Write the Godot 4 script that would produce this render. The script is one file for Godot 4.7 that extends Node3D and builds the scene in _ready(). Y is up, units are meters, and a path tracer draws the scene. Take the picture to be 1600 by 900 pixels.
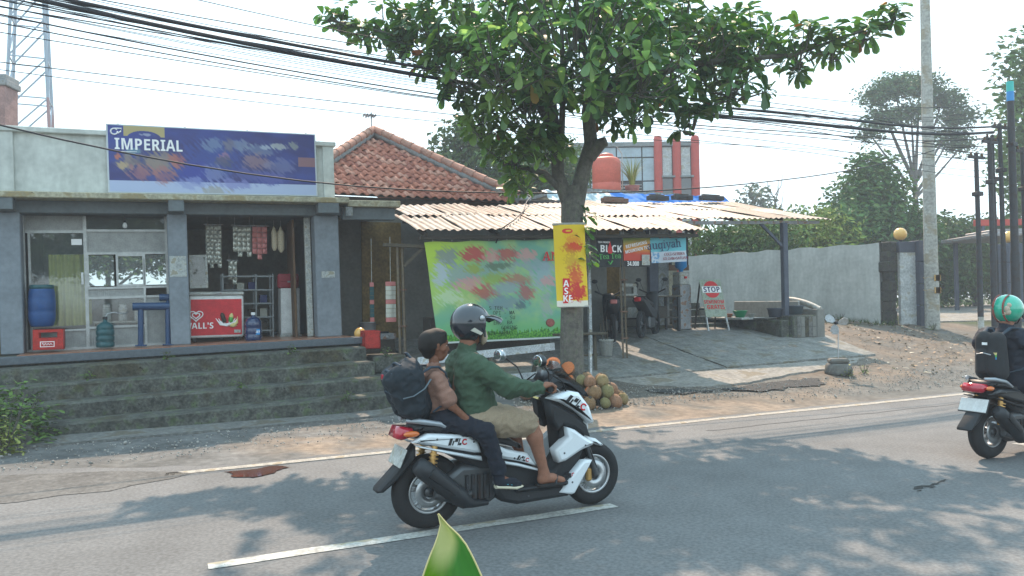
extends Node3D

var M := {}
var T := {}
var unit := BoxMesh.new()
var rng := RandomNumberGenerator.new()
var used := {}
var mean := {}

func V(x, y, z) -> Vector3: return Vector3(x, y, z)
func lin(c: Array) -> Color: return Color(c[0], c[1], c[2]).linear_to_srgb()

# ---------------------------------------------------------------- things and parts
func numbered(called: String) -> String:
	used[called] = used.get(called, -1) + 1
	return called if used[called] == 0 else "%s_%03d" % [called, used[called]]

func tag(o: Node, label: String, category: String, group := "") -> Node:
	o.set_meta("label", label)
	o.set_meta("category", category)
	if group: o.set_meta("group", group)
	return o

func thing(called: String, label: String, category: String, at := Vector3.ZERO, turn := 0.0, group := "") -> Node3D:
	var o := Node3D.new()
	o.name = numbered(called)
	add_child(o, true)
	o.position = at
	o.rotation.y = turn
	tag(o, label, category, group)
	return o

func copy(o: Node3D, called: String, label: String, at: Vector3, turn := 0.0, group := "") -> Node3D:
	var c: Node3D = o.duplicate()
	c.name = numbered(called)
	add_child(c, true)
	c.position = at
	c.rotation.y = turn
	tag(c, label, o.get_meta("category"), group)
	return c

func put(st: SurfaceTool, called: String, m: Material, parent: Node = null) -> MeshInstance3D:
	st.generate_normals()
	return inst(st.commit(), called, m, parent)

func inst(mesh: Mesh, called: String, m: Material, parent: Node = null, xf := Transform3D.IDENTITY) -> MeshInstance3D:
	var o := MeshInstance3D.new()
	o.mesh = mesh
	o.material_override = m
	o.transform = xf
	if parent == null:
		o.name = numbered(called)
		add_child(o, true)
	else:
		o.name = called
		parent.add_child(o, true)
	return o

func setting(o: Node, called := "") -> Node:
	o.set_meta("kind", "structure")
	if called: o.set_meta("label", called)
	return o

# ---------------------------------------------------------------- shapes
func mb() -> SurfaceTool:
	var st := SurfaceTool.new()
	st.begin(Mesh.PRIMITIVE_TRIANGLES)
	return st

func quad(st: SurfaceTool, a: Vector3, b: Vector3, c: Vector3, d: Vector3) -> void:
	for p in [a, b, c, a, c, d]: st.add_vertex(p)

func quv(st: SurfaceTool, a: Vector3, b: Vector3, c: Vector3, d: Vector3) -> void:   # a = top left, then clockwise
	var uv := [Vector2(0, 0), Vector2(1, 0), Vector2(1, 1), Vector2(0, 1)]
	var p := [a, b, c, d]
	for i in [0, 1, 2, 0, 2, 3]:
		st.set_uv(uv[i])
		st.add_vertex(p[i])

# box from corner to corner with chamfered edges
func box(st: SurfaceTool, lo: Vector3, hi: Vector3, b := 0.0, xf := Transform3D.IDENTITY) -> void:
	st.set_smooth_group(-1)
	var c := (lo + hi) / 2
	var h := (hi - lo) / 2
	h = h.abs()
	b = minf(b, minf(h.x, minf(h.y, h.z)) * 0.9)
	if b <= 0.0:
		for f in 6:
			var ax := f / 2
			var s := 1.0 if f % 2 else -1.0
			var u := Vector3.ZERO
			var v := Vector3.ZERO
			var n := Vector3.ZERO
			n[ax] = h[ax] * s
			u[(ax + 1) % 3] = h[(ax + 1) % 3]
			v[(ax + 2) % 3] = h[(ax + 2) % 3] * s
			quad(st, xf * (c + n - u - v), xf * (c + n - u + v), xf * (c + n + u + v), xf * (c + n + u - v))
		return
	var P := func(sx, sy, sz, k):   # corner vertex on face axis k
		var p := Vector3(sx * (h.x - b), sy * (h.y - b), sz * (h.z - b))
		p[k] = [sx * h.x, sy * h.y, sz * h.z][k]
		return xf * (c + p)
	var cen := xf * c
	var face := func(pts: Array):
		var n: Vector3 = (pts[1] - pts[0]).cross(pts[2] - pts[0])
		if n.dot(pts[0] - cen) > 0: pts.reverse()
		for i in range(1, pts.size() - 1):
			for q in [pts[0], pts[i], pts[i + 1]]: st.add_vertex(q)
	for s in [-1, 1]:
		face.call([P.call(s, -1, -1, 0), P.call(s, 1, -1, 0), P.call(s, 1, 1, 0), P.call(s, -1, 1, 0)])
		face.call([P.call(-1, s, -1, 1), P.call(1, s, -1, 1), P.call(1, s, 1, 1), P.call(-1, s, 1, 1)])
		face.call([P.call(-1, -1, s, 2), P.call(1, -1, s, 2), P.call(1, 1, s, 2), P.call(-1, 1, s, 2)])
		for t in [-1, 1]:
			face.call([P.call(s, t, -1, 0), P.call(s, t, 1, 0), P.call(s, t, 1, 1), P.call(s, t, -1, 1)])
			face.call([P.call(s, -1, t, 0), P.call(s, 1, t, 0), P.call(s, 1, t, 2), P.call(s, -1, t, 2)])
			face.call([P.call(-1, s, t, 1), P.call(1, s, t, 1), P.call(1, s, t, 2), P.call(-1, s, t, 2)])
			for w in [-1, 1]: face.call([P.call(s, t, w, 0), P.call(s, t, w, 1), P.call(s, t, w, 2)])

# one box as a part
func bx(called: String, lo: Vector3, hi: Vector3, m: Material, parent: Node, b := 0.0) -> MeshInstance3D:
	if b > 0.0:
		var st := mb()
		box(st, lo, hi, b)
		return put(st, called, m, parent)
	return inst(unit, called, m, parent, Transform3D(Basis.from_scale((hi - lo).abs()), (lo + hi) / 2))

# a bar between two points, as a part
func bar(called: String, a: Vector3, b: Vector3, w: float, d: float, m: Material, parent: Node, up := Vector3.UP) -> MeshInstance3D:
	var y := (b - a).normalized()
	var x := up.cross(y)
	if x.length() < 0.01: x = Vector3.RIGHT
	x = x.normalized()
	return inst(unit, called, m, parent, Transform3D(Basis(x * w, y * (b - a).length(), x.cross(y) * d), (a + b) / 2))

func tube(st: SurfaceTool, pts: Array, rad, n := 8, caps := true, flat := 1.0, flat_dir := Vector3.UP) -> void:
	st.set_smooth_group(0)
	var rings := []
	var last := Vector3.ZERO
	for i in pts.size():
		var d: Vector3 = (pts[mini(i + 1, pts.size() - 1)] - pts[maxi(i - 1, 0)]).normalized()
		var u: Vector3 = flat_dir - d * flat_dir.dot(d) if flat != 1.0 else (last - d * last.dot(d) if last.length() > 0.1 else Vector3.ZERO)
		if u.length() < 0.05:
			u = Vector3.UP if absf(d.y) < 0.9 else Vector3.RIGHT
			u = u - d * u.dot(d)
		u = u.normalized()
		last = u
		var v := d.cross(u)
		var r: float = rad[i] if rad is Array else rad
		var ring := []
		for k in n:
			var a := TAU * k / n
			ring.append(pts[i] + u * (cos(a) * r * flat) + v * (sin(a) * r))
		rings.append(ring)
	for i in rings.size() - 1:
		for k in n:
			var k2 := (k + 1) % n
			quad(st, rings[i][k], rings[i + 1][k], rings[i + 1][k2], rings[i][k2])
	if caps:
		st.set_smooth_group(-1)
		for e in [0, rings.size() - 1]:
			for k in range(1, n - 1):
				var t := [rings[e][0], rings[e][k], rings[e][k + 1]]
				if e: t.reverse()
				for q in t: st.add_vertex(q)

func lathe(st: SurfaceTool, prof: Array, n := 20, xf := Transform3D.IDENTITY) -> void:   # Vector2(radius, height)
	st.set_smooth_group(0)
	for i in prof.size() - 1:
		for k in n:
			var a := TAU * k / n
			var b := TAU * (k + 1) / n
			var p: Vector2 = prof[i]
			var q: Vector2 = prof[i + 1]
			var A := xf * V(p.x * cos(a), p.y, p.x * sin(a))
			var B := xf * V(p.x * cos(b), p.y, p.x * sin(b))
			var C := xf * V(q.x * cos(b), q.y, q.x * sin(b))
			var D := xf * V(q.x * cos(a), q.y, q.x * sin(a))
			if p.x > 1e-5:
				for w in [A, B, C]: st.add_vertex(w)
			if q.x > 1e-5:
				for w in [A, C, D]: st.add_vertex(w)

func ell(st: SurfaceTool, c: Vector3, r: Vector3, n := 12, xf := Transform3D.IDENTITY) -> void:
	var prof := []
	for i in n / 2 + 1:
		var a := -PI / 2 + PI * i / (n / 2)
		prof.append(Vector2(maxf(cos(a), 0.0), sin(a)))
	lathe(st, prof, n, xf * Transform3D(Basis.from_scale(r), c))

# outline in x, y swept across z through layers of [z, inset]
func slab(st: SurfaceTool, poly: Array, layers: Array, xf := Transform3D.IDENTITY) -> void:
	var P := PackedVector2Array(poly)
	if not Geometry2D.is_polygon_clockwise(P): P.reverse()
	var n := P.size()
	var nrm := []
	for i in n:
		var e1 := (P[i] - P[(i + n - 1) % n]).normalized()
		var e2 := (P[(i + 1) % n] - P[i]).normalized()
		var a := Vector2(e1.y, -e1.x)
		var b := Vector2(e2.y, -e2.x)
		var m := (a + b).normalized()
		nrm.append(m / maxf(m.dot(a), 0.5))
	var rings := []
	for l in layers:
		var ring := []
		for i in n:
			var q: Vector2 = P[i] + nrm[i] * l[1]
			ring.append(xf * V(q.x, q.y, l[0]))
		rings.append(ring)
	st.set_smooth_group(1)
	for j in rings.size() - 1:
		for i in n:
			var k := (i + 1) % n
			quad(st, rings[j][i], rings[j][k], rings[j + 1][k], rings[j + 1][i])
	st.set_smooth_group(-1)
	var tri := Geometry2D.triangulate_polygon(P)
	for i in range(0, tri.size(), 3):
		for e in [0, rings.size() - 1]:
			var t := [rings[e][tri[i]], rings[e][tri[i + 1]], rings[e][tri[i + 2]]]
			var nn: Vector3 = (t[1] - t[0]).cross(t[2] - t[0])
			var out: Vector3 = xf.basis.z * (-1.0 if e == 0 else 1.0) * (1.0 if layers[-1][0] > layers[0][0] else -1.0)
			if nn.dot(out) > 0: t.reverse()
			for q in t: st.add_vertex(q)

# text as a thin solid; anchored at its centre, facing +z before xf
func text(called: String, s: String, size: float, m: Material, parent: Node, xf: Transform3D, font := "Droid Sans", squeeze := 1.0, bold := true) -> MeshInstance3D:
	var t := TextMesh.new()
	var f := SystemFont.new()
	f.font_names = PackedStringArray([font])
	if bold: f.font_weight = 700
	t.font = f
	t.text = s
	t.font_size = 64
	t.pixel_size = size / 46.0
	t.depth = 0.004
	t.curve_step = 1.5
	return inst(t, called, m, parent, xf * Transform3D(Basis.from_scale(V(squeeze, 1, 1)), Vector3.ZERO))

# smooth solid from tapered bones: [a, b, ra, rb]; surface nets
func flesh(bones: Array, cell: float, k: float, st: SurfaceTool, folds := 0.0) -> void:
	var lo := Vector3(1e9, 1e9, 1e9)
	var hi := -lo
	for b in bones:
		var r: float = maxf(b[2], b[3])
		for p in [b[0], b[1]]:
			lo = lo.min(p - Vector3.ONE * (r + 2.5 * cell))
			hi = hi.max(p + Vector3.ONE * (r + 2.5 * cell))
	var nx := int((hi.x - lo.x) / cell) + 2
	var ny := int((hi.y - lo.y) / cell) + 2
	var nz := int((hi.z - lo.z) / cell) + 2
	var F := PackedFloat32Array()
	F.resize(nx * ny * nz)
	F.fill(1.0)
	for b in bones:
		var A: Vector3 = b[0]
		var ba: Vector3 = b[1] - A
		var ll := maxf(ba.length_squared(), 1e-9)
		var ra: float = b[2]
		var rb: float = b[3] - ra
		var R := maxf(b[2], b[3]) + k + 2.0 * cell
		var l := ((A.min(b[1]) - Vector3.ONE * R - lo) / cell).floor()
		var h := ((A.max(b[1]) + Vector3.ONE * R - lo) / cell).ceil()
		for z in range(maxi(0, int(l.z)), mini(nz, int(h.z) + 1)):
			for y in range(maxi(0, int(l.y)), mini(ny, int(h.y) + 1)):
				var row := (z * ny + y) * nx
				for x in range(maxi(0, int(l.x)), mini(nx, int(h.x) + 1)):
					var pa := lo + Vector3(x, y, z) * cell - A
					var t := clampf(pa.dot(ba) / ll, 0.0, 1.0)
					var d := (pa - ba * t).length() - ra - rb * t
					var o := F[row + x]
					var g := maxf(k - absf(d - o), 0.0)
					F[row + x] = minf(d, o) - g * g / (4.0 * k)
	if folds > 0.0:      # creases in cloth
		var n := noise(7.5, 40, FastNoiseLite.TYPE_SIMPLEX_SMOOTH, 2)
		n.fractal_type = FastNoiseLite.FRACTAL_RIDGED
		for z in nz:
			for y in ny:
				var row := (z * ny + y) * nx
				for x in nx:
					if absf(F[row + x]) < .03:
						var p := lo + Vector3(x, y, z) * cell
						F[row + x] -= folds * n.get_noise_3d(p.x * 1.1 + p.y * .6, p.y * 1.5 - p.x * .9, p.z * .8)
	var id := {}
	var pts := []
	var off := [0, 1, nx, nx + 1, nx * ny, nx * ny + 1, nx * ny + nx, nx * ny + nx + 1]
	for z in nz - 1:
		for y in ny - 1:
			var row := (z * ny + y) * nx
			for x in nx - 1:
				var i := row + x
				var c := 0
				for q in 8:
					if F[i + off[q]] < 0.0: c += 1
				if c == 0 or c == 8: continue
				var s := Vector3.ZERO
				var m := 0
				for e in [[0, 1], [2, 3], [4, 5], [6, 7], [0, 2], [1, 3], [4, 6], [5, 7], [0, 4], [1, 5], [2, 6], [3, 7]]:
					var fa := F[i + off[e[0]]]
					var fb := F[i + off[e[1]]]
					if (fa < 0.0) != (fb < 0.0):
						var w := fa / (fa - fb)
						var p0 := Vector3(e[0] & 1, (e[0] >> 1) & 1, e[0] >> 2)
						var p1 := Vector3(e[1] & 1, (e[1] >> 1) & 1, e[1] >> 2)
						s += p0.lerp(p1, w)
						m += 1
				id[i] = pts.size()
				pts.append(lo + (Vector3(x, y, z) + s / m) * cell)
	st.set_smooth_group(0)
	for i in id:
		for ax in 3:
			var d: int = [1, nx, nx * ny][ax]
			var u: int = [nx, nx * ny, 1][ax]
			var v: int = [nx * ny, 1, nx][ax]
			var s0 := F[i] < 0.0
			if s0 == (F[i + d] < 0.0): continue
			if not (id.has(i - u) and id.has(i - v) and id.has(i - u - v)): continue
			var q := [pts[id[i]], pts[id[i - u]], pts[id[i - u - v]], pts[id[i - v]]]
			if s0: q.reverse()
			quad(st, q[3], q[2], q[1], q[0])

# ---------------------------------------------------------------- textures and materials
func noise(freq: float, sd: int, type := FastNoiseLite.TYPE_SIMPLEX_SMOOTH, oct := 4) -> FastNoiseLite:
	var n := FastNoiseLite.new()
	n.seed = sd
	n.noise_type = type
	n.frequency = freq
	n.fractal_octaves = oct
	return n

func grey(freq: float, sd: int, size := 512, oct := 4) -> Image:
	return noise(freq, sd, FastNoiseLite.TYPE_SIMPLEX_SMOOTH, oct).get_seamless_image(size, size)

# mottled texture between two shades, with optional darker spots or streaks
func mottle(key: String, a: float, b: float, f1: float, f2: float, sd: int, spot := 0.0, tint := Color(1, 1, 1), tint_at := 2.0) -> void:
	var n1 := grey(f1, sd).get_data()
	var n2 := grey(f2, sd + 7, 512, 5).get_data()
	var out := PackedByteArray()
	out.resize(512 * 512 * 3)
	var sum := 0.0
	for i in 512 * 512:
		var u := n1[i] / 255.0
		var w := n2[i] / 255.0
		var g := lerpf(a, b, clampf(u * 0.5 + w * 0.5, 0, 1))
		if w > 1.0 - spot: g *= 0.55
		var c := Color(g, g, g)
		if u > tint_at: c = c.lerp(c * tint, clampf((u - tint_at) * 5.0, 0, 1) * (0.4 + 0.6 * w))
		out[i * 3] = int(clampf(c.r, 0, 1) * 255)
		out[i * 3 + 1] = int(clampf(c.g, 0, 1) * 255)
		out[i * 3 + 2] = int(clampf(c.b, 0, 1) * 255)
		sum += pow(clampf(c.g, 0, 1), 2.2)
	mean[key] = sum / (512.0 * 512.0)
	T[key] = ImageTexture.create_from_image(Image.create_from_data(512, 512, false, Image.FORMAT_RGB8, out))

func mk(key: String, c: Array, rough := 0.8, tex := "", ts = 1.0, o := {}) -> StandardMaterial3D:
	var m := StandardMaterial3D.new()
	m.resource_name = key
	# the texture's own mean is divided out, so that the given base colour is the surface's mean colour
	var by: float = mean.get(tex, 1.0) * mean.get(o.get("dtex", ""), 1.0)
	m.albedo_color = lin([minf(c[0] / by, 1), minf(c[1] / by, 1), minf(c[2] / by, 1)])
	m.roughness = rough
	m.metallic_specular = o.get("spec", 0.4)
	m.metallic = o.get("met", 0.0)
	if tex:
		m.albedo_texture = T[tex]
		m.uv1_triplanar = true
		m.uv1_world_triplanar = o.get("world", true)
		var s = ts if ts is Vector3 else V(ts, ts, ts)
		m.uv1_scale = s
	if o.has("dtex"):
		m.detail_enabled = true
		m.detail_albedo = T[o.dtex]
		m.detail_blend_mode = BaseMaterial3D.BLEND_MODE_MUL
		m.detail_uv_layer = BaseMaterial3D.DETAIL_UV_2
		m.uv2_triplanar = true
		m.uv2_world_triplanar = o.get("world", true)
		m.uv2_scale = V(1, 1, 1) * o.get("ds", 0.2)
	if o.has("bump"):
		m.heightmap_enabled = true
		m.heightmap_texture = T[tex]
		m.heightmap_scale = o.bump
	if o.has("coat"):
		m.clearcoat_enabled = true
		m.clearcoat = o.coat
		m.clearcoat_roughness = 0.1
	if o.has("alpha"):
		m.transparency = BaseMaterial3D.TRANSPARENCY_ALPHA
		m.albedo_color.a = o.alpha
	if o.has("back"):
		m.backlight_enabled = true
		m.backlight = lin(o.back)
	if o.has("vc"):
		m.vertex_color_use_as_albedo = true
	if o.has("rim"):
		m.rim_enabled = true
		m.rim = o.rim
		m.rim_tint = 0.6
	M[key] = m
	return m

# soft brushed blobs of ink: [x, y, rx, ry, colour, strength]
func brushed(im: Image, blobs: Array, sd: int, slant := .25) -> void:
	var n := noise(.045, sd)
	for q in blobs:
		for y in range(maxi(0, int(q[1] - q[3] * 1.5)), mini(im.get_height(), int(q[1] + q[3] * 1.5))):
			for x in range(maxi(0, int(q[0] - q[2] * 1.5)), mini(im.get_width(), int(q[0] + q[2] * 1.5))):
				var far := Vector2((x - q[0]) / float(q[2]), (y - q[1]) / float(q[3])).length()
				var d := far + .75 * n.get_noise_2d((x + y) * slant, (y - x) * 1.3) + .35 * n.get_noise_2d(x * .7 + 99, y * .7)
				var a := clampf((1.0 - d) * 2.2, 0, 1) * float(q[5]) * (1.0 - sstep(.75, 1.4, far))
				if a > 0.0: im.set_pixel(x, y, im.get_pixel(x, y).lerp(q[4], a))

func printed(key: String, im: Image, rough := 0.55) -> void:
	var m := StandardMaterial3D.new()
	m.resource_name = key
	m.albedo_texture = ImageTexture.create_from_image(im)
	m.roughness = rough
	m.texture_repeat = false
	M[key] = m

# ---------------------------------------------------------------- lie of the land
func sstep(a: float, b: float, t: float) -> float:
	t = clampf((t - a) / (b - a), 0, 1)
	return t * t * (3 - 2 * t)

func ramp(t: float, xs: Array, ys: Array) -> float:
	for i in xs.size() - 1:
		if t < xs[i + 1]: return lerpf(ys[i], ys[i + 1], clampf((t - xs[i]) / (xs[i + 1] - xs[i]), 0, 1))
	return ys[-1]

func gh(x: float, z: float) -> float:
	var t := -8.3 - z
	if t <= 0: return 0.0
	return lerpf(ramp(t, [0, 3, 6, 40], [0, .05, .1, .1]), ramp(t, [0, 1, 2.2, 3.9, 6, 8, 40], [0, .07, .2, .45, .78, .95, 1.0]), sstep(2.6, 4.6, x))

# a sheet that follows the land inside an outline in x, z
func drape(called: String, poly: Array, up: float, m: Material, cell := 0.5, skirt := 0.0, parent: Node = null, rough := 0.0) -> MeshInstance3D:
	var P := PackedVector2Array(poly)
	var lo := P[0]
	var hi := P[0]
	for p in P:
		lo = lo.min(p)
		hi = hi.max(p)
	var nz := noise(0.9, 5)
	var H := func(p: Vector2): return V(p.x, gh(p.x, p.y) + up + nz.get_noise_2d(p.x * 3, p.y * 3) * rough, p.y)
	var st := mb()
	st.set_smooth_group(0)
	for i in range(floori(lo.x / cell), ceili(hi.x / cell)):
		for j in range(floori(lo.y / cell), ceili(hi.y / cell)):
			var q := PackedVector2Array([Vector2(i, j) * cell, Vector2(i + 1, j) * cell, Vector2(i + 1, j + 1) * cell, Vector2(i, j + 1) * cell])
			for c in Geometry2D.intersect_polygons(q, P):
				var t := Geometry2D.triangulate_polygon(c)
				for k in range(0, t.size(), 3):
					var w := [H.call(c[t[k]]), H.call(c[t[k + 1]]), H.call(c[t[k + 2]])]
					if (w[1] - w[0]).cross(w[2] - w[0]).y > 0: w.reverse()
					for p in w: st.add_vertex(p)
	if skirt > 0:
		st.set_smooth_group(-1)
		if Geometry2D.is_polygon_clockwise(P): P.reverse()
		for i in P.size():
			var a := P[i]
			var b := P[(i + 1) % P.size()]
			var n := maxi(1, int(a.distance_to(b) / cell))
			for k in n:
				var A: Vector3 = H.call(a.lerp(b, float(k) / n))
				var B: Vector3 = H.call(a.lerp(b, float(k + 1) / n))
				quad(st, A, B, B - V(0, skirt, 0), A - V(0, skirt, 0))
	return put(st, called, m, parent)

# outline with an uneven edge
func ragged(pts: Array, amount: float, sd: int, step := 0.25) -> Array:
	var n := noise(0.8, sd)
	var out := []
	for i in pts.size():
		var a: Vector2 = pts[i]
		var b: Vector2 = pts[(i + 1) % pts.size()]
		var k := maxi(1, int(a.distance_to(b) / step))
		for j in k:
			var p := a.lerp(b, float(j) / k)
			out.append(p + Vector2(n.get_noise_2d(p.x * 2, p.y * 2), n.get_noise_2d(p.x * 2 + 50, p.y * 2)) * amount)
	return out

func _ready() -> void:
	rng.seed = 11
	# camera
	var cam := Camera3D.new()
	cam.name = "camera"
	add_child(cam)
	cam.position = V(0, 1.6, 0)
	cam.rotation_degrees = V(0.95, -25.2, -0.9)
	cam.fov = 41.11
	cam.near = 0.05
	cam.far = 600
	cam.current = true
	# sky, air and exposure
	var sky_mat := ProceduralSkyMaterial.new()
	sky_mat.sky_top_color = Color(0.79, 0.925, 1.0)
	sky_mat.sky_horizon_color = Color(0.91, 0.98, 1.0)
	sky_mat.sky_curve = 0.25
	sky_mat.ground_bottom_color = Color(0.45, 0.44, 0.42)
	sky_mat.ground_horizon_color = Color(0.75, 0.75, 0.74)
	sky_mat.energy_multiplier = 1.2
	var env := Environment.new()
	env.background_mode = Environment.BG_SKY
	env.sky = Sky.new()
	env.sky.sky_material = sky_mat
	env.tonemap_mode = Environment.TONE_MAPPER_LINEAR
	env.tonemap_exposure = 1.8
	env.sdfgi_enabled = true
	env.ssao_enabled = true
	env.ssil_enabled = true
	env.fog_enabled = true
	env.fog_density = 0.003
	env.fog_light_color = Color(0.93, 0.96, 1.0)
	var we := WorldEnvironment.new()
	we.environment = env
	add_child(we)
	# hazy sun, high behind the buildings and a little to the right
	var sun := DirectionalLight3D.new()
	sun.name = "sun"
	add_child(sun)
	sun.look_at_from_position(Vector3.ZERO, V(-0.46, -1.08, 0.90))
	sun.light_energy = 1.5
	sun.light_color = Color(1.0, 0.89, 0.79)
	sun.light_angular_distance = 0.6
	sun.shadow_enabled = true

	materials()
	land()
	shop()
	shop_goods()
	tile_house()
	stall()
	canopy_house()
	signs()
	yard_things()
	boundary()
	far_things()
	big_tree()
	plants()
	cables()
	scooter_white()
	riders()
	scooter_black()
	front_plant()
	print("built")

func materials() -> void:
	mottle("fine", 0.72, 1.0, 0.02, 0.12, 1)
	mottle("soft", 0.80, 1.0, 0.006, 0.03, 2)
	mottle("blotch", 0.62, 1.06, 0.008, 0.05, 3)
	mottle("asphalt", 0.55, 1.0, 0.03, 0.35, 4, 0.14)
	mottle("moss", 0.34, 1.05, 0.012, 0.06, 6, 0.18, Color(0.74, 0.86, 0.62), 0.62)
	mottle("stain", 0.55, 1.08, 0.007, 0.04, 9, 0.12, Color(0.72, 0.66, 0.55), 0.6)
	mottle("bark", 0.45, 1.0, 0.02, 0.16, 12, 0.12, Color(0.8, 0.9, 0.75), 0.6)
	mottle("rust", 0.62, 1.0, 0.010, 0.06, 14, 0.0, Color(0.85, 0.55, 0.38), 0.58)
	mk("asphalt", [.128, .13, .13], .86, "asphalt", 1.7, {"dtex": "soft", "ds": .11, "bump": .5})
	mk("patch_asphalt", [.105, .103, .098], .9, "asphalt", 1.3, {"dtex": "blotch", "ds": .3, "bump": .8})
	mk("tar_seam", [.108, .11, .112], .8, "asphalt", 2.2)
	mk("ground", [1, 1, 1], .95, "fine", .9, {"dtex": "blotch", "ds": .23, "vc": 1, "bump": 1.2})
	mk("paint", [.37, .37, .345], .7, "stain", 1.1)
	mk("faded_paint", [.3, .28, .245], .8, "stain", 1.6)
	mk("yard_concrete", [.17, .172, .16], .85, "blotch", .4, {"dtex": "stain", "ds": .7, "bump": .5})
	mk("pale_concrete", [.21, .2, .18], .9, "stain", .5, {"dtex": "fine", "ds": 1.1, "bump": .5})
	mk("step_concrete", [.074, .077, .067], .92, "moss", .6, {"dtex": "stain", "ds": .35, "bump": .8})
	mk("walk", [.13, .13, .122], .9, "stain", .6, {"dtex": "fine", "ds": 1.4, "bump": .6})
	mk("gravel", [.2, .19, .18], .95, "fine", 3.0)
	mk("dark_gravel", [.042, .041, .039], .95, "asphalt", 1.6, {"bump": 1.0})
	mk("dirt", [.2, .155, .115], .95, "blotch", .8, {"dtex": "fine", "ds": 2.0, "bump": 1.2})
	mk("puddle", [.075, .030, .018], .06, "", 1.0, {"spec": .5})
	mk("parapet", [.48, .5, .47], .85, "soft", V(.5, .12, .5), {"dtex": "soft", "ds": .45})
	mk("ledge", [.32, .3, .22], .9, "stain", .7)
	mk("column_blue", [.18, .205, .23], .8, "soft", .7)
	mk("paper", [.33, .35, .34], .9, "stain", 2.5)
	mk("beam_grey", [.12, .14, .15], .85, "soft", .8)
	mk("tile_edge", [.085, .1, .115], .55, "fine", 1.2)
	mk("floor_tile", [.3, .14, .085], .3, "soft", 1.5)
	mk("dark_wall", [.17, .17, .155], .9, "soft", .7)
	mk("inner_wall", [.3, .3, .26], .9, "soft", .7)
	mk("ochre_wall", [.2, .13, .04], .85, "blotch", .5)
	mk("aluminium", [.42, .43, .42], .45, "soft", 2.0, {"met": .25})
	mk("ribbed", [.34, .35, .34], .5, "soft", 2.0, {"met": .1})
	mk("glass", [.30, .36, .36], .02, "", 1.0, {"alpha": .10, "spec": .6})
	mk("rack_steel", [.16, .175, .18], .4, "soft", 2.0, {"met": .4})
	mk("far_brick", [.27, .16, .145], .9, "blotch", .6)
	mk("mirror_glass", [.55, .60, .60], .015, "", 1.0, {"met": .85, "spec": .9})
	mk("curtain", [.34, .36, .1], .9, "soft", 2.0)
	mk("wood", [.11, .06, .03], .65, "bark", V(2, .5, 2))
	mk("old_wood", [.09, .075, .057], .9, "bark", V(2, 2, 2))
	mk("dark_wood", [.05, .042, .035], .9, "bark", 2.0)
	mk("white_wood", [.45, .48, .5], .7, "stain", 1.3)
	mk("bamboo", [.13, .1, .07], .7, "bark", 1.4)
	mk("white", [.6, .61, .6], .45, "soft", 2.0)
	mk("off_white", [.36, .37, .35], .6, "stain", 1.7)
	mk("white_print", [.80, .80, .80], .5)
	mk("black_print", [.012, .012, .014], .5)
	mk("navy_print", [.015, .025, .10], .5)
	mk("red_print", [.55, .02, .025], .5)
	mk("green_print", [.10, .42, .10], .5)
	mk("red", [.50, .022, .03], .45, "soft", 2.0)
	mk("crate_red", [.36, .02, .014], .5, "stain", 2.5)
	mk("bag_red", [.26, .018, .03], .35, "fine", 6.0)
	mk("blue_plastic", [.01, .06, .19], .42, "soft", 2.0)
	mk("bench_blue", [.01, .045, .12], .35, "soft", 2.0, {"coat": .3})
	mk("teal_plastic", [.015, .075, .085], .3, "soft", 2.0)
	mk("bottle_blue", [.01, .028, .09], .12, "", 1.0, {"coat": .8})
	mk("sky_blue", [.02, .22, .52], .4)
	mk("grey_metal", [.22, .23, .24], .5, "rust", 1.3, {"met": .3})
	mk("steel", [.40, .42, .44], .35, "soft", 2.0, {"met": .7})
	mk("dark_steel", [.028, .030, .034], .6, "rust", 1.0)
	mk("rust_steel", [.14, .085, .06], .8, "rust", 1.6)
	mk("roof_tile", [.34, .13, .085], .85, "blotch", 1.4)
	mk("roof_tile_b", [.27, .1, .07], .88, "blotch", 1.7)
	mk("roof_tile_c", [.4, .2, .145], .85, "blotch", 1.2)
	mk("ridge", [.3, .17, .13], .9, "stain", 1.0)
	mk("mortar", [.2, .215, .22], .9, "stain", .9)
	mk("zinc", [.2, .176, .15], .62, "rust", .45, {"dtex": "stain", "ds": .5})
	mk("zinc_b", [.235, .212, .188], .62, "rust", .6, {"dtex": "blotch", "ds": .4})
	mk("zinc_c", [.155, .125, .1], .66, "rust", .8, {"dtex": "stain", "ds": .8})
	mk("tarp_blue", [.03, .17, .52], .4, "soft", 1.5)
	mk("tarp_pale", [.34, .43, .47], .4, "stain", 1.5)
	mk("boundary_wall", [.4, .41, .39], .9, "soft", V(.45, .08, .45), {"dtex": "soft", "ds": .5})
	mk("wall_end", [.05, .047, .042], .95, "moss", 1.1, {"bump": 2.5})
	mk("gate_white", [.45, .47, .47], .8, "stain", .6)
	mk("gate_grey", [.07, .08, .105], .75, "soft", 1.0)
	mk("pole_concrete", [.34, .335, .305], .9, "stain", .5, {"dtex": "fine", "ds": 1.5})
	mk("globe", [.72, .42, .12], .25, "", 1.0, {"coat": .4})
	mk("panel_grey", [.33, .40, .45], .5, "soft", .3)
	mk("pillar_red", [.4, .05, .035], .6, "soft", .8)
	mk("tank", [.52, .11, .07], .5, "soft", .8)
	mk("window_dark", [.03, .035, .04], .08, "", 1.0, {"spec": .7})
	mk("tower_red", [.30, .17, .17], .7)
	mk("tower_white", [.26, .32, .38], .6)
	mk("brick", [.25, .085, .07], .9, "blotch", 1.0)
	mk("cable", [.02, .022, .028], .7)
	mk("bark", [.125, .115, .1], .95, "bark", V(1.6, .7, 1.6), {"dtex": "blotch", "ds": .5, "bump": 2.0})
	mk("far_bark", [.09, .085, .075], .95, "bark", 1.0)
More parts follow.
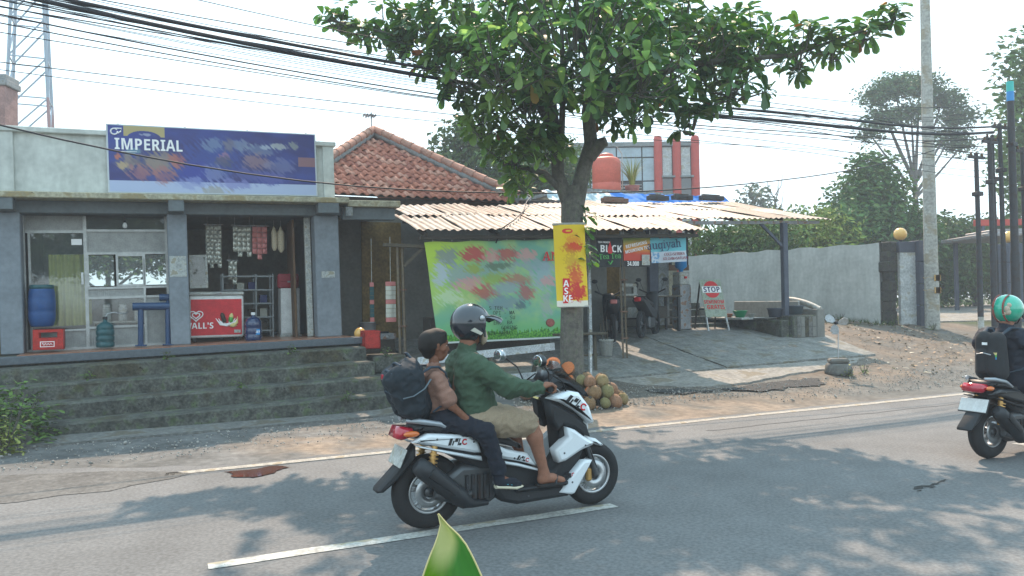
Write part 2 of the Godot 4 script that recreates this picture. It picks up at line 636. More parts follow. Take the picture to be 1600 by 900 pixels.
	mk("leaf", [1, 1, 1], .5, "", 1.0, {"vc": 1, "back": [.36, .62, .16], "spec": .55})
	mk("leaf_stone", [1, 1, 1], .95, "fine", 6.0, {"vc": 1})
	mk("leaf_soft", [1, 1, 1], .6, "", 1.0, {"vc": 1, "back": [.10, .15, .03], "spec": .3})
	mk("foil", [.42, .43, .38], .3, "fine", 9.0, {"met": .5})
	mk("foil_pink", [.48, .17, .16], .4, "fine", 9.0, {"met": .2})
	mk("cracker", [.50, .44, .32], .6, "stain", 6.0)
	mk("black_cloth", [.022, .026, .028], .6)
	mk("board_pale", [.28, .33, .27], .7, "stain", 2.0)
	mk("basin_blue", [.06, .085, .10], .5)
	mk("green_plastic", [.01, .30, .12], .4)
	mk("blade", [.34, .36, .38], .55, "stain", 2.0)
	mk("notice_orange", [.50, .30, .10], .8, "stain", 3.0)
	mk("cap_green", [.03, .42, .38], .5)
	mk("muffler", [.030, .033, .037], .5, "soft", 4.0, {"world": false, "met": .3})
	mk("grab_rail", [.30, .33, .36], .35, "", 1.0, {"met": .5})
	mk("leaf_stem", [.12, .20, .05], .6)
	mk("near_leaf", [1, 1, 1], .38, "", 1.0, {"vc": 1, "back": [.10, .20, .02]})
	mk("leaf_margin", [.50, .44, .20], .6)
	mk("coconut", [.2, .125, .065], .8, "stain", 3.0, {"dtex": "fine", "ds": 4.0})
	mk("coconut_b", [.22, .165, .08], .8, "stain", 3.4)
	mk("coconut_c", [.22, .12, .07], .8, "stain", 3.0)
	mk("coconut_d", [.17, .15, .065], .75, "stain", 3.0)
	mk("husk", [.42, .135, .05], .9, "stain", 8.0)
	mk("pulp", [.62, .52, .22], .8)
	# scooters and riders
	mk("scooter_white", [.62, .66, .69], .28, "", 1.0, {"coat": .7})
	mk("scooter_black", [.016, .019, .023], .38, "", 1.0, {"coat": .4})
	mk("plastic_black", [.024, .026, .029], .6, "fine", 5.0, {"world": false})
	mk("seat_vinyl", [.020, .022, .025], .5, "fine", 8.0, {"world": false})
	mk("rubber", [.018, .018, .019], .85, "fine", 6.0, {"world": false})
	mk("alloy", [.42, .43, .44], .35, "", 1.0, {"met": .8})
	mk("dark_alloy", [.09, .095, .10], .4, "", 1.0, {"met": .6})
	mk("gold", [.55, .33, .12], .35, "", 1.0, {"met": .6})
	mk("lens_red", [.38, .012, .03], .12, "", 1.0, {"coat": 1.0})
	mk("lens_clear", [.62, .68, .70], .08, "", 1.0, {"coat": 1.0})
	mk("lens_orange", [.55, .13, .02], .2, "", 1.0, {"coat": .7})
	mk("smoked", [.02, .024, .028], .05, "", 1.0, {"alpha": .6, "spec": .6})
	mk("mirror", [.80, .84, .88], .03, "", 1.0, {"met": 1.0})
	mk("skin", [.24, .11, .07], .6, "soft", 6.0, {"world": false, "spec": .35})
	mk("skin_boy", [.19, .082, .05], .6, "soft", 6.0, {"world": false, "spec": .35})
	mk("sweater", [.046, .08, .05], .95, "fine", 7.0, {"world": false, "rim": .25})
	mk("shorts", [.27, .21, .145], .95, "fine", 8.0, {"world": false, "rim": .2})
	mk("shirt", [.22, .12, .09], .95, "fine", 8.0, {"world": false, "rim": .2})
	mk("trousers", [.014, .017, .026], .95, "fine", 8.0, {"world": false, "rim": .15})
	mk("jacket", [.013, .017, .028], .8, "fine", 6.0, {"world": false, "rim": .2})
	mk("pack", [.012, .019, .026], .8, "fine", 8.0, {"world": false, "rim": .2})
	mk("pack_grey", [.022, .024, .027], .8, "fine", 8.0, {"world": false, "rim": .2})
	mk("strap_pale", [.10, .13, .15], .8)
	mk("strap", [.028, .045, .065], .8, "fine", 8.0, {"world": false})
	mk("hair", [.012, .010, .009], .75, "fine", 12.0, {"world": false})
	mk("helmet_navy", [.014, .020, .030], .18, "", 1.0, {"coat": 1.0})
	mk("helmet_green", [.02, .36, .24], .2, "", 1.0, {"coat": 1.0})
	mk("helmet_pad", [.44, .36, .28], .9, "fine", 8.0, {"world": false})
	mk("eye_white", [.6, .58, .55], .3)
	mk("sock", [.42, .40, .62], .9)
	mk("teal_cloth", [.05, .32, .42], .8)
	mk("sole", [.55, .50, .38], .8)

# ---------------------------------------------------------------- the land and the road
func land() -> void:
	var xs := [-70.0, -45.0, -30.0, -18.0, -12.0]
	var x := -9.0
	while x < 27.0:
		xs.append(x)
		x += 0.17
	xs.append_array([28.0, 30.0, 33.0, 37.0, 43.0, 52.0, 70.0, 95.0])
	var zs := [-85.0, -65.0, -50.0, -40.0, -33.0, -28.0, -25.0]
	var z := -23.0
	while z < -7.6:
		zs.append(z)
		z += 0.15
	zs.append_array([-6.0, -3.0, -2.0, -1.5, 0.0, 4.0, 9.0, 18.0, 30.0])
	var n := noise(0.35, 21)
	var nf := noise(1.6, 22)
	var st := mb()
	st.set_smooth_group(0)
	var P := []
	var K := []
	for i in xs.size():
		for j in zs.size():
			var X: float = xs[i]
			var Z: float = zs[j]
			var h := gh(X, Z) + nf.get_noise_2d(X * 1.5, Z * 1.5) * 0.022 * sstep(-8.8, -11.0, Z)
			P.append(V(X, h - (0.03 if Z > -8.1 else 0.0), Z))
			var a := n.get_noise_2d(X, Z)
			var b := nf.get_noise_2d(X, Z)
			var c := Color(.30, .235, .175).lerp(Color(.22, .20, .17), clampf(.5 + a * 1.6, 0, 1))        # earth
			c = c.lerp(Color(.27, .25, .22), clampf(b * 2.0, 0, .6))
			var stone := sstep(-10.6, -9.6, Z) * sstep(4.0, 5.0, X) * clampf(.8 + a * 2, 0, 1)
			c = c.lerp(Color(.23, .225, .205), stone)                                                  # broken stone by the road
			if X < 4.6 and Z > -11.5: c = c.lerp(Color(.25, .25, .24).lerp(Color(.17, .17, .165), clampf(b * 2.5, 0, 1)), clampf(1.1 + a, 0, 1))      # gravelly strip before the steps
			var sand := sstep(-9.55, -9.0, Z + a * .9) * sstep(.9, 1.9, X + a * .8) * sstep(10.5, 8.0, X + b) * clampf(.75 + b * 1.4, 0, 1)
			c = c.lerp(Color(.44, .345, .26), sand)                                                      # sandy strip along the road edge
			var grass := 0.0
			if X > 14.6 and Z < -13.0: grass = clampf(sstep(-14.2, -15.6, Z - (X - 16) * 0.2) * (.55 + a * 2.5), 0, 1)
			if Z < -22.0 or X < -6.0 or X > 26.0: grass = maxf(grass, clampf(.65 + a * 2.0, 0, 1))
			if Z > -1.6: grass = 0.8
			c = c.lerp(Color(.075, .105, .035), grass)
			K.append(c)
	for i in xs.size() - 1:
		for j in zs.size() - 1:
			var q := [i * zs.size() + j, (i + 1) * zs.size() + j, (i + 1) * zs.size() + j + 1, i * zs.size() + j + 1]
			for k in [0, 1, 2, 0, 2, 3]:
				st.set_color(K[q[k]])
				st.add_vertex(P[q[k]])
	setting(put(st, "ground", M.ground), "bare earth rising gently from the road")
	# road
	var edge := [Vector2(-70, -9.3), Vector2(-9, -9.3), Vector2(-3, -9.2), Vector2(-1.2, -9.0), Vector2(-.2, -8.5), Vector2(.6, -8.2), Vector2(3, -8.2), Vector2(12, -8.2), Vector2(95, -8.2), Vector2(95, -1.7), Vector2(-70, -1.7)]
	var out := []
	for i in edge.size():
		var a: Vector2 = edge[i]
		var b: Vector2 = edge[(i + 1) % edge.size()]
		out.append(a)
		if i >= 1 and i <= 7:
			var k := int(minf(a.distance_to(b), 20) / 0.2)
			for j in range(1, k):
				var p := a.lerp(b, float(j) / k)
				out.append(p + Vector2(0, nf.get_noise_2d(p.x * 3, 4.0) * 0.09))
	setting(drape("road", out, 0.008, M.asphalt, 4.0), "grey asphalt road")
	setting(drape("road_patch", ragged([Vector2(-3.4, -8.95), Vector2(-1.4, -8.75), Vector2(-.1, -8.3), Vector2(.4, -7.9), Vector2(-.4, -7.55), Vector2(-1.6, -7.45), Vector2(-2.6, -7.7)], .12, 31), .0125, M.patch_asphalt, .5), "darker patch in the asphalt")
	setting(drape("edge_line", ragged([Vector2(.12, -8.06), Vector2(60, -8.06), Vector2(60, -7.93), Vector2(.12, -7.93)], .025, 33, .3), .0125, M.faded_paint, 4.0), "faded white edge line of the road")
	for x0 in [-7.6, .3, 8.2, 16.2, 24.2]:
		setting(drape("centre_line", ragged([Vector2(x0, -5.12), Vector2(x0 + 2.92, -5.12), Vector2(x0 + 2.92, -5.0), Vector2(x0, -5.0)], .012, 34, .2), .0125, M.paint, 4.0), "white centre line dash of the road")
	setting(drape("puddle", ragged([Vector2(.62, -7.86), Vector2(.95, -7.84), Vector2(1.2, -7.72), Vector2(.98, -7.5), Vector2(.8, -7.42), Vector2(.62, -7.6)], .16, 35, .05), .016, M.puddle, .5), "small brown puddle at the road edge")
	for q in [[5.62, -4.30, 5.78, -4.36, .035], [5.70, -4.36, 5.90, -4.33, .03], [5.86, -4.34, 6.02, -4.37, .018], [5.98, -4.36, 6.16, -4.42, .016], [5.58, -4.27, 5.66, -4.28, .012], [5.76, -4.28, 5.88, -4.30, .01]]:
		var a := Vector2(q[0], q[1])
		var b := Vector2(q[2], q[3])
		setting(drape("road_crack", ragged([a, a.lerp(b, .5) + Vector2(0, -q[4]), b, a.lerp(b, .5) + Vector2(.01, q[4])], .035, int(q[0] * 100), .02), .0125, M.dark_gravel, .5), "black crack in the asphalt")
	# seams in the asphalt
	for q in [[6.0, 22.0, -7.35, .02, 54], [9.5, 26.0, -6.1, .014, 55]]:
		setting(drape("road_seam", ragged([Vector2(q[0], q[2] - q[3]), Vector2(q[1], q[2] - q[3] * .3), Vector2(q[1], q[2] + q[3] * .3), Vector2(q[0], q[2] + q[3])], .05, q[4], .12), .0122, M.tar_seam, 4.0), "thin dark seam along the asphalt")
	# strip before the shop
	setting(drape("pavement", ragged([Vector2(-3.6, -11.2), Vector2(3.6, -11.4), Vector2(3.2, -10.3), Vector2(-1.1, -10.12), Vector2(-3.6, -10.2)], .03, 37), .03, M.walk, .5, .06), "worn concrete strip at the foot of the steps")
	# concrete yard: three worn slabs with open joints
	var yard := Node3D.new()
	yard.name = "yard"
	add_child(yard)
	setting(yard, "worn concrete yard of several slabs")
	drape("slab", ragged([Vector2(7.0, -10.9), Vector2(9.5, -11.1), Vector2(9.9, -14.9), Vector2(4.2, -14.9), Vector2(4.2, -11.2)], .05, 41), .035, M.yard_concrete, .5, .12, yard)
	drape("slab", ragged([Vector2(9.56, -11.1), Vector2(11.6, -11.25), Vector2(13.75, -11.35), Vector2(14.5, -13.3), Vector2(13.6, -15.6), Vector2(9.98, -15.6)], .05, 42), .04, M.yard_concrete, .5, .12, yard)
	drape("slab", ragged([Vector2(6.9, -10.82), Vector2(7.1, -10.35), Vector2(8.05, -9.9), Vector2(9.1, -10.0), Vector2(10.3, -10.35), Vector2(11.5, -10.55), Vector2(12.6, -10.85), Vector2(13.2, -11.2), Vector2(11.6, -11.15), Vector2(9.5, -11.0)], .07, 43, .15), .03, M.pale_concrete, .4, .12, yard)
	setting(drape("tar_patch", ragged([Vector2(8.3, -9.75), Vector2(9.3, -9.9), Vector2(10.6, -9.95), Vector2(10.3, -9.55), Vector2(9.0, -9.4), Vector2(8.4, -9.5)], .16, 44, .08), .02, M.dark_gravel, .4, .0, null, .01), "crumbled black tar on the verge")
	setting(drape("tar_patch", ragged([Vector2(7.0, -10.15), Vector2(7.5, -9.95), Vector2(8.2, -9.72), Vector2(7.6, -9.6), Vector2(7.0, -9.9)], .14, 45, .08), .02, M.dark_gravel, .4, .0, null, .01), "crumbled black tar at the slab edge")
	setting(drape("gate_drive", [Vector2(19.6, -14.6), Vector2(23.5, -14.2), Vector2(40, -22), Vector2(60, -42), Vector2(48, -46), Vector2(27, -24)], .03, M.pale_concrete, 2.0, .1), "pale concrete drive behind the gate")
	stones()

func stones() -> void:
	var g := mb()
	ell(g, Vector3.ZERO, V(1, .65, .8), 6)
	g.generate_normals()
	var mesh := g.commit()
	var xf := []
	var col := []
	var zones := [[4.6, 8.4, -10.6, -9.1, 1500], [8.4, 14.0, -10.0, -8.6, 1100], [-3.0, 4.0, -10.1, -8.8, 900], [11.5, 18.0, -13.5, -9.0, 1100]]
	for q in zones:
		for i in q[4]:
			var x := rng.randf_range(q[0], q[1])
			var z := rng.randf_range(q[2], q[3])
			var s := rng.randf_range(.005, .015) * (1.8 if rng.randf() < .05 else 1.0)
			xf.append(Transform3D(Basis.from_euler(V(rng.randf() * .6, rng.randf() * TAU, rng.randf() * .6)).scaled(V(s, s, s)), V(x, gh(x, z) + .018 + s * .3, z)))
			var k := rng.randf_range(.22, .5)
			col.append(Color(k, k * .96, k * .88))
	var o := many("gravel", mesh, xf, col, M.leaf_stone)
	o.set_meta("kind", "stuff")
	tag(o, "loose grey gravel scattered along the road edge", "gravel")
	# dry leaves on the dirt by the boundary wall
	var lf := mb()
	leaf_shape(lf, 5)
	lf.generate_normals()
	var lm := lf.commit()
	xf = []
	col = []
	for i in 900:
		var x := rng.randf_range(12.5, 18.5)
		var z := rng.randf_range(-16.0, -9.6)
		if x < 14.9 and z < -11.2: continue
		var s := rng.randf_range(.05, .15)
		xf.append(Transform3D(Basis.from_euler(V(rng.randf_range(-.3, .3), rng.randf() * TAU, rng.randf_range(-.3, .3))).scaled(V(s, s, s)), V(x, gh(x, z) + .03, z)))
		var k := rng.randf_range(.6, 1.5)
		col.append(Color(.24 * k, .16 * k, .10 * k) if rng.randf() < .8 else Color(.40 * k, .36 * k, .28 * k))
	var o2 := many("leaf_litter", lm, xf, col, M.leaf_soft)
	o2.set_meta("kind", "stuff")
	tag(o2, "dry brown leaves littering the dirt by the wall", "leaf litter")

func many(called: String, mesh: Mesh, xf: Array, col: Array, m: Material, parent: Node = null) -> MultiMeshInstance3D:
	var mm := MultiMesh.new()
	mm.transform_format = MultiMesh.TRANSFORM_3D
	mm.use_colors = true
	mm.mesh = mesh
	mm.instance_count = xf.size()
	for i in xf.size():
		mm.set_instance_transform(i, xf[i])
		mm.set_instance_color(i, col[i])
	var o := MultiMeshInstance3D.new()
	o.multimesh = mm
	o.material_override = m
	if parent:
		o.name = called
		parent.add_child(o, true)
		o.set_meta("kind", "stuff")
	else:
		o.name = numbered(called)
		add_child(o, true)
	return o

# a leaf along +x from the origin, one unit long, widest beyond the middle, folded and drooping
func leaf_shape(st: SurfaceTool, n := 4, wide := .27, droop := .18) -> void:
	st.set_smooth_group(0)
	var mid := []
	var lft := []
	var rgt := []
	for i in n + 1:
		var t := float(i) / n
		t = 1.0 - pow(1.0 - t, 1.35)      # more rings towards the blunt tip
		var w := wide * (.10 + .95 * pow(t, .9)) * sqrt(maxf(0.0, 1.0 - pow(t, 5.0)))
		var y := -droop * t * t
		mid.append(V(t, y, 0))
		lft.append(V(t, y + w * .28, w))
		rgt.append(V(t, y + w * .28, -w))
	for i in n:
		quad(st, mid[i], mid[i + 1], lft[i + 1], lft[i])
		quad(st, mid[i + 1], mid[i], rgt[i], rgt[i + 1])

# ---------------------------------------------------------------- the shop on its steps
const SO := Vector3(.45, 0, -12.9)
func S(x, y, z) -> Vector3: return Vector3(x, y, z) - SO

func shop() -> void:
	var s := thing("shop_building", "low concrete shop with grey-blue columns above mossy steps", "shop", SO)
	s.rotation.z = deg_to_rad(1.3)
	# floor and steps
	bx("floor", S(-4.2, .05, -16.6), S(3.12, .985, -12.5), M.step_concrete, s)
	bx("floor_edge", S(-4.2, .88, -12.5), S(3.14, .99, -12.36), M.tile_edge, s, .008)
	var ft := Node3D.new()
	ft.name = "tile_floor"
	s.add_child(ft, true)
	for i in 12:
		for j in 5:
			var x0 := -1.66 + i * .388
			var z0 := -12.53 - j * .39
			bx("tile", S(x0, .985, z0 - .384), S(x0 + .382, .999 + .001 * ((i * 7 + j * 3) % 3), z0), M.floor_tile, ft)
	for k in 4:
		var y1 := .235 + k * .205
		var z1 := -10.72 - k * .42
		var st := mb()
		var prof := [Vector2(-4.2 - SO.x, 0), Vector2(0, 0)]
		box(st, S(-4.2, .0 + .205 * k - .02, -13.0), S(3.16 - .02 * k, y1, z1), .025)
		put(st, "step", M.step_concrete, s)
	bx("side_kerb", S(-1.42, .0, -10.75), S(-1.24, .30, -10.28), M.walk, s, .02)
	# columns
	for c in [[-1.9, -1.62], [.30, .58], [2.53, 2.93]]:
		var col := bx("column", S(c[0], 1.0, -13.2), S(c[1], 3.02, -12.9), M.column_blue, s, .012)
		bx("corbel", S(c[0] + .02, 3.03, -12.9), S(c[1] - .04, 3.26, -12.62), M.beam_grey, s, .01)
	bx("paper_remnant", S(.315, 2.05, -12.898), S(.555, 2.37, -12.893), M.paper, s)
	bx("paper_remnant", S(2.62, 1.98, -12.898), S(2.84, 2.09, -12.893), M.paper, s)
	# beam, ledge, parapet with raised border
	bx("beam", S(-4.2, 3.02, -13.22), S(3.0, 3.2, -12.92), M.beam_grey, s, .01)
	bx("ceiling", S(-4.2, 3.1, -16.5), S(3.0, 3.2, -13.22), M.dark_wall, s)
	bx("ledge", S(-4.2, 3.2, -13.3), S(3.06, 3.29, -12.6), M.ledge, s, .012)
	bx("parapet", S(-4.2, 3.29, -13.2), S(2.9, 4.19, -13.0), M.parapet, s)
	bx("parapet_coping", S(-4.25, 4.19, -13.25), S(2.94, 4.27, -12.93), M.parapet, s, .012)
	bx("parapet_pilaster", S(-1.92, 3.29, -13.0), S(-1.68, 4.19, -12.955), M.parapet, s, .006)
	bx("parapet_pilaster", S(2.72, 3.29, -13.0), S(2.9, 4.19, -12.95), M.parapet, s, .006)
	bx("parapet_side", S(2.72, 3.29, -16.5), S(2.9, 4.22, -13.2), M.parapet, s)
	bx("side_slab", S(3.06, 3.16, -16.4), S(3.98, 3.27, -12.75), M.ledge, s, .012)
	bx("side_beam", S(3.0, 2.95, -13.0), S(3.9, 3.16, -12.85), M.beam_grey, s, .01)
	bx("side_corbel", S(3.02, 3.0, -12.85), S(3.14, 3.15, -12.72), M.mortar, s, .008)
	bx("roof_slab", S(-4.2, 3.2, -16.6), S(3.0, 3.3, -13.3), M.beam_grey, s)
	# walls
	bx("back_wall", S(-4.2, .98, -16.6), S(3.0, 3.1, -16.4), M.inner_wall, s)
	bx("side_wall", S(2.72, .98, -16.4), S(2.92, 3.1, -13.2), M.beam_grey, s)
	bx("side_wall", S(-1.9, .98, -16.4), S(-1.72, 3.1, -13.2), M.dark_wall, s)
	bx("wing_wall", S(-4.2, .98, -13.15), S(-1.92, 3.1, -12.98), M.ochre_wall, s)
	bx("partition", S(.36, .98, -15.2), S(.46, 3.1, -13.32), M.inner_wall, s)
	bx("door_frame", S(2.42, 1.0, -13.3), S(2.52, 3.02, -13.2), M.off_white, s, .01)
	for i in 3: bx("door_leaf", S(2.30 - i * .03, 1.0, -14.35 + i * .34), S(2.34 - i * .03, 3.0, -14.03 + i * .34), M.wood, s, .008)
	bx("door_handle", S(2.33, 1.95, -14.03), S(2.36, 2.12, -14.0), M.white, s)
	# aluminium shop front of the left bay
	var z0 := -13.34
	var z1 := -13.29
	var a: Material = M.aluminium
	for x in [-1.66, -.86, .27]: bx("frame_post", S(x, 1.0, z0), S(x + .045, 3.02, z1), a, s)
	bx("frame_post", S(-1.58, 1.0, z0 + .004), S(-1.55, 2.78, z1 + .004), a, s)
	bx("frame_rail", S(-1.61, 2.76, z0), S(-.86, 2.80, z1), a, s)
	for y in [2.78, 2.43, 1.90, 1.75]: bx("frame_rail", S(-.815, y, z0), S(.27, y + .035, z1), a, s)
	bx("frame_rail", S(-.815, 1.30, z0), S(-.06, 1.335, z1), a, s)
	bx("frame_rail", S(-.06, 1.0, z0 + .004), S(-.025, 1.90, z1 + .004), a, s)
	bx("frame_rail", S(-1.55, 1.28, z0), S(-.86, 1.31, z1), a, s)
	bx("frame_rail", S(-1.61, 1.0, z0 + .002), S(.27, 1.035, z1 + .002), a, s)
	# ribbed aluminium panels, each from upright ribs
	for r in [[-.815, .27, 2.465, 2.78], [-.815, -.06, 1.785, 1.90], [-.815, -.06, 1.035, 1.30], [-1.55, -.86, 1.035, 1.28], [-.025, .27, 1.035, 1.75], [-1.61, -.86, 2.80, 3.02]]:
		var st := mb()
		var w := .026
		var x: float = r[0]
		while x < r[1] - .001:
			box(st, S(x, r[2], z0 + .012), S(minf(x + w * .72, r[1]), r[3], z0 + .026))
			x += w
		var p := put(st, "ribbed_panel", M.ribbed, s)
		bx("backing", S(r[0], r[2], z0 + .006), S(r[1], r[3], z0 + .012), M.ribbed, p)
	# panes
	bx("door_pane", S(-1.55, 1.31, z0 + .02), S(-.86, 2.76, z0 + .026), M.glass, s)
	bx("fanlight_pane", S(-.815, 2.815, z0 + .02), S(.27, 3.02, z0 + .026), M.glass, s)
	for x in [[-.80, -.46], [-.40, -.06], [-.02, .27]]:
		var fr := Node3D.new()
		fr.name = "sliding_window"
		s.add_child(fr, true)
		bx("pane", S(x[0], 1.95, z0 + .02), S(x[1], 2.42, z0 + .026), M.mirror_glass, fr)
		bx("stile", S(x[0] - .03, 1.935, z0 + .03), S(x[0], 2.43, z1 + .01), a, fr)
		if x[0] == -.40:
			bx("stile", S(x[1], 1.935, z0 + .03), S(x[1] + .03, 2.43, z1 + .01), a, fr)
			bx("rail", S(x[0], 1.935, z0 + .03), S(x[1], 1.965, z1 + .01), a, fr)
			bx("rail", S(x[0], 2.40, z0 + .03), S(x[1], 2.43, z1 + .01), a, fr)
	bx("lower_pane", S(-.815, 1.335, z0 + .02), S(-.06, 1.75, z0 + .026), M.glass, s)
	bx("door_handle", S(-.90, 1.98, z1), S(-.87, 2.16, z1 + .03), M.white, s)
	bx("notice", S(-1.02, 2.58, z0 + .03), S(-.88, 2.67, z0 + .034), M.white_print, s)
	# curtain behind the door glass
	var cu := mb()
	cu.set_smooth_group(0)
	for i in 40:
		var xa := -1.35 + i * .014
		var xb := xa + .014
		quad(cu, S(xa, 2.45, -13.52 + .03 * sin(i * .9)), S(xb, 2.45, -13.52 + .03 * sin((i + 1) * .9)), S(xb, 1.36, -13.52 + .04 * sin((i + 1) * .9)), S(xa, 1.36, -13.52 + .04 * sin(i * .9)))
	put(cu, "curtain", M.curtain, s)
	# window opened outwards in the right bay
	var ow := Node3D.new()
	ow.name = "side_window"
	s.add_child(ow, true)
	for x in [.62, .86]: bx("stile", S(x, 1.88, -13.5), S(x + .035, 2.42, -13.47), M.off_white, ow)
	for y in [1.88, 2.385]: bx("rail", S(.655, y, -13.5), S(.86, y + .035, -13.47), M.off_white, ow)
	bx("pane", S(.655, 1.915, -13.49), S(.86, 2.385, -13.484), M.glass, ow)

func shop_goods() -> void:
	var fy := 1.0
	# light bulb
	var b := thing("light_bulb", "bare bulb hanging under the beam above the shop windows", "light bulb", V(-.35, 2.86, -13.15))
	var st := mb()
	lathe(st, [Vector2(0, -.06), Vector2(.025, -.05), Vector2(.034, -.02), Vector2(.026, .01), Vector2(.014, .03)], 12)
	put(st, "bulb", M.white, b)
	st = mb()
	lathe(st, [Vector2(.016, .03), Vector2(.02, .035), Vector2(.018, .07), Vector2(.006, .08), Vector2(.005, .16)], 10)
	put(st, "socket", M.black_print, b)
	# ice cream freezer
	var f := thing("chest_freezer", "red and white ice cream chest freezer beside the middle column", "freezer", V(.98, fy + .02, -13.55))
	bx("cabinet", V(-.42, .06, -.28), V(.40, .74, .24), M.white, f, .02)
	bx("front_panel", V(-.40, .10, .24), V(.37, .68, .246), M.red, f)
	bx("lid", V(-.43, .745, -.29), V(.41, .80, .26), M.off_white, f, .015)
	bx("lid_handle", V(-.02, .755, .26), V(.06, .785, .275), M.grey_metal, f)
	for x in [-.34, .32]:
		for z in [-.2, .18]: bx("foot", V(x - .02, 0, z - .02), V(x + .02, .06, z + .02), M.black_print, f)
	var face := .2475
	var hs := mb()
	for k in 2:   # two nested heart outlines
		var r := 1.0 - .45 * k
		var pts := []
		for i in 25:
			var t := TAU * i / 24.0
			pts.append(V(-.325 + .0105 * r * 16 * pow(sin(t), 3) * .62, .42 + .0105 * r * (13 * cos(t) - 5 * cos(2 * t) - 2 * cos(3 * t) - cos(4 * t)) * .55, face + .003))
		tube(hs, pts, .010, 5, false)
	put(hs, "heart_emblem", M.white_print, f)
	text("lettering", "WALL'S", .095, M.white_print, f, Transform3D(Basis.IDENTITY, V(-.285, .255, face + .002)))
	var sp := mb()
	for i in 9:
		var t := -1.0 + i * .25
		tube(sp, [V(.14, .26, face), V(.14 + t * .10, .25 + .02 * absf(t), face), V(.14 + t * .17, .28 + .09 * absf(t) + .02 * (i % 2), face)], [.03, .02, .004], 5, true)
	put(sp, "milk_splash", M.white_print, f)
	sp = mb()
	for i in 6: tube(sp, [V(.19, .25, face + .004), V(.24 + .012 * i, .235 + .012 * i, face + .004), V(.30, .25 + .03 * i, face + .004)], [.03, .02, .003], 5, true)
	put(sp, "juice_splash", M.pulp, f)
	var ic := mb()
	tube(ic, [V(.06, .46, face + .01), V(.07, .43, face + .01), V(.10, .32, face + .01), V(.105, .30, face + .01)], [.01, .032, .036, .02], 8)
	put(ic, "chocolate_bar", M.dark_wood, f)
	ic = mb()
	tube(ic, [V(.215, .45, face + .01), V(.21, .42, face + .01), V(.205, .385, face + .01)], [.006, .03, .034], 8)
	put(ic, "ice_lolly", M.pulp, f)
	ic = mb()
	tube(ic, [V(.204, .384, face + .01), V(.197, .32, face + .01), V(.195, .305, face + .01)], [.035, .036, .02], 8)
	put(ic, "ice_lolly_base", M.green_print, f)
	bx("rating_label", V(.25, .13, face), V(.35, .18, face + .003), M.off_white, f)
	# drum and crates
	var d := thing("plastic_drum", "blue plastic drum standing on a red bottle crate", "drum", V(-1.44, fy + .33, -13.08))
	st = mb()
	lathe(st, [Vector2(0, 0), Vector2(.135, 0), Vector2(.15, .02), Vector2(.172, .10), Vector2(.178, .2), Vector2(.172, .22), Vector2(.178, .24), Vector2(.178, .38), Vector2(.172, .40), Vector2(.174, .43), Vector2(.165, .52), Vector2(.152, .565), Vector2(.14, .575), Vector2(0, .57)], 24)
	put(st, "barrel", M.blue_plastic, d)
	st = mb()
	lathe(st, [Vector2(.155, .55), Vector2(.162, .555), Vector2(.162, .60), Vector2(.15, .61), Vector2(0, .61)], 24)
	put(st, "lid", M.teal_plastic, d)
	crate(V(-1.34, fy, -12.98), 0.0, "red bottle crate under the blue drum")
	crate(V(3.24, .86, -12.35), deg_to_rad(86), "red bottle crate at the right end of the steps")
	# water bottles
	gallon("teal_water_jug", V(-.62, fy, -13.0), M.teal_plastic, "dark teal ribbed water jug with hose below the shop window", true)
	gallon("water_gallon", V(1.50, fy + .02, -13.05), M.bottle_blue, "dark blue water gallon bottle right of the ice cream freezer", false)
	# blue pipe-legged bench
	var be := thing("pipe_bench", "blue painted pipe bench beside the middle column", "bench", V(.02, fy, -12.98))
	st = mb()
	tube(st, [V(-.27, .60, 0), V(.30, .60, 0)], .06, 14)
	put(st, "seat_pipe", M.bench_blue, be)
	st = mb()
	tube(st, [V(.10, .735, -.10), V(.30, .735, -.10)], .055, 14)
	put(st, "back_pipe", M.bench_blue, be)
	for x in [-.16, .22]:
		st = mb()
		tube(st, [V(x, .02, 0), V(x, .56, 0)], .04, 12)
		put(st, "leg", M.bench_blue, be)
		bx("base_plate", V(x - .08, 0, -.08), V(x + .08, .02, .08), M.bench_blue, be, .005)
	st = mb()
	tube(st, [V(.22, .58, -.04), V(.22, .70, -.1)], .025, 8)
	put(st, "bracket", M.bench_blue, be)
	# glass shelf, cabinet, bag
	var r := thing("display_shelf", "steel and glass display rack deep inside the shop", "display rack", V(1.50, fy + .02, -14.1))
	for x in [-.40, .14, .42]:
		for z in [-.2, .15]: bx("upright", V(x, 0, z), V(x + .025, 1.12, z + .025), M.rack_steel, r)
	for k in 5:
		bx("rail", V(-.40, .12 + k * .235, .175), V(.445, .145 + k * .235, .19), M.rack_steel, r)
		bx("shelf", V(-.38, .12 + k * .235, -.18), V(.42, .128 + k * .235, .17), M.glass, r)
	for k in 4:
		for i in 4:
			if (i * 3 + k) % 4 == 0: continue
			bx("carton", V(-.34 + i * .19, .13 + k * .235, -.1), V(-.22 + i * .19, .25 + k * .235 + .01 * i, .05), [M.inner_wall, M.navy_print, M.off_white, M.dark_wood][(i + k) % 4], r)
	var c := thing("white_cabinet", "narrow white cabinet by the shop's wooden door", "cabinet", V(2.22, fy + .02, -13.95))
	bx("plinth", V(-.19, 0, -.2), V(.17, .05, .17), M.off_white, c)
	bx("body", V(-.17, .05, -.2), V(.15, .86, .15), M.white, c, .008)
	bx("door", V(-.15, .07, .152), V(.13, .84, .168), M.white, c, .004)
	var bag := thing("red_handbag", "dark red handbag lying on the white cabinet", "handbag", V(2.20, fy + .88, -13.93))
	bx("body", V(-.19, 0, -.06), V(.17, .25, .06), M.bag_red, bag, .03)
	bx("flap", V(-.185, .12, .06), V(.165, .255, .075), M.bag_red, bag, .007)
	bx("clasp", V(-.03, .10, .075), V(.02, .13, .085), M.grey_metal, bag, .003)
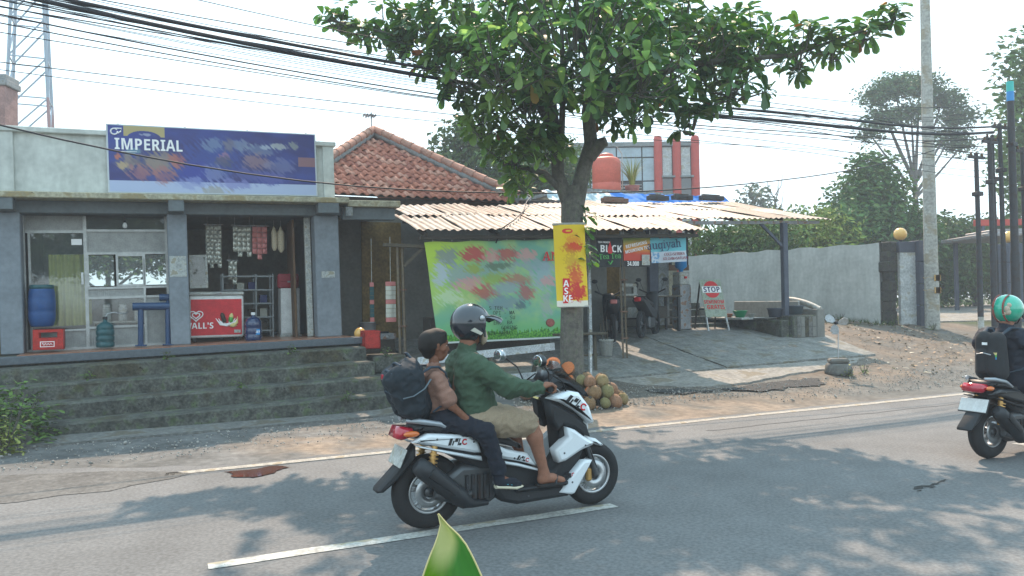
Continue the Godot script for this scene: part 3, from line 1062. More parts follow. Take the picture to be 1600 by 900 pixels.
	for i in 3:
		var j := thing("glass_jar", ["pale glass jar behind the shop's lower window, leftmost of three", "pale glass jar behind the shop's lower window, middle of three", "pale glass jar behind the shop's lower window, rightmost of three"][i], "jar", V(-.62 + i * .22, fy + .38, -13.52), 0, "jars behind the shop's lower window")
		st = mb()
		lathe(st, [Vector2(0, 0), Vector2(.055, 0), Vector2(.06, .02), Vector2(.06, .20), Vector2(.045, .23)], 14)
		put(st, "jar", M.off_white, j)
		st = mb()
		lathe(st, [Vector2(.047, .225), Vector2(.05, .23), Vector2(.05, .26), Vector2(0, .262)], 14)
		put(st, "lid", M.white, j)
	var ct := thing("shop_counter", "low dark counter behind the shop's lower window", "counter", V(-.42, fy, -13.55))
	bx("body", V(-.36, 0, -.12), V(.36, .35, .1), M.dark_wood, ct, .006)
	bx("top", V(-.38, .35, -.14), V(.38, .38, .12), M.inner_wall, ct, .006)
	# hanging sachet strips and crackers
	sachets(V(.96, 3.0, -13.75), 4, 9, "silver sachet strips hanging left in the shop opening", M.foil, .062)
	sachets(V(1.42, 3.0, -13.8), 4, 5, "short silver sachet strips hanging at the middle of the shop opening", M.foil, .075)
	sachets(V(1.70, 3.0, -13.75), 3, 5, "pink sachet strips hanging under the shop ceiling", M.foil_pink, .082)
	sachets(V(1.28, 2.42, -14.0), 2, 4, "narrow silver sachet strips hanging low above the display rack", M.foil, .07)
	for i in 2:
		var k := thing("cracker_bag", ["short cream bag of crackers hanging beside the pink sachets", "long cream bag of crackers hanging rightmost in the shop opening"][i], "snack bag", V(1.93 + i * .11, 2.95, -13.72), 0, "cracker bags hanging in the shop")
		st = mb()
		tube(st, [V(0, 0, 0), V(0, -.05, 0), V(.005, -.12, 0), V(.01, -.36 - .03 * i, 0), V(.012, -.42 - .03 * i, 0)], [.006, .03, .05 + .012 * i, .048 + .012 * i, .02], 10)
		put(st, "bag", M.cracker, k)
		st = mb()
		tube(st, [V(0, 0, 0), V(0, .1, 0)], .004, 5)
		put(st, "string", M.off_white, k)

func crate(at: Vector3, turn: float, label: String) -> void:
	var c := thing("bottle_crate", label, "crate", at, turn, "red bottle crates")
	bx("floor", V(-.19, 0, -.13), V(.19, .02, .13), M.crate_red, c)
	for s in [-1, 1]:
		bx("end_wall", V(s * .19, 0, -.13), V(s * .175, .29, .13), M.crate_red, c)
		bx("side_bottom", V(-.19, 0, s * .13), V(.19, .17, s * .115), M.crate_red, c)
		bx("side_rim", V(-.19, .25, s * .13), V(.19, .29, s * .112), M.crate_red, c)
		for x in [-.19, .115]: bx("side_post", V(x, .17, s * .13), V(x + .075, .25, s * .115), M.crate_red, c)
	bx("white_frame", V(-.10, .04, .1305), V(.08, .12, .133), M.white_print, c)
	bx("emblem_field", V(-.09, .05, .1335), V(.07, .11, .135), M.crate_red, c)
	var sq := mb()
	var w := []
	for i in 22: w.append(V(-.075 + i * .0062, .08 + .016 * sin(i * 1.15) * (1.3 - i * .03), .1365))
	tube(sq, w, .0035, 4)
	put(sq, "script_emblem", M.white_print, c)

func gallon(called: String, at: Vector3, m: Material, label: String, hose: bool) -> void:
	var g := thing(called, label, "water bottle", at)
	var st := mb()
	if hose:
		lathe(st, [Vector2(0, 0), Vector2(.115, 0), Vector2(.125, .02), Vector2(.125, .07), Vector2(.112, .085), Vector2(.125, .10), Vector2(.125, .16), Vector2(.112, .175), Vector2(.125, .19), Vector2(.125, .25), Vector2(.112, .265), Vector2(.122, .28), Vector2(.11, .33), Vector2(.06, .37), Vector2(.03, .38), Vector2(.03, .42), Vector2(0, .42)], 22)
	else:
		lathe(st, [Vector2(0, 0), Vector2(.12, 0), Vector2(.132, .02), Vector2(.132, .09), Vector2(.124, .105), Vector2(.132, .12), Vector2(.132, .19), Vector2(.124, .205), Vector2(.132, .22), Vector2(.132, .29), Vector2(.11, .35), Vector2(.055, .385), Vector2(.03, .395), Vector2(.03, .42)], 22)
	put(st, "bottle", m, g)
	st = mb()
	lathe(st, [Vector2(.033, .415), Vector2(.034, .45), Vector2(.028, .458), Vector2(0, .458)], 14)
	put(st, "cap", M.black_print if hose else M.white, g)
	if hose:
		st = mb()
		tube(st, [V(0, .44, 0), V(.03, .50, 0), V(.12, .52, -.02), V(.24, .49, -.04), V(.30, .52, -.1)], .008, 6)
		put(st, "hose", M.steel, g)
	else:
		bx("label", V(.02, .10, .118), V(.085, .19, .126), M.sky_blue, g)
		text("lettering", "VIT", .035, M.white_print, g, Transform3D(Basis.IDENTITY, V(.052, .145, .127)))

func sachets(at: Vector3, cols: int, rows: int, label: String, m: Material, w: float) -> void:
	var s := thing("sachet_strips", label, "sachet strips", at, 0, "sachet strips hanging in the shop")
	var g := mb()
	var h := w * 1.15
	g.set_smooth_group(0)
	var N := 4
	for i in N:
		for j in N:
			var P := func(u: float, v: float): return V((u - .5) * w * .94, (v - .5) * h * .94, .014 * sin(PI * u) * sin(PI * v) * (1.0 + .4 * sin(9 * u + 5 * v)))
			quad(g, P.call(float(i) / N, float(j) / N), P.call(float(i) / N, float(j + 1) / N), P.call(float(i + 1) / N, float(j + 1) / N), P.call(float(i + 1) / N, float(j) / N))
	quad(g, V(-.47 * w, -.47 * h, -.003), V(.47 * w, -.47 * h, -.003), V(.47 * w, .47 * h, -.003), V(-.47 * w, .47 * h, -.003))
	g.generate_normals()
	var mesh := g.commit()
	for c in cols:
		for r in rows + (c % 2):
			inst(mesh, "sachet", m, s, Transform3D(Basis.from_euler(V(rng.randf_range(-.1, .1), rng.randf_range(-.25, .25), rng.randf_range(-.04, .04))), V((c - (cols - 1) * .5) * w, -.06 - (r + .5) * h, rng.randf_range(-.01, .01))))
	bx("hanging_rod", V(-cols * w * .5 - .03, -.055, -.008), V(cols * w * .5 + .03, -.04, .008), M.grey_metal, s)
	for k in [-1, 1]: bx("hook_wire", V(k * cols * w * .4 - .003, -.05, -.003), V(k * cols * w * .4 + .003, .12, .003), M.grey_metal, s)

# ---------------------------------------------------------------- house with the tiled hip roof
func tile_house() -> void:
	var h := thing("tiled_house", "ochre house with a red clay tile roof behind the shop", "house", V(5.2, .9, -17.0))
	# local: x across, y up, z towards the road
	bx("wall", V(-2.1, 0, -5.0), V(2.3, 3.0, .0), M.ochre_wall, h)
	bx("door", V(-1.9, .0, .0), V(-1.25, 2.0, .03), M.wood, h, .006)
	bx("eave_board", V(-2.45, 2.86, .55), V(2.55, 3.0, .6), M.dark_wood, h)
	# roof plane facing the road: eave at y 3.0 z .75, peak at y 5.0 z -2.3
	var e := V(0, 3.02, .78)
	var pk := V(0, 4.98, -2.3)
	var n := (pk - e)
	var L := n.length()
	var up := n / L
	var out := V(1, 0, 0).cross(up) * -1.0
	if out.y < 0: out = -out
	var half := 2.62
	var tm := mb()
	tm.set_smooth_group(0)
	var W := .205
	var H := .31
	var prof := []
	for i in 7:
		var u := i / 6.0
		prof.append(V((u - .5) * W * 1.06, 0, .028 * sin(u * TAU) + .022))
	for i in 6:
		var a: Vector3 = prof[i]
		var b: Vector3 = prof[i + 1]
		var d := V(0, H, -.03)
		quad(tm, a, a + d, b + d, b)
		quad(tm, a - V(0, 0, .018), a, b, b - V(0, 0, .018))
	tm.generate_normals()
	var tile := tm.commit()
	var under := mb()
	for t in [[V(-half, 0, 0), V(half, 0, 0)]]:
		under.set_smooth_group(-1)
		for p in [e + V(-half, 0, 0) - out * .03, pk - out * .03, e + V(half, 0, 0) - out * .03]: under.add_vertex(p)
	put(under, "roof_boarding", M.dark_wood, h)
	var rows := int(L / .262)
	for r in rows:
		var t := (r + .3) / float(L / .262)
		var wd := half * (1.0 - t)
		var k := int(wd * 2 / W)
		for i in k + 1:
			var x := -wd + W * .5 + i * W + (W * .3 if r % 2 else 0.0) * .3
			if absf(x) > wd - .02: continue
			var o := e + up * (r * .262) + V(x, 0, 0) + out * rng.randf_range(0, .012)
			var bs := Basis(V(1, 0, 0), up, out) * Basis.from_euler(V(0, 0, rng.randf_range(-.025, .025)))
			inst(tile, "roof_tile", [M.roof_tile, M.roof_tile, M.roof_tile_b, M.roof_tile_c][rng.randi() % 4], h, Transform3D(bs, o))
	# side planes
	for s in [-1, 1]:
		var sp := mb()
		sp.set_smooth_group(-1)
		quad(sp, e + V(s * half, .02, 0), pk + V(0, .02, 0), pk + V(0, .02, -4.5), V(s * half, 3.02, -6.5))
		put(sp, "roof_side", M.roof_tile_b, h)
		# mortar band and ridge caps along the hip
		var A := e + V(s * half, .07, .02)
		var B := pk + V(0, .09, .02)
		var d := (B - A)
		var st := mb()
		var side := d.normalized().cross(out)
		tube(st, [A, A.lerp(B, .5) + V(0, -.03, 0), B], .085, 8, true, 1.1, out)
		put(st, "mortar_band", M.mortar, h)
		var cap := mb()
		tube(cap, [V(0, 0, 0), V(0, .36, 0)], [.105, .085], 9)
		cap.generate_normals()
		var cm := cap.commit()
		var cn := int(d.length() / .32)
		for i in cn:
			var y := d.normalized()
			var x := y.cross(V(0, 0, 1)).normalized()
			inst(cm, "ridge_cap", [M.ridge, M.roof_tile_c][i % 2], h, Transform3D(Basis(x, y, x.cross(y)), A + d * (float(i) / cn) + out * .06 + V(0, .04, 0)))
	var st2 := mb()
	tube(st2, [pk + V(0, .12, 0), pk + V(0, .14, -4.4)], .1, 8)
	put(st2, "ridge", M.ridge, h)
	# antenna
	var an := thing("roof_antenna", "thin television antenna on the tiled roof", "antenna", V(5.18, 5.95, -19.35))
	bx("mast", V(-.012, -.1, -.012), V(.012, .56, .012), M.grey_metal, an)
	bx("boom", V(-.22, .46, -.008), V(.10, .476, .008), M.grey_metal, an)
	for i in 5: bx("element", V(-.2 + i * .07, .44 - .02 * (i % 2), -.14), V(-.19 + i * .07, .50, .14), M.grey_metal, an)
	# roof finial / chimney cap beside the roof
	var c := thing("vent_cowl", "grey domed concrete vent cowl beside the tiled roof", "roof vent", V(8.25, 3.55, -16.8))
	var st3 := mb()
	lathe(st3, [Vector2(.12, -2.8), Vector2(.12, .42), Vector2(.11, .45)], 12)
	put(st3, "stem", M.mortar, c)
	st3 = mb()
	lathe(st3, [Vector2(.12, .44), Vector2(.20, .46), Vector2(.185, .52), Vector2(.10, .60), Vector2(.05, .66), Vector2(.035, .74), Vector2(0, .76)], 14)
	put(st3, "cap", M.mortar, c)
	st3 = mb()
	slab(st3, [Vector2(-.62, -.5), Vector2(.35, -.5), Vector2(.35, .20), Vector2(-.05, .28), Vector2(-.55, .02)], [[-.06, 0], [.06, 0]])
	put(st3, "gable_stub", M.parapet, c)

# ---------------------------------------------------------------- corrugated sheet, x across, y up the slope, z out
func sheet_mesh(w: float, l: float, waves: int) -> ArrayMesh:
	var st := mb()
	st.set_smooth_group(0)
	var N := waves * 5
	for side in 2:
		for i in N:
			for j in 3:
				var P := func(a: int, b: int):
					var u := float(a) / N
					var v := b / 3.0
					return V((u - .5) * w, v * l, .017 * sin(u * waves * TAU) - side * .004 + .012 * sin(v * 5 + u * 3))
				if side == 0: quad(st, P.call(i, j), P.call(i, j + 1), P.call(i + 1, j + 1), P.call(i + 1, j))
				else: quad(st, P.call(i, j), P.call(i + 1, j), P.call(i + 1, j + 1), P.call(i, j + 1))
	st.generate_normals()
	return st.commit()

# lays sheets along an eave from a to b, rising to the back edge
func sheets(parent: Node, a: Vector3, b: Vector3, back: Vector3, n: int, mesh: ArrayMesh, called := "roof_sheet") -> void:
	var mats := [M.zinc, M.zinc_b, M.zinc_c, M.zinc]
	for i in n:
		var t := (i + .5) / n
		var o := a.lerp(b, t)
		var up := (back - (a + b) / 2).normalized()
		var x := (b - a).normalized()
		var z := x.cross(up).normalized()
		up = z.cross(x)
		var bs := Basis(x, up, z) * Basis.from_euler(V(rng.randf_range(-.018, .018), rng.randf_range(-.02, .02), rng.randf_range(-.02, .02)))
		inst(mesh, called, mats[rng.randi() % 4], parent, Transform3D(bs, o + z * (.012 * (i % 2)) + up * rng.randf_range(-.10, .07)))

func stall() -> void:
	var s := thing("food_stall", "open food stall under a low corrugated sheet roof", "stall")
	var m1 := sheet_mesh(.90, 1.42, 6)
	sheets(s, V(3.98, 2.76, -11.95), V(9.85, 2.93, -11.95), V(6.92, 3.25, -13.3), 7, m1)
	sheets(s, V(4.2, 3.17, -13.25), V(9.9, 3.33, -13.25), V(7.05, 3.60, -14.6), 7, m1)
	# frame
	bar("eave_beam", V(4.0, 2.66, -12.06), V(9.7, 2.82, -12.06), .10, .06, M.dark_wood, s)
	bar("middle_beam", V(4.1, 3.05, -13.25), V(9.7, 3.22, -13.25), .08, .06, M.dark_wood, s)
	bar("back_beam", V(4.2, 3.45, -14.55), V(9.7, 3.62, -14.55), .08, .06, M.dark_wood, s)
	for x in [4.1, 5.4, 6.8, 8.2, 9.6]: bar("rafter", V(x, 2.70 + (x - 4) * .03, -12.0), V(x + .1, 3.5 + (x - 4) * .03, -14.6), .05, .07, M.dark_wood, s)
	for p in [[3.72, -12.25, 2.58], [8.03, -12.2, 2.72]]:
		var g := gh(p[0], p[1])
		for k in 2: bar("bamboo_post", V(p[0] + k * .085, g, p[1]), V(p[0] - .03 + k * .085, p[2], p[1] - .02), .035, .035, M.bamboo, s)
		for y in [.9, 1.4, 2.0]: bx("tie", V(p[0] - .03, g + y - .5, p[1] - .03), V(p[0] + .11, g + y - .475, p[1] + .03), M.rust_steel, s)
	bar("lintel", V(3.45, 2.55, -12.25), V(4.15, 2.52, -12.2), .10, .05, M.old_wood, s)
	bar("brace", V(3.8, 2.2, -12.25), V(4.15, 2.55, -12.2), .05, .05, M.old_wood, s)
	bar("white_post", V(7.62, gh(7.62, -12.7), -12.7), V(7.6, 3.0, -12.7), .06, .06, M.white_wood, s)
	bx("back_wall", V(3.1, .4, -15.0), V(9.4, 3.5, -14.9), M.dark_wall, s)
	bx("ochre_panel", V(3.75, .9, -14.9), V(4.55, 3.2, -14.86), M.ochre_wall, s)
	bx("counter", V(4.5, .5, -13.4), V(6.9, 1.32, -13.0), M.dark_wood, s)
	# banner with the menu
	var im := Image.create(512, 400, false, Image.FORMAT_RGB8)
	var n1 := noise(.008, 51)
	var n2 := noise(.09, 52)
	for y in 400:
		for x in 512:
			var c := Color(.40, .64, .56).lerp(Color(.56, .72, .50), clampf(.5 + n1.get_noise_2d(x, y) * 1.5, 0, 1))
			c = c.lerp(Color(.66, .78, .24), clampf(1.25 - Vector2(x / 220.0, y / 260.0).length(), 0, 1))
			if y > 290: c = c.lerp(Color(.38, .66, .42), clampf((y - 290) / 60.0, 0, 1) * .85)
			if y > 362 + n2.get_noise_2d(x * .6, 7) * 26: c = Color(.36, .62, .16).lerp(Color(.16, .42, .10), clampf(.5 + n2.get_noise_2d(x, y) * 2, 0, 1))
			im.set_pixel(x, y, c)
	var red := Color(.70, .27, .27)
	var ash := Color(.52, .60, .64)
	var pink := Color(.78, .56, .55)
	brushed(im, [[70, 60, 46, 50, Color(.46, .50, .55), .8], [110, 130, 90, 60, ash, .8], [40, 130, 34, 60, Color(.66, .72, .76), .9], [230, 110, 130, 40, ash, .6], [170, 52, 62, 36, red, .9], [230, 60, 40, 34, pink, .8], [290, 55, 50, 34, red, .75], [360, 60, 44, 34, pink, .8], [250, 100, 60, 20, Color(.30, .40, .30), .7], [160, 110, 40, 24, Color(.55, .62, .22), .8], [140, 170, 70, 34, pink, .8], [240, 150, 60, 30, Color(.55, .64, .25), .7], [320, 160, 70, 28, red, .5], [200, 205, 60, 34, red, .7], [280, 190, 70, 30, ash, .8], [350, 210, 40, 40, red, .65], [420, 150, 60, 70, Color(.58, .66, .70), .8], [400, 100, 90, 30, ash, .7], [440, 170, 36, 26, pink, .7], [270, 250, 90, 36, Color(.44, .54, .58), .8], [330, 260, 30, 20, Color(.26, .36, .40), .7], [120, 240, 60, 40, Color(.70, .78, .50), .7], [60, 220, 60, 36, Color(.72, .80, .70), .7], [430, 270, 28, 60, Color(.58, .60, .64), .6]], 53)
	for x in 512:
		for y in [393, 394, 395, 396, 397, 398, 399]: im.set_pixel(x, y, Color(.74, .77, .76))
	printed("menu_print", im)
	var ba := thing("menu_banner", "large teal and green food menu banner hung on the stall front", "banner", V(4.2, .9, -12.12))
	var st := mb()
	st.set_smooth_group(0)
	var NX := 16
	var NY := 10
	for side in 2:
		for i in NX:
			for j in NY:
				var P := func(a: int, b: int):
					var u := float(a) / NX
					var v := float(b) / NY
					var top := V(-.09, 1.69, 0).lerp(V(2.6, 1.80, 0), u)
					var bot := V(.10, .0, .05).lerp(V(2.55, .02, .02), u)
					st.set_uv(Vector2(u, v))
					return top.lerp(bot, v) + V(0, .012 * sin(u * 24) * (1 - v), .02 * sin(u * 7 + v * 3) + .012 * sin(v * 9 + u * 15) - side * .003)
				var q := [[i, j], [i + 1, j], [i + 1, j + 1], [i, j + 1]]
				for k in ([0, 1, 2, 0, 2, 3] if side == 0 else [0, 2, 1, 0, 3, 2]):
					var p: Vector3 = P.call(q[k][0], q[k][1])
					st.add_vertex(p)
	put(st, "cloth", M.menu_print, ba)
	text("lettering", "AN", .16, M.red_print, ba, Transform3D(Basis.IDENTITY, V(2.25, 1.48, .06)), "Droid Serif")
	var rows := [["S TEH -", 1.20, .58], ["OPI - MA", 1.30, .495], ["I - SU", 1.36, .41], ["ENG: BA", 1.28, .325], ["GORENG", 1.40, .24], ["MIE REBU", 1.20, .155]]
	for r in rows: text("menu_line", r[0], .062, M.black_print, ba, Transform3D(Basis.IDENTITY, V(r[1], r[2], .088)), "Droid Sans Mono")
	var bowl := mb()
	ell(bowl, V(2.22, .30, .055), V(.09, .075, .006), 12)
	put(bowl, "printed_bowl", M.brick, ba)
	for i in 8: bx("tie", V(.05 + i * .34, 1.70 + i * .013, -.01), V(.065 + i * .34, 1.80 + i * .013, .01), M.off_white, ba)
	# bench with white planks in front of the stall
	var g0 := gh(5.0, -11.4)
	var be := thing("plank_bench", "long bench of two white planks in front of the menu banner", "bench", V(4.9, g0, -11.3))
	bar("plank", V(-1.2, .36, 0), V(1.15, .50, .05), .12, .04, M.white_wood, be, V(0, 0, 1))
	bar("plank", V(-1.2, .03, .3), V(1.1, .08, .3), .10, .04, M.white_wood, be, V(0, 0, 1))
	for x in [-.9, .0, .9]:
		bar("leg", V(x, -.05, .28), V(x, .42 + x * .05, -.02), .06, .05, M.old_wood, be)
		bar("leg", V(x, -.02, -.28), V(x, .42 + x * .05, -.02), .06, .05, M.old_wood, be)
	# stool / wooden stand behind the trunk
	var wt := thing("wooden_trestle", "rough wooden trestle behind the tree trunk", "trestle", V(6.75, gh(6.75, -11.6), -11.6))
	for x in [-.3, .3]:
		bar("leg", V(x - .08, 0, .15), V(x, .62, 0), .05, .05, M.old_wood, wt)
		bar("leg", V(x + .08, 0, -.15), V(x, .62, 0), .05, .05, M.old_wood, wt)
	bx("board", V(-.48, .62, -.12), V(.48, .66, .12), M.old_wood, wt, .006)
	bx("stretcher", V(-.34, .25, -.02), V(.34, .29, .02), M.old_wood, wt)
	# things heaped at the left end of the stall
	var ball := thing("orange_ball", "orange ball on the ledge right of the shop column", "ball", V(3.17, 1.09, -12.75))
	st = mb()
	ell(st, V(0, 0, 0), V(.10, .10, .10), 16)
	put(st, "ball", M.globe, ball)
	st = mb()
	tube(st, range(17).map(func(i): return V(.1005 * cos(TAU * i / 16.0), .1005 * sin(TAU * i / 16.0), 0)), .003, 4)
	put(st, "seam", M.rust_steel, ball)
	var ck := thing("gas_stove", "dim steel gas stove in the dark left end of the stall", "stove", V(3.62, .95, -13.4))
	bx("stand", V(-.28, -.55, -.22), V(.28, .0, .22), M.dark_wood, ck, .01)
	bx("hob", V(-.30, 0, -.22), V(.30, .11, .22), M.grey_metal, ck, .012)
	for x in [-.14, .14]:
		st = mb()
		lathe(st, [Vector2(.09, .11), Vector2(.095, .135), Vector2(.05, .13), Vector2(.04, .12)], 14, Transform3D(Basis.IDENTITY, V(x, 0, 0)))
		put(st, "burner", M.black_print, ck)
		st = mb()
		lathe(st, [Vector2(0, 0), Vector2(.025, 0), Vector2(.022, .02), Vector2(0, .022)], 10, Transform3D(Basis.from_euler(V(PI / 2, 0, 0)), V(x, .05, .22)))
		put(st, "knob", M.steel, ck)
	var pot := thing("cooking_pot", "dented aluminium pot on the stall's stove", "pot", V(3.48, 1.085, -13.4))
	st = mb()
	lathe(st, [Vector2(0, 0), Vector2(.12, 0), Vector2(.135, .03), Vector2(.135, .17), Vector2(.145, .175), Vector2(.128, .165), Vector2(.125, .03), Vector2(0, .02)], 18)
	put(st, "body", M.steel, pot)
	for sx in [-1, 1]: bx("handle", V(sx * .135, .12, -.04), V(sx * .165, .135, .04), M.black_print, pot)
	var blk := thing("mossy_block", "mossy concrete block between the steps and the stall", "concrete block", V(3.5, .25, -12.1))
	bx("lower_course", V(-.32, -.2, -.6), V(.42, .22, .55), M.step_concrete, blk, .03)
	bx("upper_course", V(-.30, .22, -.6), V(.25, .50, .1), M.step_concrete, blk, .03)
	for i in 2:
		var snk := thing("snack_strip", ["narrow teal snack strip hanging at the stall's left end", "wide pale snack strip hanging on the stall's left post"][i], "snack strip", V(3.42 + i * .2, 1.95, -12.9 + i * .45), 0, "snack strips in the stall")
		for k in 9: bx("packet", V(-.035 - i * .05, -.075 * k - .07, -.008 - .004 * (k % 2)), V(.035 + i * .05, -.075 * k, .006 + .004 * (k % 3)), [M.teal_plastic, M.foil][i] if (k * 5) % 4 else M.foil_pink, snk)
		bx("string", V(-.004, 0, -.004), V(.004, .75, .004), M.off_white, snk)
	# parked motorbike and bucket under the roof
	var bk := thing("plastic_bucket", "dirty white plastic bucket beside the stall's white post", "bucket", V(7.85, gh(7.85, -12.5) + .03, -12.5))
	st = mb()
	lathe(st, [Vector2(0, 0), Vector2(.105, 0), Vector2(.135, .28), Vector2(.145, .285), Vector2(.145, .31), Vector2(.13, .31), Vector2(.10, .02), Vector2(0, .02)], 18)
	put(st, "pail", M.off_white, bk)
	st = mb()
	tube(st, range(9).map(func(i): return V(.14 * cos(PI * i / 8.0), .29 - .06 * sin(PI * i / 8.0), .14)), .004, 4)
	put(st, "handle", M.steel, bk)
	for i in 3:
		st = mb()
		tube(st, [V(-.05 + i * .05, .05, 0), V(-.10 + i * .07, .62 + i * .06, -.05)], .013, 6)
		put(st, "stick", M.old_wood, bk)

# ---------------------------------------------------------------- canopy, its house and roof junk
func canopy_house() -> void:
	var s := thing("canopy_house", "ochre house with a tall corrugated canopy over the yard", "house")
	var m1 := sheet_mesh(.98, 1.9, 6)
	sheets(s, V(10.0, 3.30, -13.45), V(14.78, 3.46, -13.45), V(12.4, 3.80, -15.3), 5, m1)
	sheets(s, V(10.3, 3.72, -15.2), V(15.0, 3.86, -15.2), V(12.7, 4.20, -17.0), 5, m1)
	var m2 := sheet_mesh(.85, 2.6, 6)
	sheets(s, V(7.4, 3.20, -13.55), V(9.75, 3.30, -13.55), V(8.9, 3.95, -16.2), 3, m2)
	bar("front_beam", V(7.3, 3.14, -13.62), V(14.6, 3.38, -13.62), .12, .07, M.grey_metal, s)
	bar("rear_beam", V(10.2, 3.66, -15.3), V(14.8, 3.80, -15.3), .10, .07, M.grey_metal, s)
	for x in [10.4, 11.9, 13.4]: bar("rafter", V(x, 3.30 + (x - 10) * .034, -13.55), V(x + .3, 4.02 + (x - 10) * .034, -16.9), .06, .08, M.dark_steel, s)
	bx("post", V(13.32, gh(13.3, -13.5), -13.56), V(13.46, 3.32, -13.44), M.gate_grey, s, .008)
	bar("brace", V(13.36, 2.75, -13.5), V(12.75, 3.32, -13.6), .06, .06, M.gate_grey, s)
	# house behind
	bx("ochre_wall", V(8.0, .9, -17.2), V(11.9, 3.6, -17.0), M.ochre_wall, s)
	bx("front_pier", V(10.72, .8, -15.35), V(10.98, 3.25, -15.1), M.gate_grey, s, .01)
	bx("pier_face", V(10.99, .8, -15.3), V(11.3, 3.35, -15.12), M.mortar, s, .01)
	bx("dark_side", V(10.0, .8, -15.28), V(10.72, 3.2, -15.2), M.dark_wall, s)
	bx("dark_door", V(9.35, .9, -17.0), V(10.1, 2.9, -16.96), M.dark_wood, s)
	bx("flat_roof", V(7.9, 3.75, -21.0), V(12.0, 3.95, -17.0), M.mortar, s)
	bx("side_wall", V(11.7, .9, -21.0), V(11.9, 3.75, -17.2), M.dark_wall, s)
	bx("rear_wall", V(8.0, .9, -21.0), V(11.7, 3.75, -20.8), M.dark_wall, s)
	bar("roof_edge_beam", V(10.2, 4.0, -17.05), V(15.2, 4.2, -17.05), .1, .1, M.dark_steel, s)
	# window grille beyond the canopy
	bx("grille_sill", V(12.15, 2.35, -17.02), V(13.3, 2.5, -16.9), M.wood, s)
	for x in [12.15, 12.7, 13.25]: bx("grille_post", V(x, 2.5, -17.0), V(x + .06, 3.65, -16.93), M.dark_steel, s)
	for y in [2.75, 3.05, 3.35]: bx("grille_rail", V(12.21, y, -16.98), V(13.25, y + .03, -16.95), M.dark_steel, s)
	# steps up to the house
	for k in 5: bx("step", V(9.7, .7, -17.0), V(13.3 - .12 * k, .96 + .17 * k, -15.05 - .32 * k), M.step_concrete, s, .015)
	for k in 5: bx("step_nosing", V(11.6, .962 + .17 * k, -15.12 - .32 * k), V(13.3 - .12 * k, .975 + .17 * k, -15.045 - .32 * k), M.off_white, s)
	# blue tarpaulin over the roof edge
	var t := thing("roof_tarpaulin", "crumpled blue and pale tarpaulin along the roof edge", "tarpaulin", V(9.9, 4.02, -17.6))
	for part in [[-.7, 1.3, M.tarp_pale, "pale_sheet"], [1.3, 5.3, M.tarp_blue, "blue_sheet"]]:
		var st := mb()
		st.set_smooth_group(0)
		var N := 40
		var nz := noise(1.1, 61)
		for side in 2:
			for i in N:
				for j in 5:
					var P := func(a: int, b: int):
						var x: float = lerpf(part[0], part[1], float(a) / N)
						var v := b / 5.0
						return V(x, .44 + .05 * x * .3 - v * .34 + .05 * nz.get_noise_2d(x * 3, v * 4), .45 * v + .12 * nz.get_noise_2d(x * 4 + 9, v * 5) - side * .004)
					if side == 0: quad(st, P.call(i, j), P.call(i + 1, j), P.call(i + 1, j + 1), P.call(i, j + 1))
					else: quad(st, P.call(i, j), P.call(i, j + 1), P.call(i + 1, j + 1), P.call(i + 1, j))
		put(st, part[3], part[2], t)
	var desc := ["black plank lying on the roof nearest the trunk", "short rusty plank on the roof below the tank", "black plank on the roof left of the pillars", "black plank on the roof below the red pillars", "black plank on the roof at the tarpaulin's right end"]
	var px := [[8.8, 3.92, 1.2], [10.85, 4.08, .75], [12.2, 4.2, .6], [13.0, 4.25, .6], [14.0, 4.28, .75]]
	for i in 5:
		var o := thing("roof_plank", desc[i], "plank", V(px[i][0], px[i][1], -16.75), rng.randf_range(-.08, .08), "planks weighing down the roof")
		bx("board", V(-px[i][2] / 2, 0, -.1), V(px[i][2] / 2, .12, .1), M.rust_steel if i == 1 else M.dark_steel, o, .01)
		bx("batten", V(-px[i][2] / 2 + .06, .12, -.06), V(px[i][2] / 2 - .1, .16, .03), M.dark_wood, o, .006)

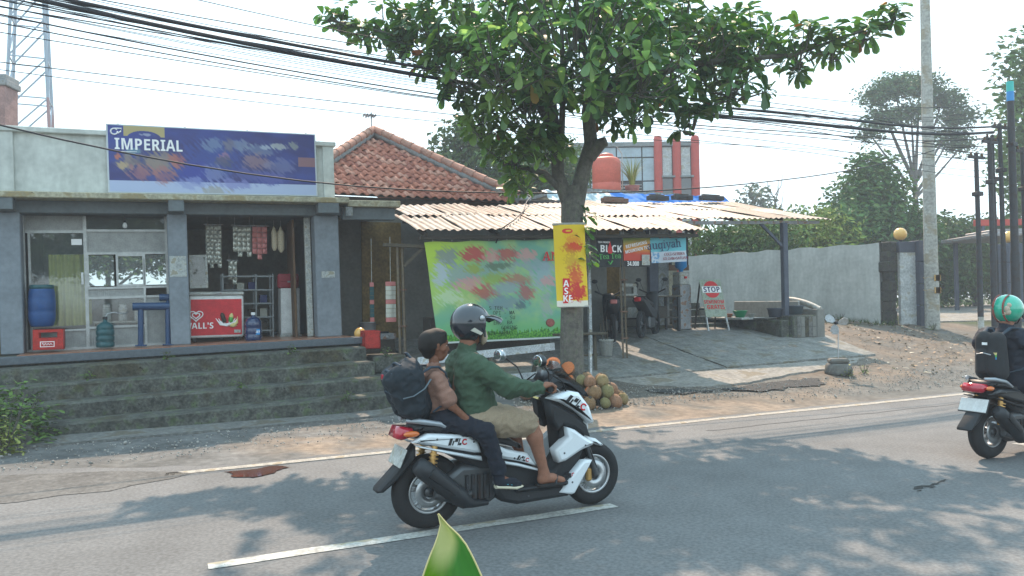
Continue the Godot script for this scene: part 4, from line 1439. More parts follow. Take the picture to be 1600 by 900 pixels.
# ---------------------------------------------------------------- signs and banners
func signs() -> void:
	# shop sign
	var im := Image.create(620, 206, false, Image.FORMAT_RGB8)
	var n1 := noise(.011, 71)
	var n2 := noise(.10, 72)
	for y in 206:
		for x in 620:
			var c := Color(.17, .18, .42).lerp(Color(.19, .25, .54), clampf(.4 + n1.get_noise_2d(x * .5, y) * 1.2, 0, 1))
			if x > 45 and x < 160 and y < 34 and Vector2((x - 102) / 48.0, (y - 40) / 24.0).length() > 1.0: c = Color(.66, .60, .42)
			if x > 560 and y > 78 and y < 110: c = c.lerp(Color(.62, .42, .38), .75)
			if y > 168: c = Color(.64, .69, .80)
			im.set_pixel(x, y, c)
	var tan := Color(.56, .50, .44)
	brushed(im, [[300, 90, 120, 70, Color(.18, .26, .55), .8], [250, 140, 70, 36, Color(.17, .22, .56), .9], [60, 112, 40, 36, tan, .8], [110, 110, 50, 46, Color(.34, .33, .40), .7], [150, 110, 56, 46, tan, .8], [90, 142, 44, 28, Color(.62, .40, .42), .7], [155, 150, 40, 30, Color(.60, .38, .40), .7], [190, 104, 30, 34, Color(.66, .36, .34), .7], [70, 80, 26, 14, Color(.40, .56, .62), .8], [28, 96, 10, 12, Color(.70, .40, .34), .9], [40, 122, 16, 14, Color(.66, .58, .46), .9], [300, 50, 46, 26, Color(.44, .52, .62), .7], [375, 48, 50, 22, Color(.50, .55, .62), .7], [345, 50, 24, 28, Color(.38, .36, .44), .7], [440, 60, 60, 26, Color(.46, .52, .60), .6], [330, 88, 24, 18, Color(.58, .42, .54), .8], [430, 100, 56, 32, Color(.56, .44, .46), .75], [500, 110, 60, 34, Color(.44, .46, .60), .6], [330, 104, 36, 22, Color(.26, .28, .40), .8], [300, 140, 40, 34, Color(.46, .50, .66), .7], [400, 145, 60, 26, Color(.28, .30, .54), .8], [470, 150, 50, 24, Color(.30, .32, .58), .8], [240, 172, 60, 22, Color(.52, .56, .74), .7], [360, 172, 70, 20, Color(.46, .48, .70), .7], [300, 194, 50, 16, Color(.58, .56, .50), .6], [105, 27, 22, 5, Color(.62, .64, .70), .8], [500, 46, 34, 12, Color(.66, .68, .66), .8], [460, 50, 22, 9, Color(.62, .66, .72), .8], [545, 40, 20, 16, Color(.58, .60, .52), .7]], 73)
	for x in 620:
		for y in [0, 1, 2, 203, 204, 205]: im.set_pixel(x, y, Color(.70, .73, .76))
	for y in 206:
		for x in [0, 1, 2, 3, 616, 617, 618, 619]: im.set_pixel(x, y, Color(.70, .73, .76))
	printed("shop_sign_print", im, .4)
	var s := thing("shop_sign", "long blue shop sign mounted on the shop parapet", "sign", V(.97, 3.87, -12.93))
	s.rotation.z = deg_to_rad(1.5)
	bx("box", V(-1.55, -.52, -.06), V(1.55, .52, .0), M.white, s, .006)
	var st := mb()
	quv(st, V(-1.545, .515, .002), V(1.545, .515, .002), V(1.545, -.515, .002), V(-1.545, -.515, .002))
	put(st, "printed_face", M.shop_sign_print, s)
	text("lettering", "IMPERIAL", .17, M.white_print, s, Transform3D(Basis.IDENTITY, V(-.97, .22, .004)), "Droid Sans", .86)
	st = mb()
	tube(st, range(14).map(func(i): return V(-1.44 + .045 * cos(TAU * i / 14.0 + .6), .405 + .045 * sin(TAU * i / 14.0 + .6), .004)), .011, 5)
	tube(st, [V(-1.43, .45, .004), V(-1.34, .455, .004), V(-1.35, .41, .004), V(-1.39, .38, .004)], .011, 5)
	put(st, "round_emblem", M.white_print, s)
	bx("rule", V(-1.36, .105, .003), V(-1.14, .112, .005), M.white_print, s)
	for i in 4: bx("bracket", V(-1.4 + i * .93, -.55, -.075), V(-1.37 + i * .93, .54, -.06), M.grey_metal, s)
	# yellow banner on the tree
	im = Image.create(128, 320, false, Image.FORMAT_RGB8)
	for y in 320:
		for x in 128:
			var c := Color(.84, .71, .06)
			if x > 32 and y > 14 and y < 36 and Vector2((x - 56) / 22.0, (y - 25) / 10.0).length() < 1.0 and not Vector2((x - 60) / 12.0, (y - 24) / 4.0).length() < 1.0: c = Color(.80, .12, .10)
			if y > 296: c = Color(.85, .83, .78)
			im.set_pixel(x, y, c)
	brushed(im, [[78, 60, 40, 30, Color(.82, .52, .10), .8], [66, 92, 42, 26, Color(.72, .40, .10), .8], [85, 86, 36, 20, Color(.78, .24, .10), .9], [70, 150, 36, 60, Color(.72, .56, .10), .7], [80, 200, 34, 50, Color(.76, .26, .12), .8], [85, 262, 44, 40, Color(.74, .16, .14), .95], [60, 280, 40, 20, Color(.74, .16, .14), .9]], 74, .9)
	printed("yellow_print", im)
	var y := thing("yellow_banner", "tall yellow and red advertising banner tied to the tree trunk", "banner", V(5.68, 1.50, -9.98), deg_to_rad(-24))
	st = mb()
	st.set_smooth_group(0)
	for side in 2:
		for i in 8:
			for j in 16:
				var q := [[i, j], [i + 1, j], [i + 1, j + 1], [i, j + 1]]
				for k in ([0, 1, 2, 0, 2, 3] if side == 0 else [0, 2, 1, 0, 3, 2]):
					var u: float = q[k][0] / 8.0
					var v: float = q[k][1] / 16.0
					st.set_uv(Vector2(u, v))
					st.add_vertex(V((u - .5) * .47 + .04 * v - .03, 1.22 * (1 - v), .015 * sin(v * 8 + u * 2) + .03 * sin(u * PI) - side * .003))
	put(st, "cloth", M.yellow_print, y)
	st = mb()
	tube(st, [V(-.275, 1.23, .01), V(.215, 1.235, .01)], .02, 8)
	put(st, "top_rail", M.off_white, y)
	st = mb()
	tube(st, [V(-.20, -.005, .0), V(.25, .0, .0)], .012, 8)
	put(st, "bottom_rail", M.off_white, y)
	bx("red_field", V(-.135, .05, .03), V(-.03, .42, .04), M.red_print, y)
	for r in [["A", .34], ["S", .23], ["KE", .12]]: text("lettering", r[0], .095, M.white_print, y, Transform3D(Basis.IDENTITY, V(-.085 + (.02 if r[0] == "KE" else 0.0), r[1], .042)))
	st = mb()
	tube(st, [V(-.2, 1.15, -.02), V(0, 1.17, -.36), V(.2, 1.15, -.02)], .006, 5)
	put(st, "cord", M.off_white, y)
	# black tea banner
	var b := thing("black_tea_banner", "black tea banner with a red drop under the stall eave", "banner", V(7.76, 2.20, -12.2))
	cloth(b, .56, .58, M.black_cloth, .01)
	for r in [["BL", -.115], ["CK", .145]]: text("lettering", r[0], .13, M.white_print, b, Transform3D(Basis.IDENTITY, V(r[1], .34, .03)))
	text("small_lettering", "TEH PANEN", .035, M.white_print, b, Transform3D(Basis.IDENTITY, V(-.13, .46, .03)))
	text("green_lettering", "Tea Tea", .095, M.green_print, b, Transform3D(Basis.from_euler(V(0, 0, .06)), V(.0, .20, .03)), "Droid Serif", 1.0, false)
	st = mb()
	slab(st, [Vector2(0, .48), Vector2(.05, .33), Vector2(.052, .28), Vector2(.03, .25), Vector2(-.03, .25), Vector2(-.052, .28), Vector2(-.05, .33)], [[.028, 0], [.034, 0]])
	put(st, "red_drop", M.red_print, b)
	st = mb()
	tube(st, [V(-.04, .10, .03), V(0, .05, .03), V(.05, .12, .03)], .014, 5)
	put(st, "green_tick", M.green_print, b)
	# orange promotion banner
	im = Image.create(128, 128, false, Image.FORMAT_RGB8)
	for yy in 128:
		for x in 128:
			var t := yy / 128.0
			var c := Color(.42, .50, .16).lerp(Color(.80, .55, .16), sstep(.1, .4, t + x * .0012)).lerp(Color(.74, .22, .12), sstep(.4, .62, t))
			if t > .80: c = Color(.10, .08, .09)
			im.set_pixel(x, yy, c)
	printed("promo_print", im)
	var p := thing("tea_promotion_banner", "orange and green mountain tea price banner under the stall eave", "banner", V(8.38, 2.21, -12.2))
	cloth(p, .62, .58, M.promo_print, .01)
	text("lettering", "REFRESHING", .062, M.white_print, p, Transform3D(Basis.from_euler(V(0, 0, .2)), V(-.03, .42, .03)), "Droid Sans", .95)
	text("lettering", "MOUNTAIN TEA", .062, M.white_print, p, Transform3D(Basis.from_euler(V(0, 0, .2)), V(-.01, .325, .03)), "Droid Sans", .86)
	text("price", "34.000", .085, M.white_print, p, Transform3D(Basis.IDENTITY, V(-.11, .055, .03)), "Droid Sans", .75)
	bx("pale_square", V(.09, .03, .028), V(.27, .23, .031), M.off_white, p)
	# laundry banner
	im = Image.create(128, 80, false, Image.FORMAT_RGB8)
	for yy in 80:
		for x in 128:
			var c := Color(.36, .68, .74) if yy < 46 else Color(.72, .76, .80)
			if yy > 46 and x < 34: c = c.lerp(Color(.35, .55, .72), clampf(.3 + n2.get_noise_2d(x * .8, yy * .8) * 2.5, 0, 1))
			if yy < 5 and x > 25 and n2.get_noise_2d(x * 2, 5) > 0.0: c = Color(.72, .25, .28)
			im.set_pixel(x, yy, c)
	printed("laundry_print", im)
	var l := thing("laundry_banner", "pale turquoise laundry banner hung right of the tea banners", "banner", V(9.13, 2.30, -12.2))
	l.rotation.z = deg_to_rad(3)
	cloth(l, .86, .50, M.laundry_print, .02)
	text("lettering", "auqiyah", .15, M.navy_print, l, Transform3D(Basis.from_euler(V(0, 0, .04)), V(-.12, .345, .035)), "Droid Serif", 1.0, false)
	text("lettering", "CUCI+SETRIKA", .055, M.bag_red, l, Transform3D(Basis.IDENTITY, V(.11, .155, .035)), "Droid Sans", 1.0, false)
	text("lettering", "KILOAN+SATUAN", .055, M.bag_red, l, Transform3D(Basis.IDENTITY, V(.13, .072, .035)), "Droid Sans", 1.0, false)
	# A-board
	var a := thing("stop_board", "pale folding board with a red stop sign in the yard", "sign board", V(11.97, gh(11.97, -14.35) + .04, -14.35), deg_to_rad(-14))
	for sgn in [-1, 1]:
		bar("leg", V(sgn * .26 + .06, 0, .16), V(sgn * .21 - .06, 1.2, -.06), .03, .03, M.white_wood, a)
		bar("rear_leg", V(sgn * .26 - .02, 0, -.42), V(sgn * .21 - .06, 1.2, -.09), .03, .03, M.dark_wood, a)
	bar("brace", V(-.24, .5, -.24), V(.2, .5, -.24), .025, .025, M.dark_wood, a)
	var bs := Basis(V(1, 0, 0), V(-.10, 1.0, -.183).normalized(), V(0, .183, 1).normalized())
	var o := Transform3D(bs, V(.035, .32, .115))
	st = mb()
	box(st, V(-.27, 0, -.01), V(.27, .90, .01), .004, o)
	put(st, "panel", M.board_pale, a)
	st = mb()
	for h in [[.42, PI - .42], [PI + .42, TAU - .42]]:
		var poly := []
		for i in 13:
			var t := lerpf(h[0], h[1], i / 12.0)
			poly.append(Vector2(cos(t) * .195, .66 + sin(t) * .195 + (.006 if h[0] < 1 else -.006)))
		slab(st, poly, [[.011, 0], [.014, 0]], o)
	put(st, "red_segments", M.red_print, a)
	st = mb()
	box(st, V(-.235, .585, .011), V(.235, .735, .013), 0, o)
	put(st, "white_bar", M.white_print, a)
	text("lettering", "STOP", .125, M.navy_print, a, o * Transform3D(Basis.IDENTITY, V(0, .658, .016)))
	text("lettering", "SEMINOM", .085, M.red_print, a, o * Transform3D(Basis.IDENTITY, V(.0, .36, .014)), "Droid Sans", .9)
	text("lettering", "GRATIS", .10, M.red_print, a, o * Transform3D(Basis.IDENTITY, V(.02, .235, .014)), "Droid Sans", .95)

func cloth(parent: Node, w: float, h: float, m: Material, wave: float) -> void:
	var st := mb()
	st.set_smooth_group(0)
	for side in 2:
		for i in 10:
			for j in 5:
				var q := [[i, j], [i + 1, j], [i + 1, j + 1], [i, j + 1]]
				for k in ([0, 1, 2, 0, 2, 3] if side == 0 else [0, 2, 1, 0, 3, 2]):
					var u: float = q[k][0] / 10.0
					var v: float = q[k][1] / 5.0
					st.set_uv(Vector2(u, v))
					st.add_vertex(V((u - .5) * w, h * (1 - v) + .008 * sin(u * 20) * (1 - v), wave * sin(u * 9 + v * 2) + .005 - side * .003))
	put(st, "cloth", m, parent)
	for x in [-.48, .48]: bx("cord", V(x * w - .004, h - .01, -.004), V(x * w + .004, h + .12, .004), M.off_white, parent)

# ---------------------------------------------------------------- things in the yard
func yard_things() -> void:
	# wash place: low walls, counters, basins
	var w := thing("wash_counter", "low mossy masonry wash counter along the yard's right side", "wash counter", V(13.6, gh(13.7, -13.4), -13.4))
	bx("front_block", V(-.30, -.1, -.3), V(.45, .52, .2), M.step_concrete, w, .02)
	bx("end_pillar", V(.45, -.1, -.35), V(.70, .66, .22), M.dark_wall, w, .02)
	bx("side_wall", V(-.55, -.1, -2.3), V(-.30, .42, .1), M.step_concrete, w, .015)
	bx("shelf_top", V(-.95, .42, -2.3), V(-.25, .47, -.75), M.off_white, w, .01)
	bx("low_top", V(-.60, .425, -.75), V(.45, .46, -.3), M.walk, w, .01)
	bx("back_wall", V(.45, -.1, -2.6), V(.65, .85, -.35), M.boundary_wall, w, .015)
	var st := mb()
	var cur := []
	for i in 9:
		var t := i / 8.0
		cur.append(V(.57, .88 - .24 * t * t, -.9 + 1.1 * t))
	tube(st, cur, .075, 8)
	put(st, "curved_coping", M.off_white, w)
	bx("white_tile", V(-.97, .475, -2.3), V(-.70, .72, -2.05), M.off_white, w, .01)
	for i in 6:
		for j in 2: bx("facing_tile", V(-.285 + i * .12, .02 + j * .24, .2), V(-.285 + i * .12 + .112, .02 + j * .24 + .23, .212), [M.step_concrete, M.dark_wall, M.walk][(i * 2 + j * 3) % 3], w)
	var tubs := ["dark grey basin nearest the yard post", "blue-grey basin at the front end of the wash counter"]
	for i in 2:
		var b := thing("wash_basin", tubs[i], "basin", V(13.28 + i * .36, gh(13.7, -13.4) + .53 - .05 * (1 - i), -13.45 - .25 * (1 - i)), 0, "basins on the wash counter")
		st = mb()
		lathe(st, [Vector2(0, 0), Vector2(.15, 0), Vector2(.19, .19), Vector2(.205, .195), Vector2(.205, .21), Vector2(.18, .205), Vector2(.14, .02), Vector2(0, .02)], 20)
		put(st, "bowl", M.gate_grey if i == 0 else M.basin_blue, b)
		st = mb()
		tube(st, range(21).map(func(k): return V(.2 * cos(TAU * k / 20.0), .205, .2 * sin(TAU * k / 20.0))), .008, 5)
		put(st, "rim", M.gate_grey, b)
	var bowls := [[M.globe, .10, "orange plastic bowl on the wash counter"], [M.husk, .09, "small red-orange plastic bowl on the wash counter"], [M.green_plastic, .17, "green plastic basin on the wash counter"], [M.off_white, .09, "white tub on the wash counter"]]
	for i in 4:
		var b := thing("plastic_bowl", bowls[i][2], "bowl", V(12.85 + .06 * i, gh(13.7, -13.4) + .47, -15.2 + i * .32), 0, "bowls on the wash counter")
		st = mb()
		var r: float = bowls[i][1]
		lathe(st, [Vector2(0, 0), Vector2(r * .6, 0), Vector2(r, r * .9), Vector2(r * 1.06, r * .92), Vector2(r * .95, r * .93), Vector2(r * .55, .02), Vector2(0, .02)], 16)
		put(st, "bowl", bowls[i][0], b)
		st = mb()
		tube(st, range(17).map(func(k): return V(r * 1.04 * cos(TAU * k / 16.0), r * .93, r * 1.04 * sin(TAU * k / 16.0))), .006, 4)
		put(st, "rim", bowls[i][0], b)
	# work table with things
	var t := thing("work_table", "cluttered dark work table in front of the ochre wall", "table", V(10.2, gh(10.2, -14.6) + .04, -14.6))
	bx("top", V(-.9, .78, -.3), V(.85, .82, .3), M.old_wood, t, .008)
	for x in [-.82, .78]:
		for z in [-.24, .24]: bar("leg", V(x, 0, z), V(x, .78, z), .05, .05, M.dark_steel, t)
	bx("lower_shelf", V(-.84, .3, -.26), V(.8, .33, .26), M.dark_wood, t)
	bx("sheet_of_paper", V(-.2, .822, -.1), V(.45, .826, .25), M.white, t)
	var things := [["parts_box", "off-white box on the lower shelf of the work table", V(9.75, .75, -14.5), V(.3, .2, .25), M.off_white], ["parts_box", "dark crate on the lower shelf of the work table", V(10.45, .75, -14.5), V(.4, .22, .3), M.dark_wood]]
	for q in things:
		var b := thing(q[0], q[1], "box", q[2] + V(0, gh(10.2, -14.6) - .75 + .37, 0), 0, "boxes on the work table shelf")
		var h: Vector3 = q[3] / 2
		bx("body", V(-h.x, 0, -h.z), V(h.x, q[3].y, h.z), q[4], b, .006)
		bx("lid", V(-h.x - .008, q[3].y, -h.z - .008), V(h.x + .008, q[3].y + .03, h.z + .008), q[4], b, .006)
	var sew := thing("sewing_machine", "old white sewing machine on the work table", "sewing machine", V(9.75, gh(10.2, -14.6) + .86, -14.55))
	bx("bed", V(-.2, 0, -.08), V(.2, .05, .08), M.off_white, sew, .01)
	bx("arm", V(-.2, .2, -.05), V(.2, .28, .05), M.off_white, sew, .02)
	bx("pillar", V(.1, .05, -.05), V(.2, .2, .05), M.off_white, sew, .01)
	bx("head", V(-.2, .1, -.045), V(-.12, .2, .045), M.off_white, sew, .01)
	st = mb()
	lathe(st, [Vector2(0, 0), Vector2(.07, 0), Vector2(.07, .025), Vector2(0, .025)], 16, Transform3D(Basis.from_euler(V(0, 0, -PI / 2)), V(.2, .24, 0)))
	put(st, "hand_wheel", M.dark_steel, sew)
	var ut := thing("water_dispenser", "white dispenser with a blue bottle behind the stop board", "water dispenser", V(11.45, gh(11.4, -14.8) + .04, -14.85))
	bx("stand", V(-.16, 0, -.16), V(.16, 1.05, .16), M.grey_metal, ut, .01)
	bx("body", V(-.15, 1.05, -.15), V(.15, 1.36, .15), M.off_white, ut, .02)
	st = mb()
	lathe(st, [Vector2(.04, 1.36), Vector2(.06, 1.42), Vector2(.14, 1.48), Vector2(.145, 1.75), Vector2(.13, 1.8), Vector2(0, 1.8)], 18)
	put(st, "bottle", M.sky_blue, ut)
	bx("tap", V(-.03, 1.2, .15), V(.03, 1.25, .19), M.red_print, ut)
	# parked motorbikes under the roof
	parked_bike(V(8.75, gh(8.75, -13.75) + .03, -13.75), deg_to_rad(62), "parked dark motorbike with a pink tail light under the stall roof", M.foil_pink)
	parked_bike(V(9.85, gh(9.8, -14.0) + .03, -13.95), deg_to_rad(40), "parked dark motorbike with a red tail in front of the work table", M.red)
	# propeller on a stick in a concrete block
	var f := thing("propeller_stand", "grey three-bladed propeller on a thin rod in a concrete block", "propeller", V(11.35, gh(11.35, -10.18), -10.18), deg_to_rad(-38))
	st = mb()
	lathe(st, [Vector2(0, .0), Vector2(.24, .0), Vector2(.245, .05), Vector2(.225, .17), Vector2(.20, .20), Vector2(0, .20)], 10)
	put(st, "block", M.walk, f)
	bx("block_top", V(-.17, .20, -.15), V(.17, .29, .15), M.walk, f, .03)
	st = mb()
	tube(st, [V(0, .27, 0), V(.01, .75, 0), V(-.03, .92, .0)], .009, 6)
	put(st, "rod", M.steel, f)
	st = mb()
	lathe(st, [Vector2(0, -.04), Vector2(.035, -.03), Vector2(.035, .03), Vector2(0, .045)], 12, Transform3D(Basis.from_euler(V(PI / 2, 0, 0)), V(-.03, .94, .03)))
	put(st, "hub", M.dark_steel, f)
	for a in [12.0, 148.0, 262.0]:
		st = mb()
		slab(st, [Vector2(.02, -.02), Vector2(.08, -.075), Vector2(.17, -.085), Vector2(.215, -.03), Vector2(.21, .04), Vector2(.15, .075), Vector2(.06, .04)], [[-.004, 0], [.004, 0]], Transform3D(Basis.from_euler(V(0, 0, deg_to_rad(a))) * Basis.from_euler(V(.5, 0, 0)), V(-.03, .94, .04)))
		put(st, "blade", M.blade, f)
	# coconuts heaped at the trunk
	var n := 0
	var spots := []
	var q := RandomNumberGenerator.new()
	q.seed = 5
	for lay in [[0, 12, .44], [1, 9, .31], [2, 5, .17]]:
		for i in lay[1]:
			var a: float = TAU * i / lay[1] + lay[0] * .5
			spots.append(V(5.72 + cos(a) * lay[2] * 1.05 + q.randf_range(-.03, .03), .085 + lay[0] * .13, -9.52 + sin(a) * lay[2] * .7))
	for i in 4: spots.append(V(5.75 + q.randf_range(-.2, .2), .09, -9.55 + q.randf_range(-.15, .15)))
	for i in spots.size():
		var r := q.randf_range(.074, .102)
		var p: Vector3 = spots[i]
		var ct := thing("coconut", ["dull brown coconut in the heap beside the tree trunk", "yellowish tan coconut in the heap beside the tree trunk", "reddish brown coconut in the heap beside the tree trunk", "olive green coconut in the heap beside the tree trunk", "dull brown coconut in the heap beside the tree trunk"][i % 5], "coconut", p + V(0, gh(p.x, p.z), 0), q.randf() * TAU, "coconuts heaped by the tree")
		ct.rotation.z = q.randf_range(-.8, .8)
		var cm := mb()
		var prof := []
		for k in 9:
			var t2 := -PI / 2 + PI * k / 8.0
			prof.append(Vector2(maxf(cos(t2) * r * (1.0 - .07 * sin(t2)), 0.0), sin(t2) * r * 1.12))
		lathe(cm, prof, 12)
		put(cm, "shell", [M.coconut, M.coconut_b, M.coconut_c, M.coconut_d, M.coconut][i % 5], ct)
		var cap := mb()
		lathe(cap, [Vector2(r * .28, r * 1.05), Vector2(r * .2, r * 1.16), Vector2(0, r * 1.15)], 7)
		put(cap, "stem_cap", M.dark_wood, ct)
	var cut := [V(5.33, .52, -9.95), V(5.52, .46, -9.85), V(5.45, .30, -9.7), V(5.58, .19, -9.42), V(4.92, .12, -10.0), V(5.02, .09, -9.85), V(5.25, .10, -9.75)]
	var cl := ["cut coconut with green rind left of the trunk, topmost", "cut orange coconut husk against the trunk, upper", "cut orange husk between the scooter and the trunk", "cut orange husk at the left foot of the heap", "cut orange husk lying alone behind the scooter", "yellow cut husk lying alone behind the scooter", "cut husk on the ground left of the heap"]
	for i in cut.size():
		var p: Vector3 = cut[i]
		var ct := thing("cut_coconut", cl[i], "coconut", p + V(0, gh(p.x, p.z), 0), q.randf() * TAU, "cut coconuts by the tree")
		ct.rotation.x = q.randf_range(.7, 1.3)
		var cm := mb()
		lathe(cm, [Vector2(0, -.11), Vector2(.06, -.10), Vector2(.10, -.04), Vector2(.108, .03)], 12)
		put(cm, "rind", M.coconut_d if i in [0, 5] else M.coconut_c, ct)
		cm = mb()
		lathe(cm, [Vector2(.108, .03), Vector2(.06, .05), Vector2(0, .045)], 12)
		put(cm, "cut_face", M.pulp if i == 5 else M.husk, ct)
	# small crate step under the cut husks, and the white stake by the trunk
	var bl := thing("husk_box", "low wooden box under the cut coconuts left of the trunk", "box", V(5.40, gh(5.4, -9.95), -9.95))
	bx("body", V(-.22, 0, -.16), V(.22, .36, .14), M.old_wood, bl, .01)
	bx("lid", V(-.24, .36, -.18), V(.24, .40, .16), M.old_wood, bl, .006)
	var sk := thing("white_stake", "short white stake standing right of the tree trunk", "stake", V(6.14, gh(6.14, -10.25), -10.25))
	bx("stake", V(-.022, -.05, -.022), V(.022, .62, .022), M.white_wood, sk, .004)
	bx("point", V(-.012, .62, -.012), V(.012, .65, .012), M.white_wood, sk)

func parked_bike(at: Vector3, turn: float, label: String, lamp: Material) -> void:
	var b := thing("parked_motorbike", label, "motorbike", at, turn, "motorbikes parked under the stall roof")
	for x in [-.6, .6]:
		var w := Node3D.new()
		w.name = "wheel"
		b.add_child(w, true)
		var st := mb()
		tube(st, range(25).map(func(i): return V(x + .25 * cos(TAU * i / 24.0), .29 + .25 * sin(TAU * i / 24.0), 0)), .045, 8, false)
		put(st, "tyre", M.rubber, w)
		st = mb()
		lathe(st, [Vector2(0, -.03), Vector2(.05, -.03), Vector2(.05, .03), Vector2(0, .03)], 12, Transform3D(Basis.from_euler(V(PI / 2, 0, 0)), V(x, .29, 0)))
		for k in 5:
			var a := TAU * k / 5.0
			tube(st, [V(x + .04 * cos(a), .29 + .04 * sin(a), 0), V(x + .22 * cos(a), .29 + .22 * sin(a), 0)], .014, 5)
		put(st, "rim", M.dark_alloy, w)
	var st := mb()
	slab(st, [Vector2(-.85, .78), Vector2(-.5, .62), Vector2(-.1, .42), Vector2(.25, .40), Vector2(.5, .75), Vector2(.42, 1.0), Vector2(.28, .95), Vector2(.2, .6), Vector2(-.05, .66), Vector2(-.4, .80), Vector2(-.8, .86)], [[-.13, .03], [-.10, 0], [.10, 0], [.13, .03]])
	put(st, "body", M.plastic_black, b)
	st = mb()
	slab(st, [Vector2(-.75, .84), Vector2(-.1, .68), Vector2(.1, .66), Vector2(.05, .76), Vector2(-.3, .82), Vector2(-.7, .90)], [[-.12, .02], [0, 0], [.12, .02]])
	put(st, "seat", M.seat_vinyl, b)
	bx("engine", V(-.3, .2, -.12), V(.15, .45, .12), M.dark_alloy, b, .04)
	bx("tail_light", V(-.88, .78, -.07), V(-.80, .87, .07), lamp, b, .02)
	st = mb()
	tube(st, [V(.6, .29, .09), V(.42, .95, .08), V(.36, 1.05, .3)], .02, 6)
	tube(st, [V(.6, .29, -.09), V(.42, .95, -.08), V(.36, 1.05, -.3)], .02, 6)
	put(st, "fork_and_bars", M.dark_steel, b)
	for s in [-1, 1]:
		st = mb()
		tube(st, [V(.38, 1.02, s * .2), V(.36, 1.22, s * .27)], .006, 5)
		ell(st, V(.35, 1.26, s * .3), V(.02, .045, .07), 10)
		put(st, "mirror", M.dark_steel, b)

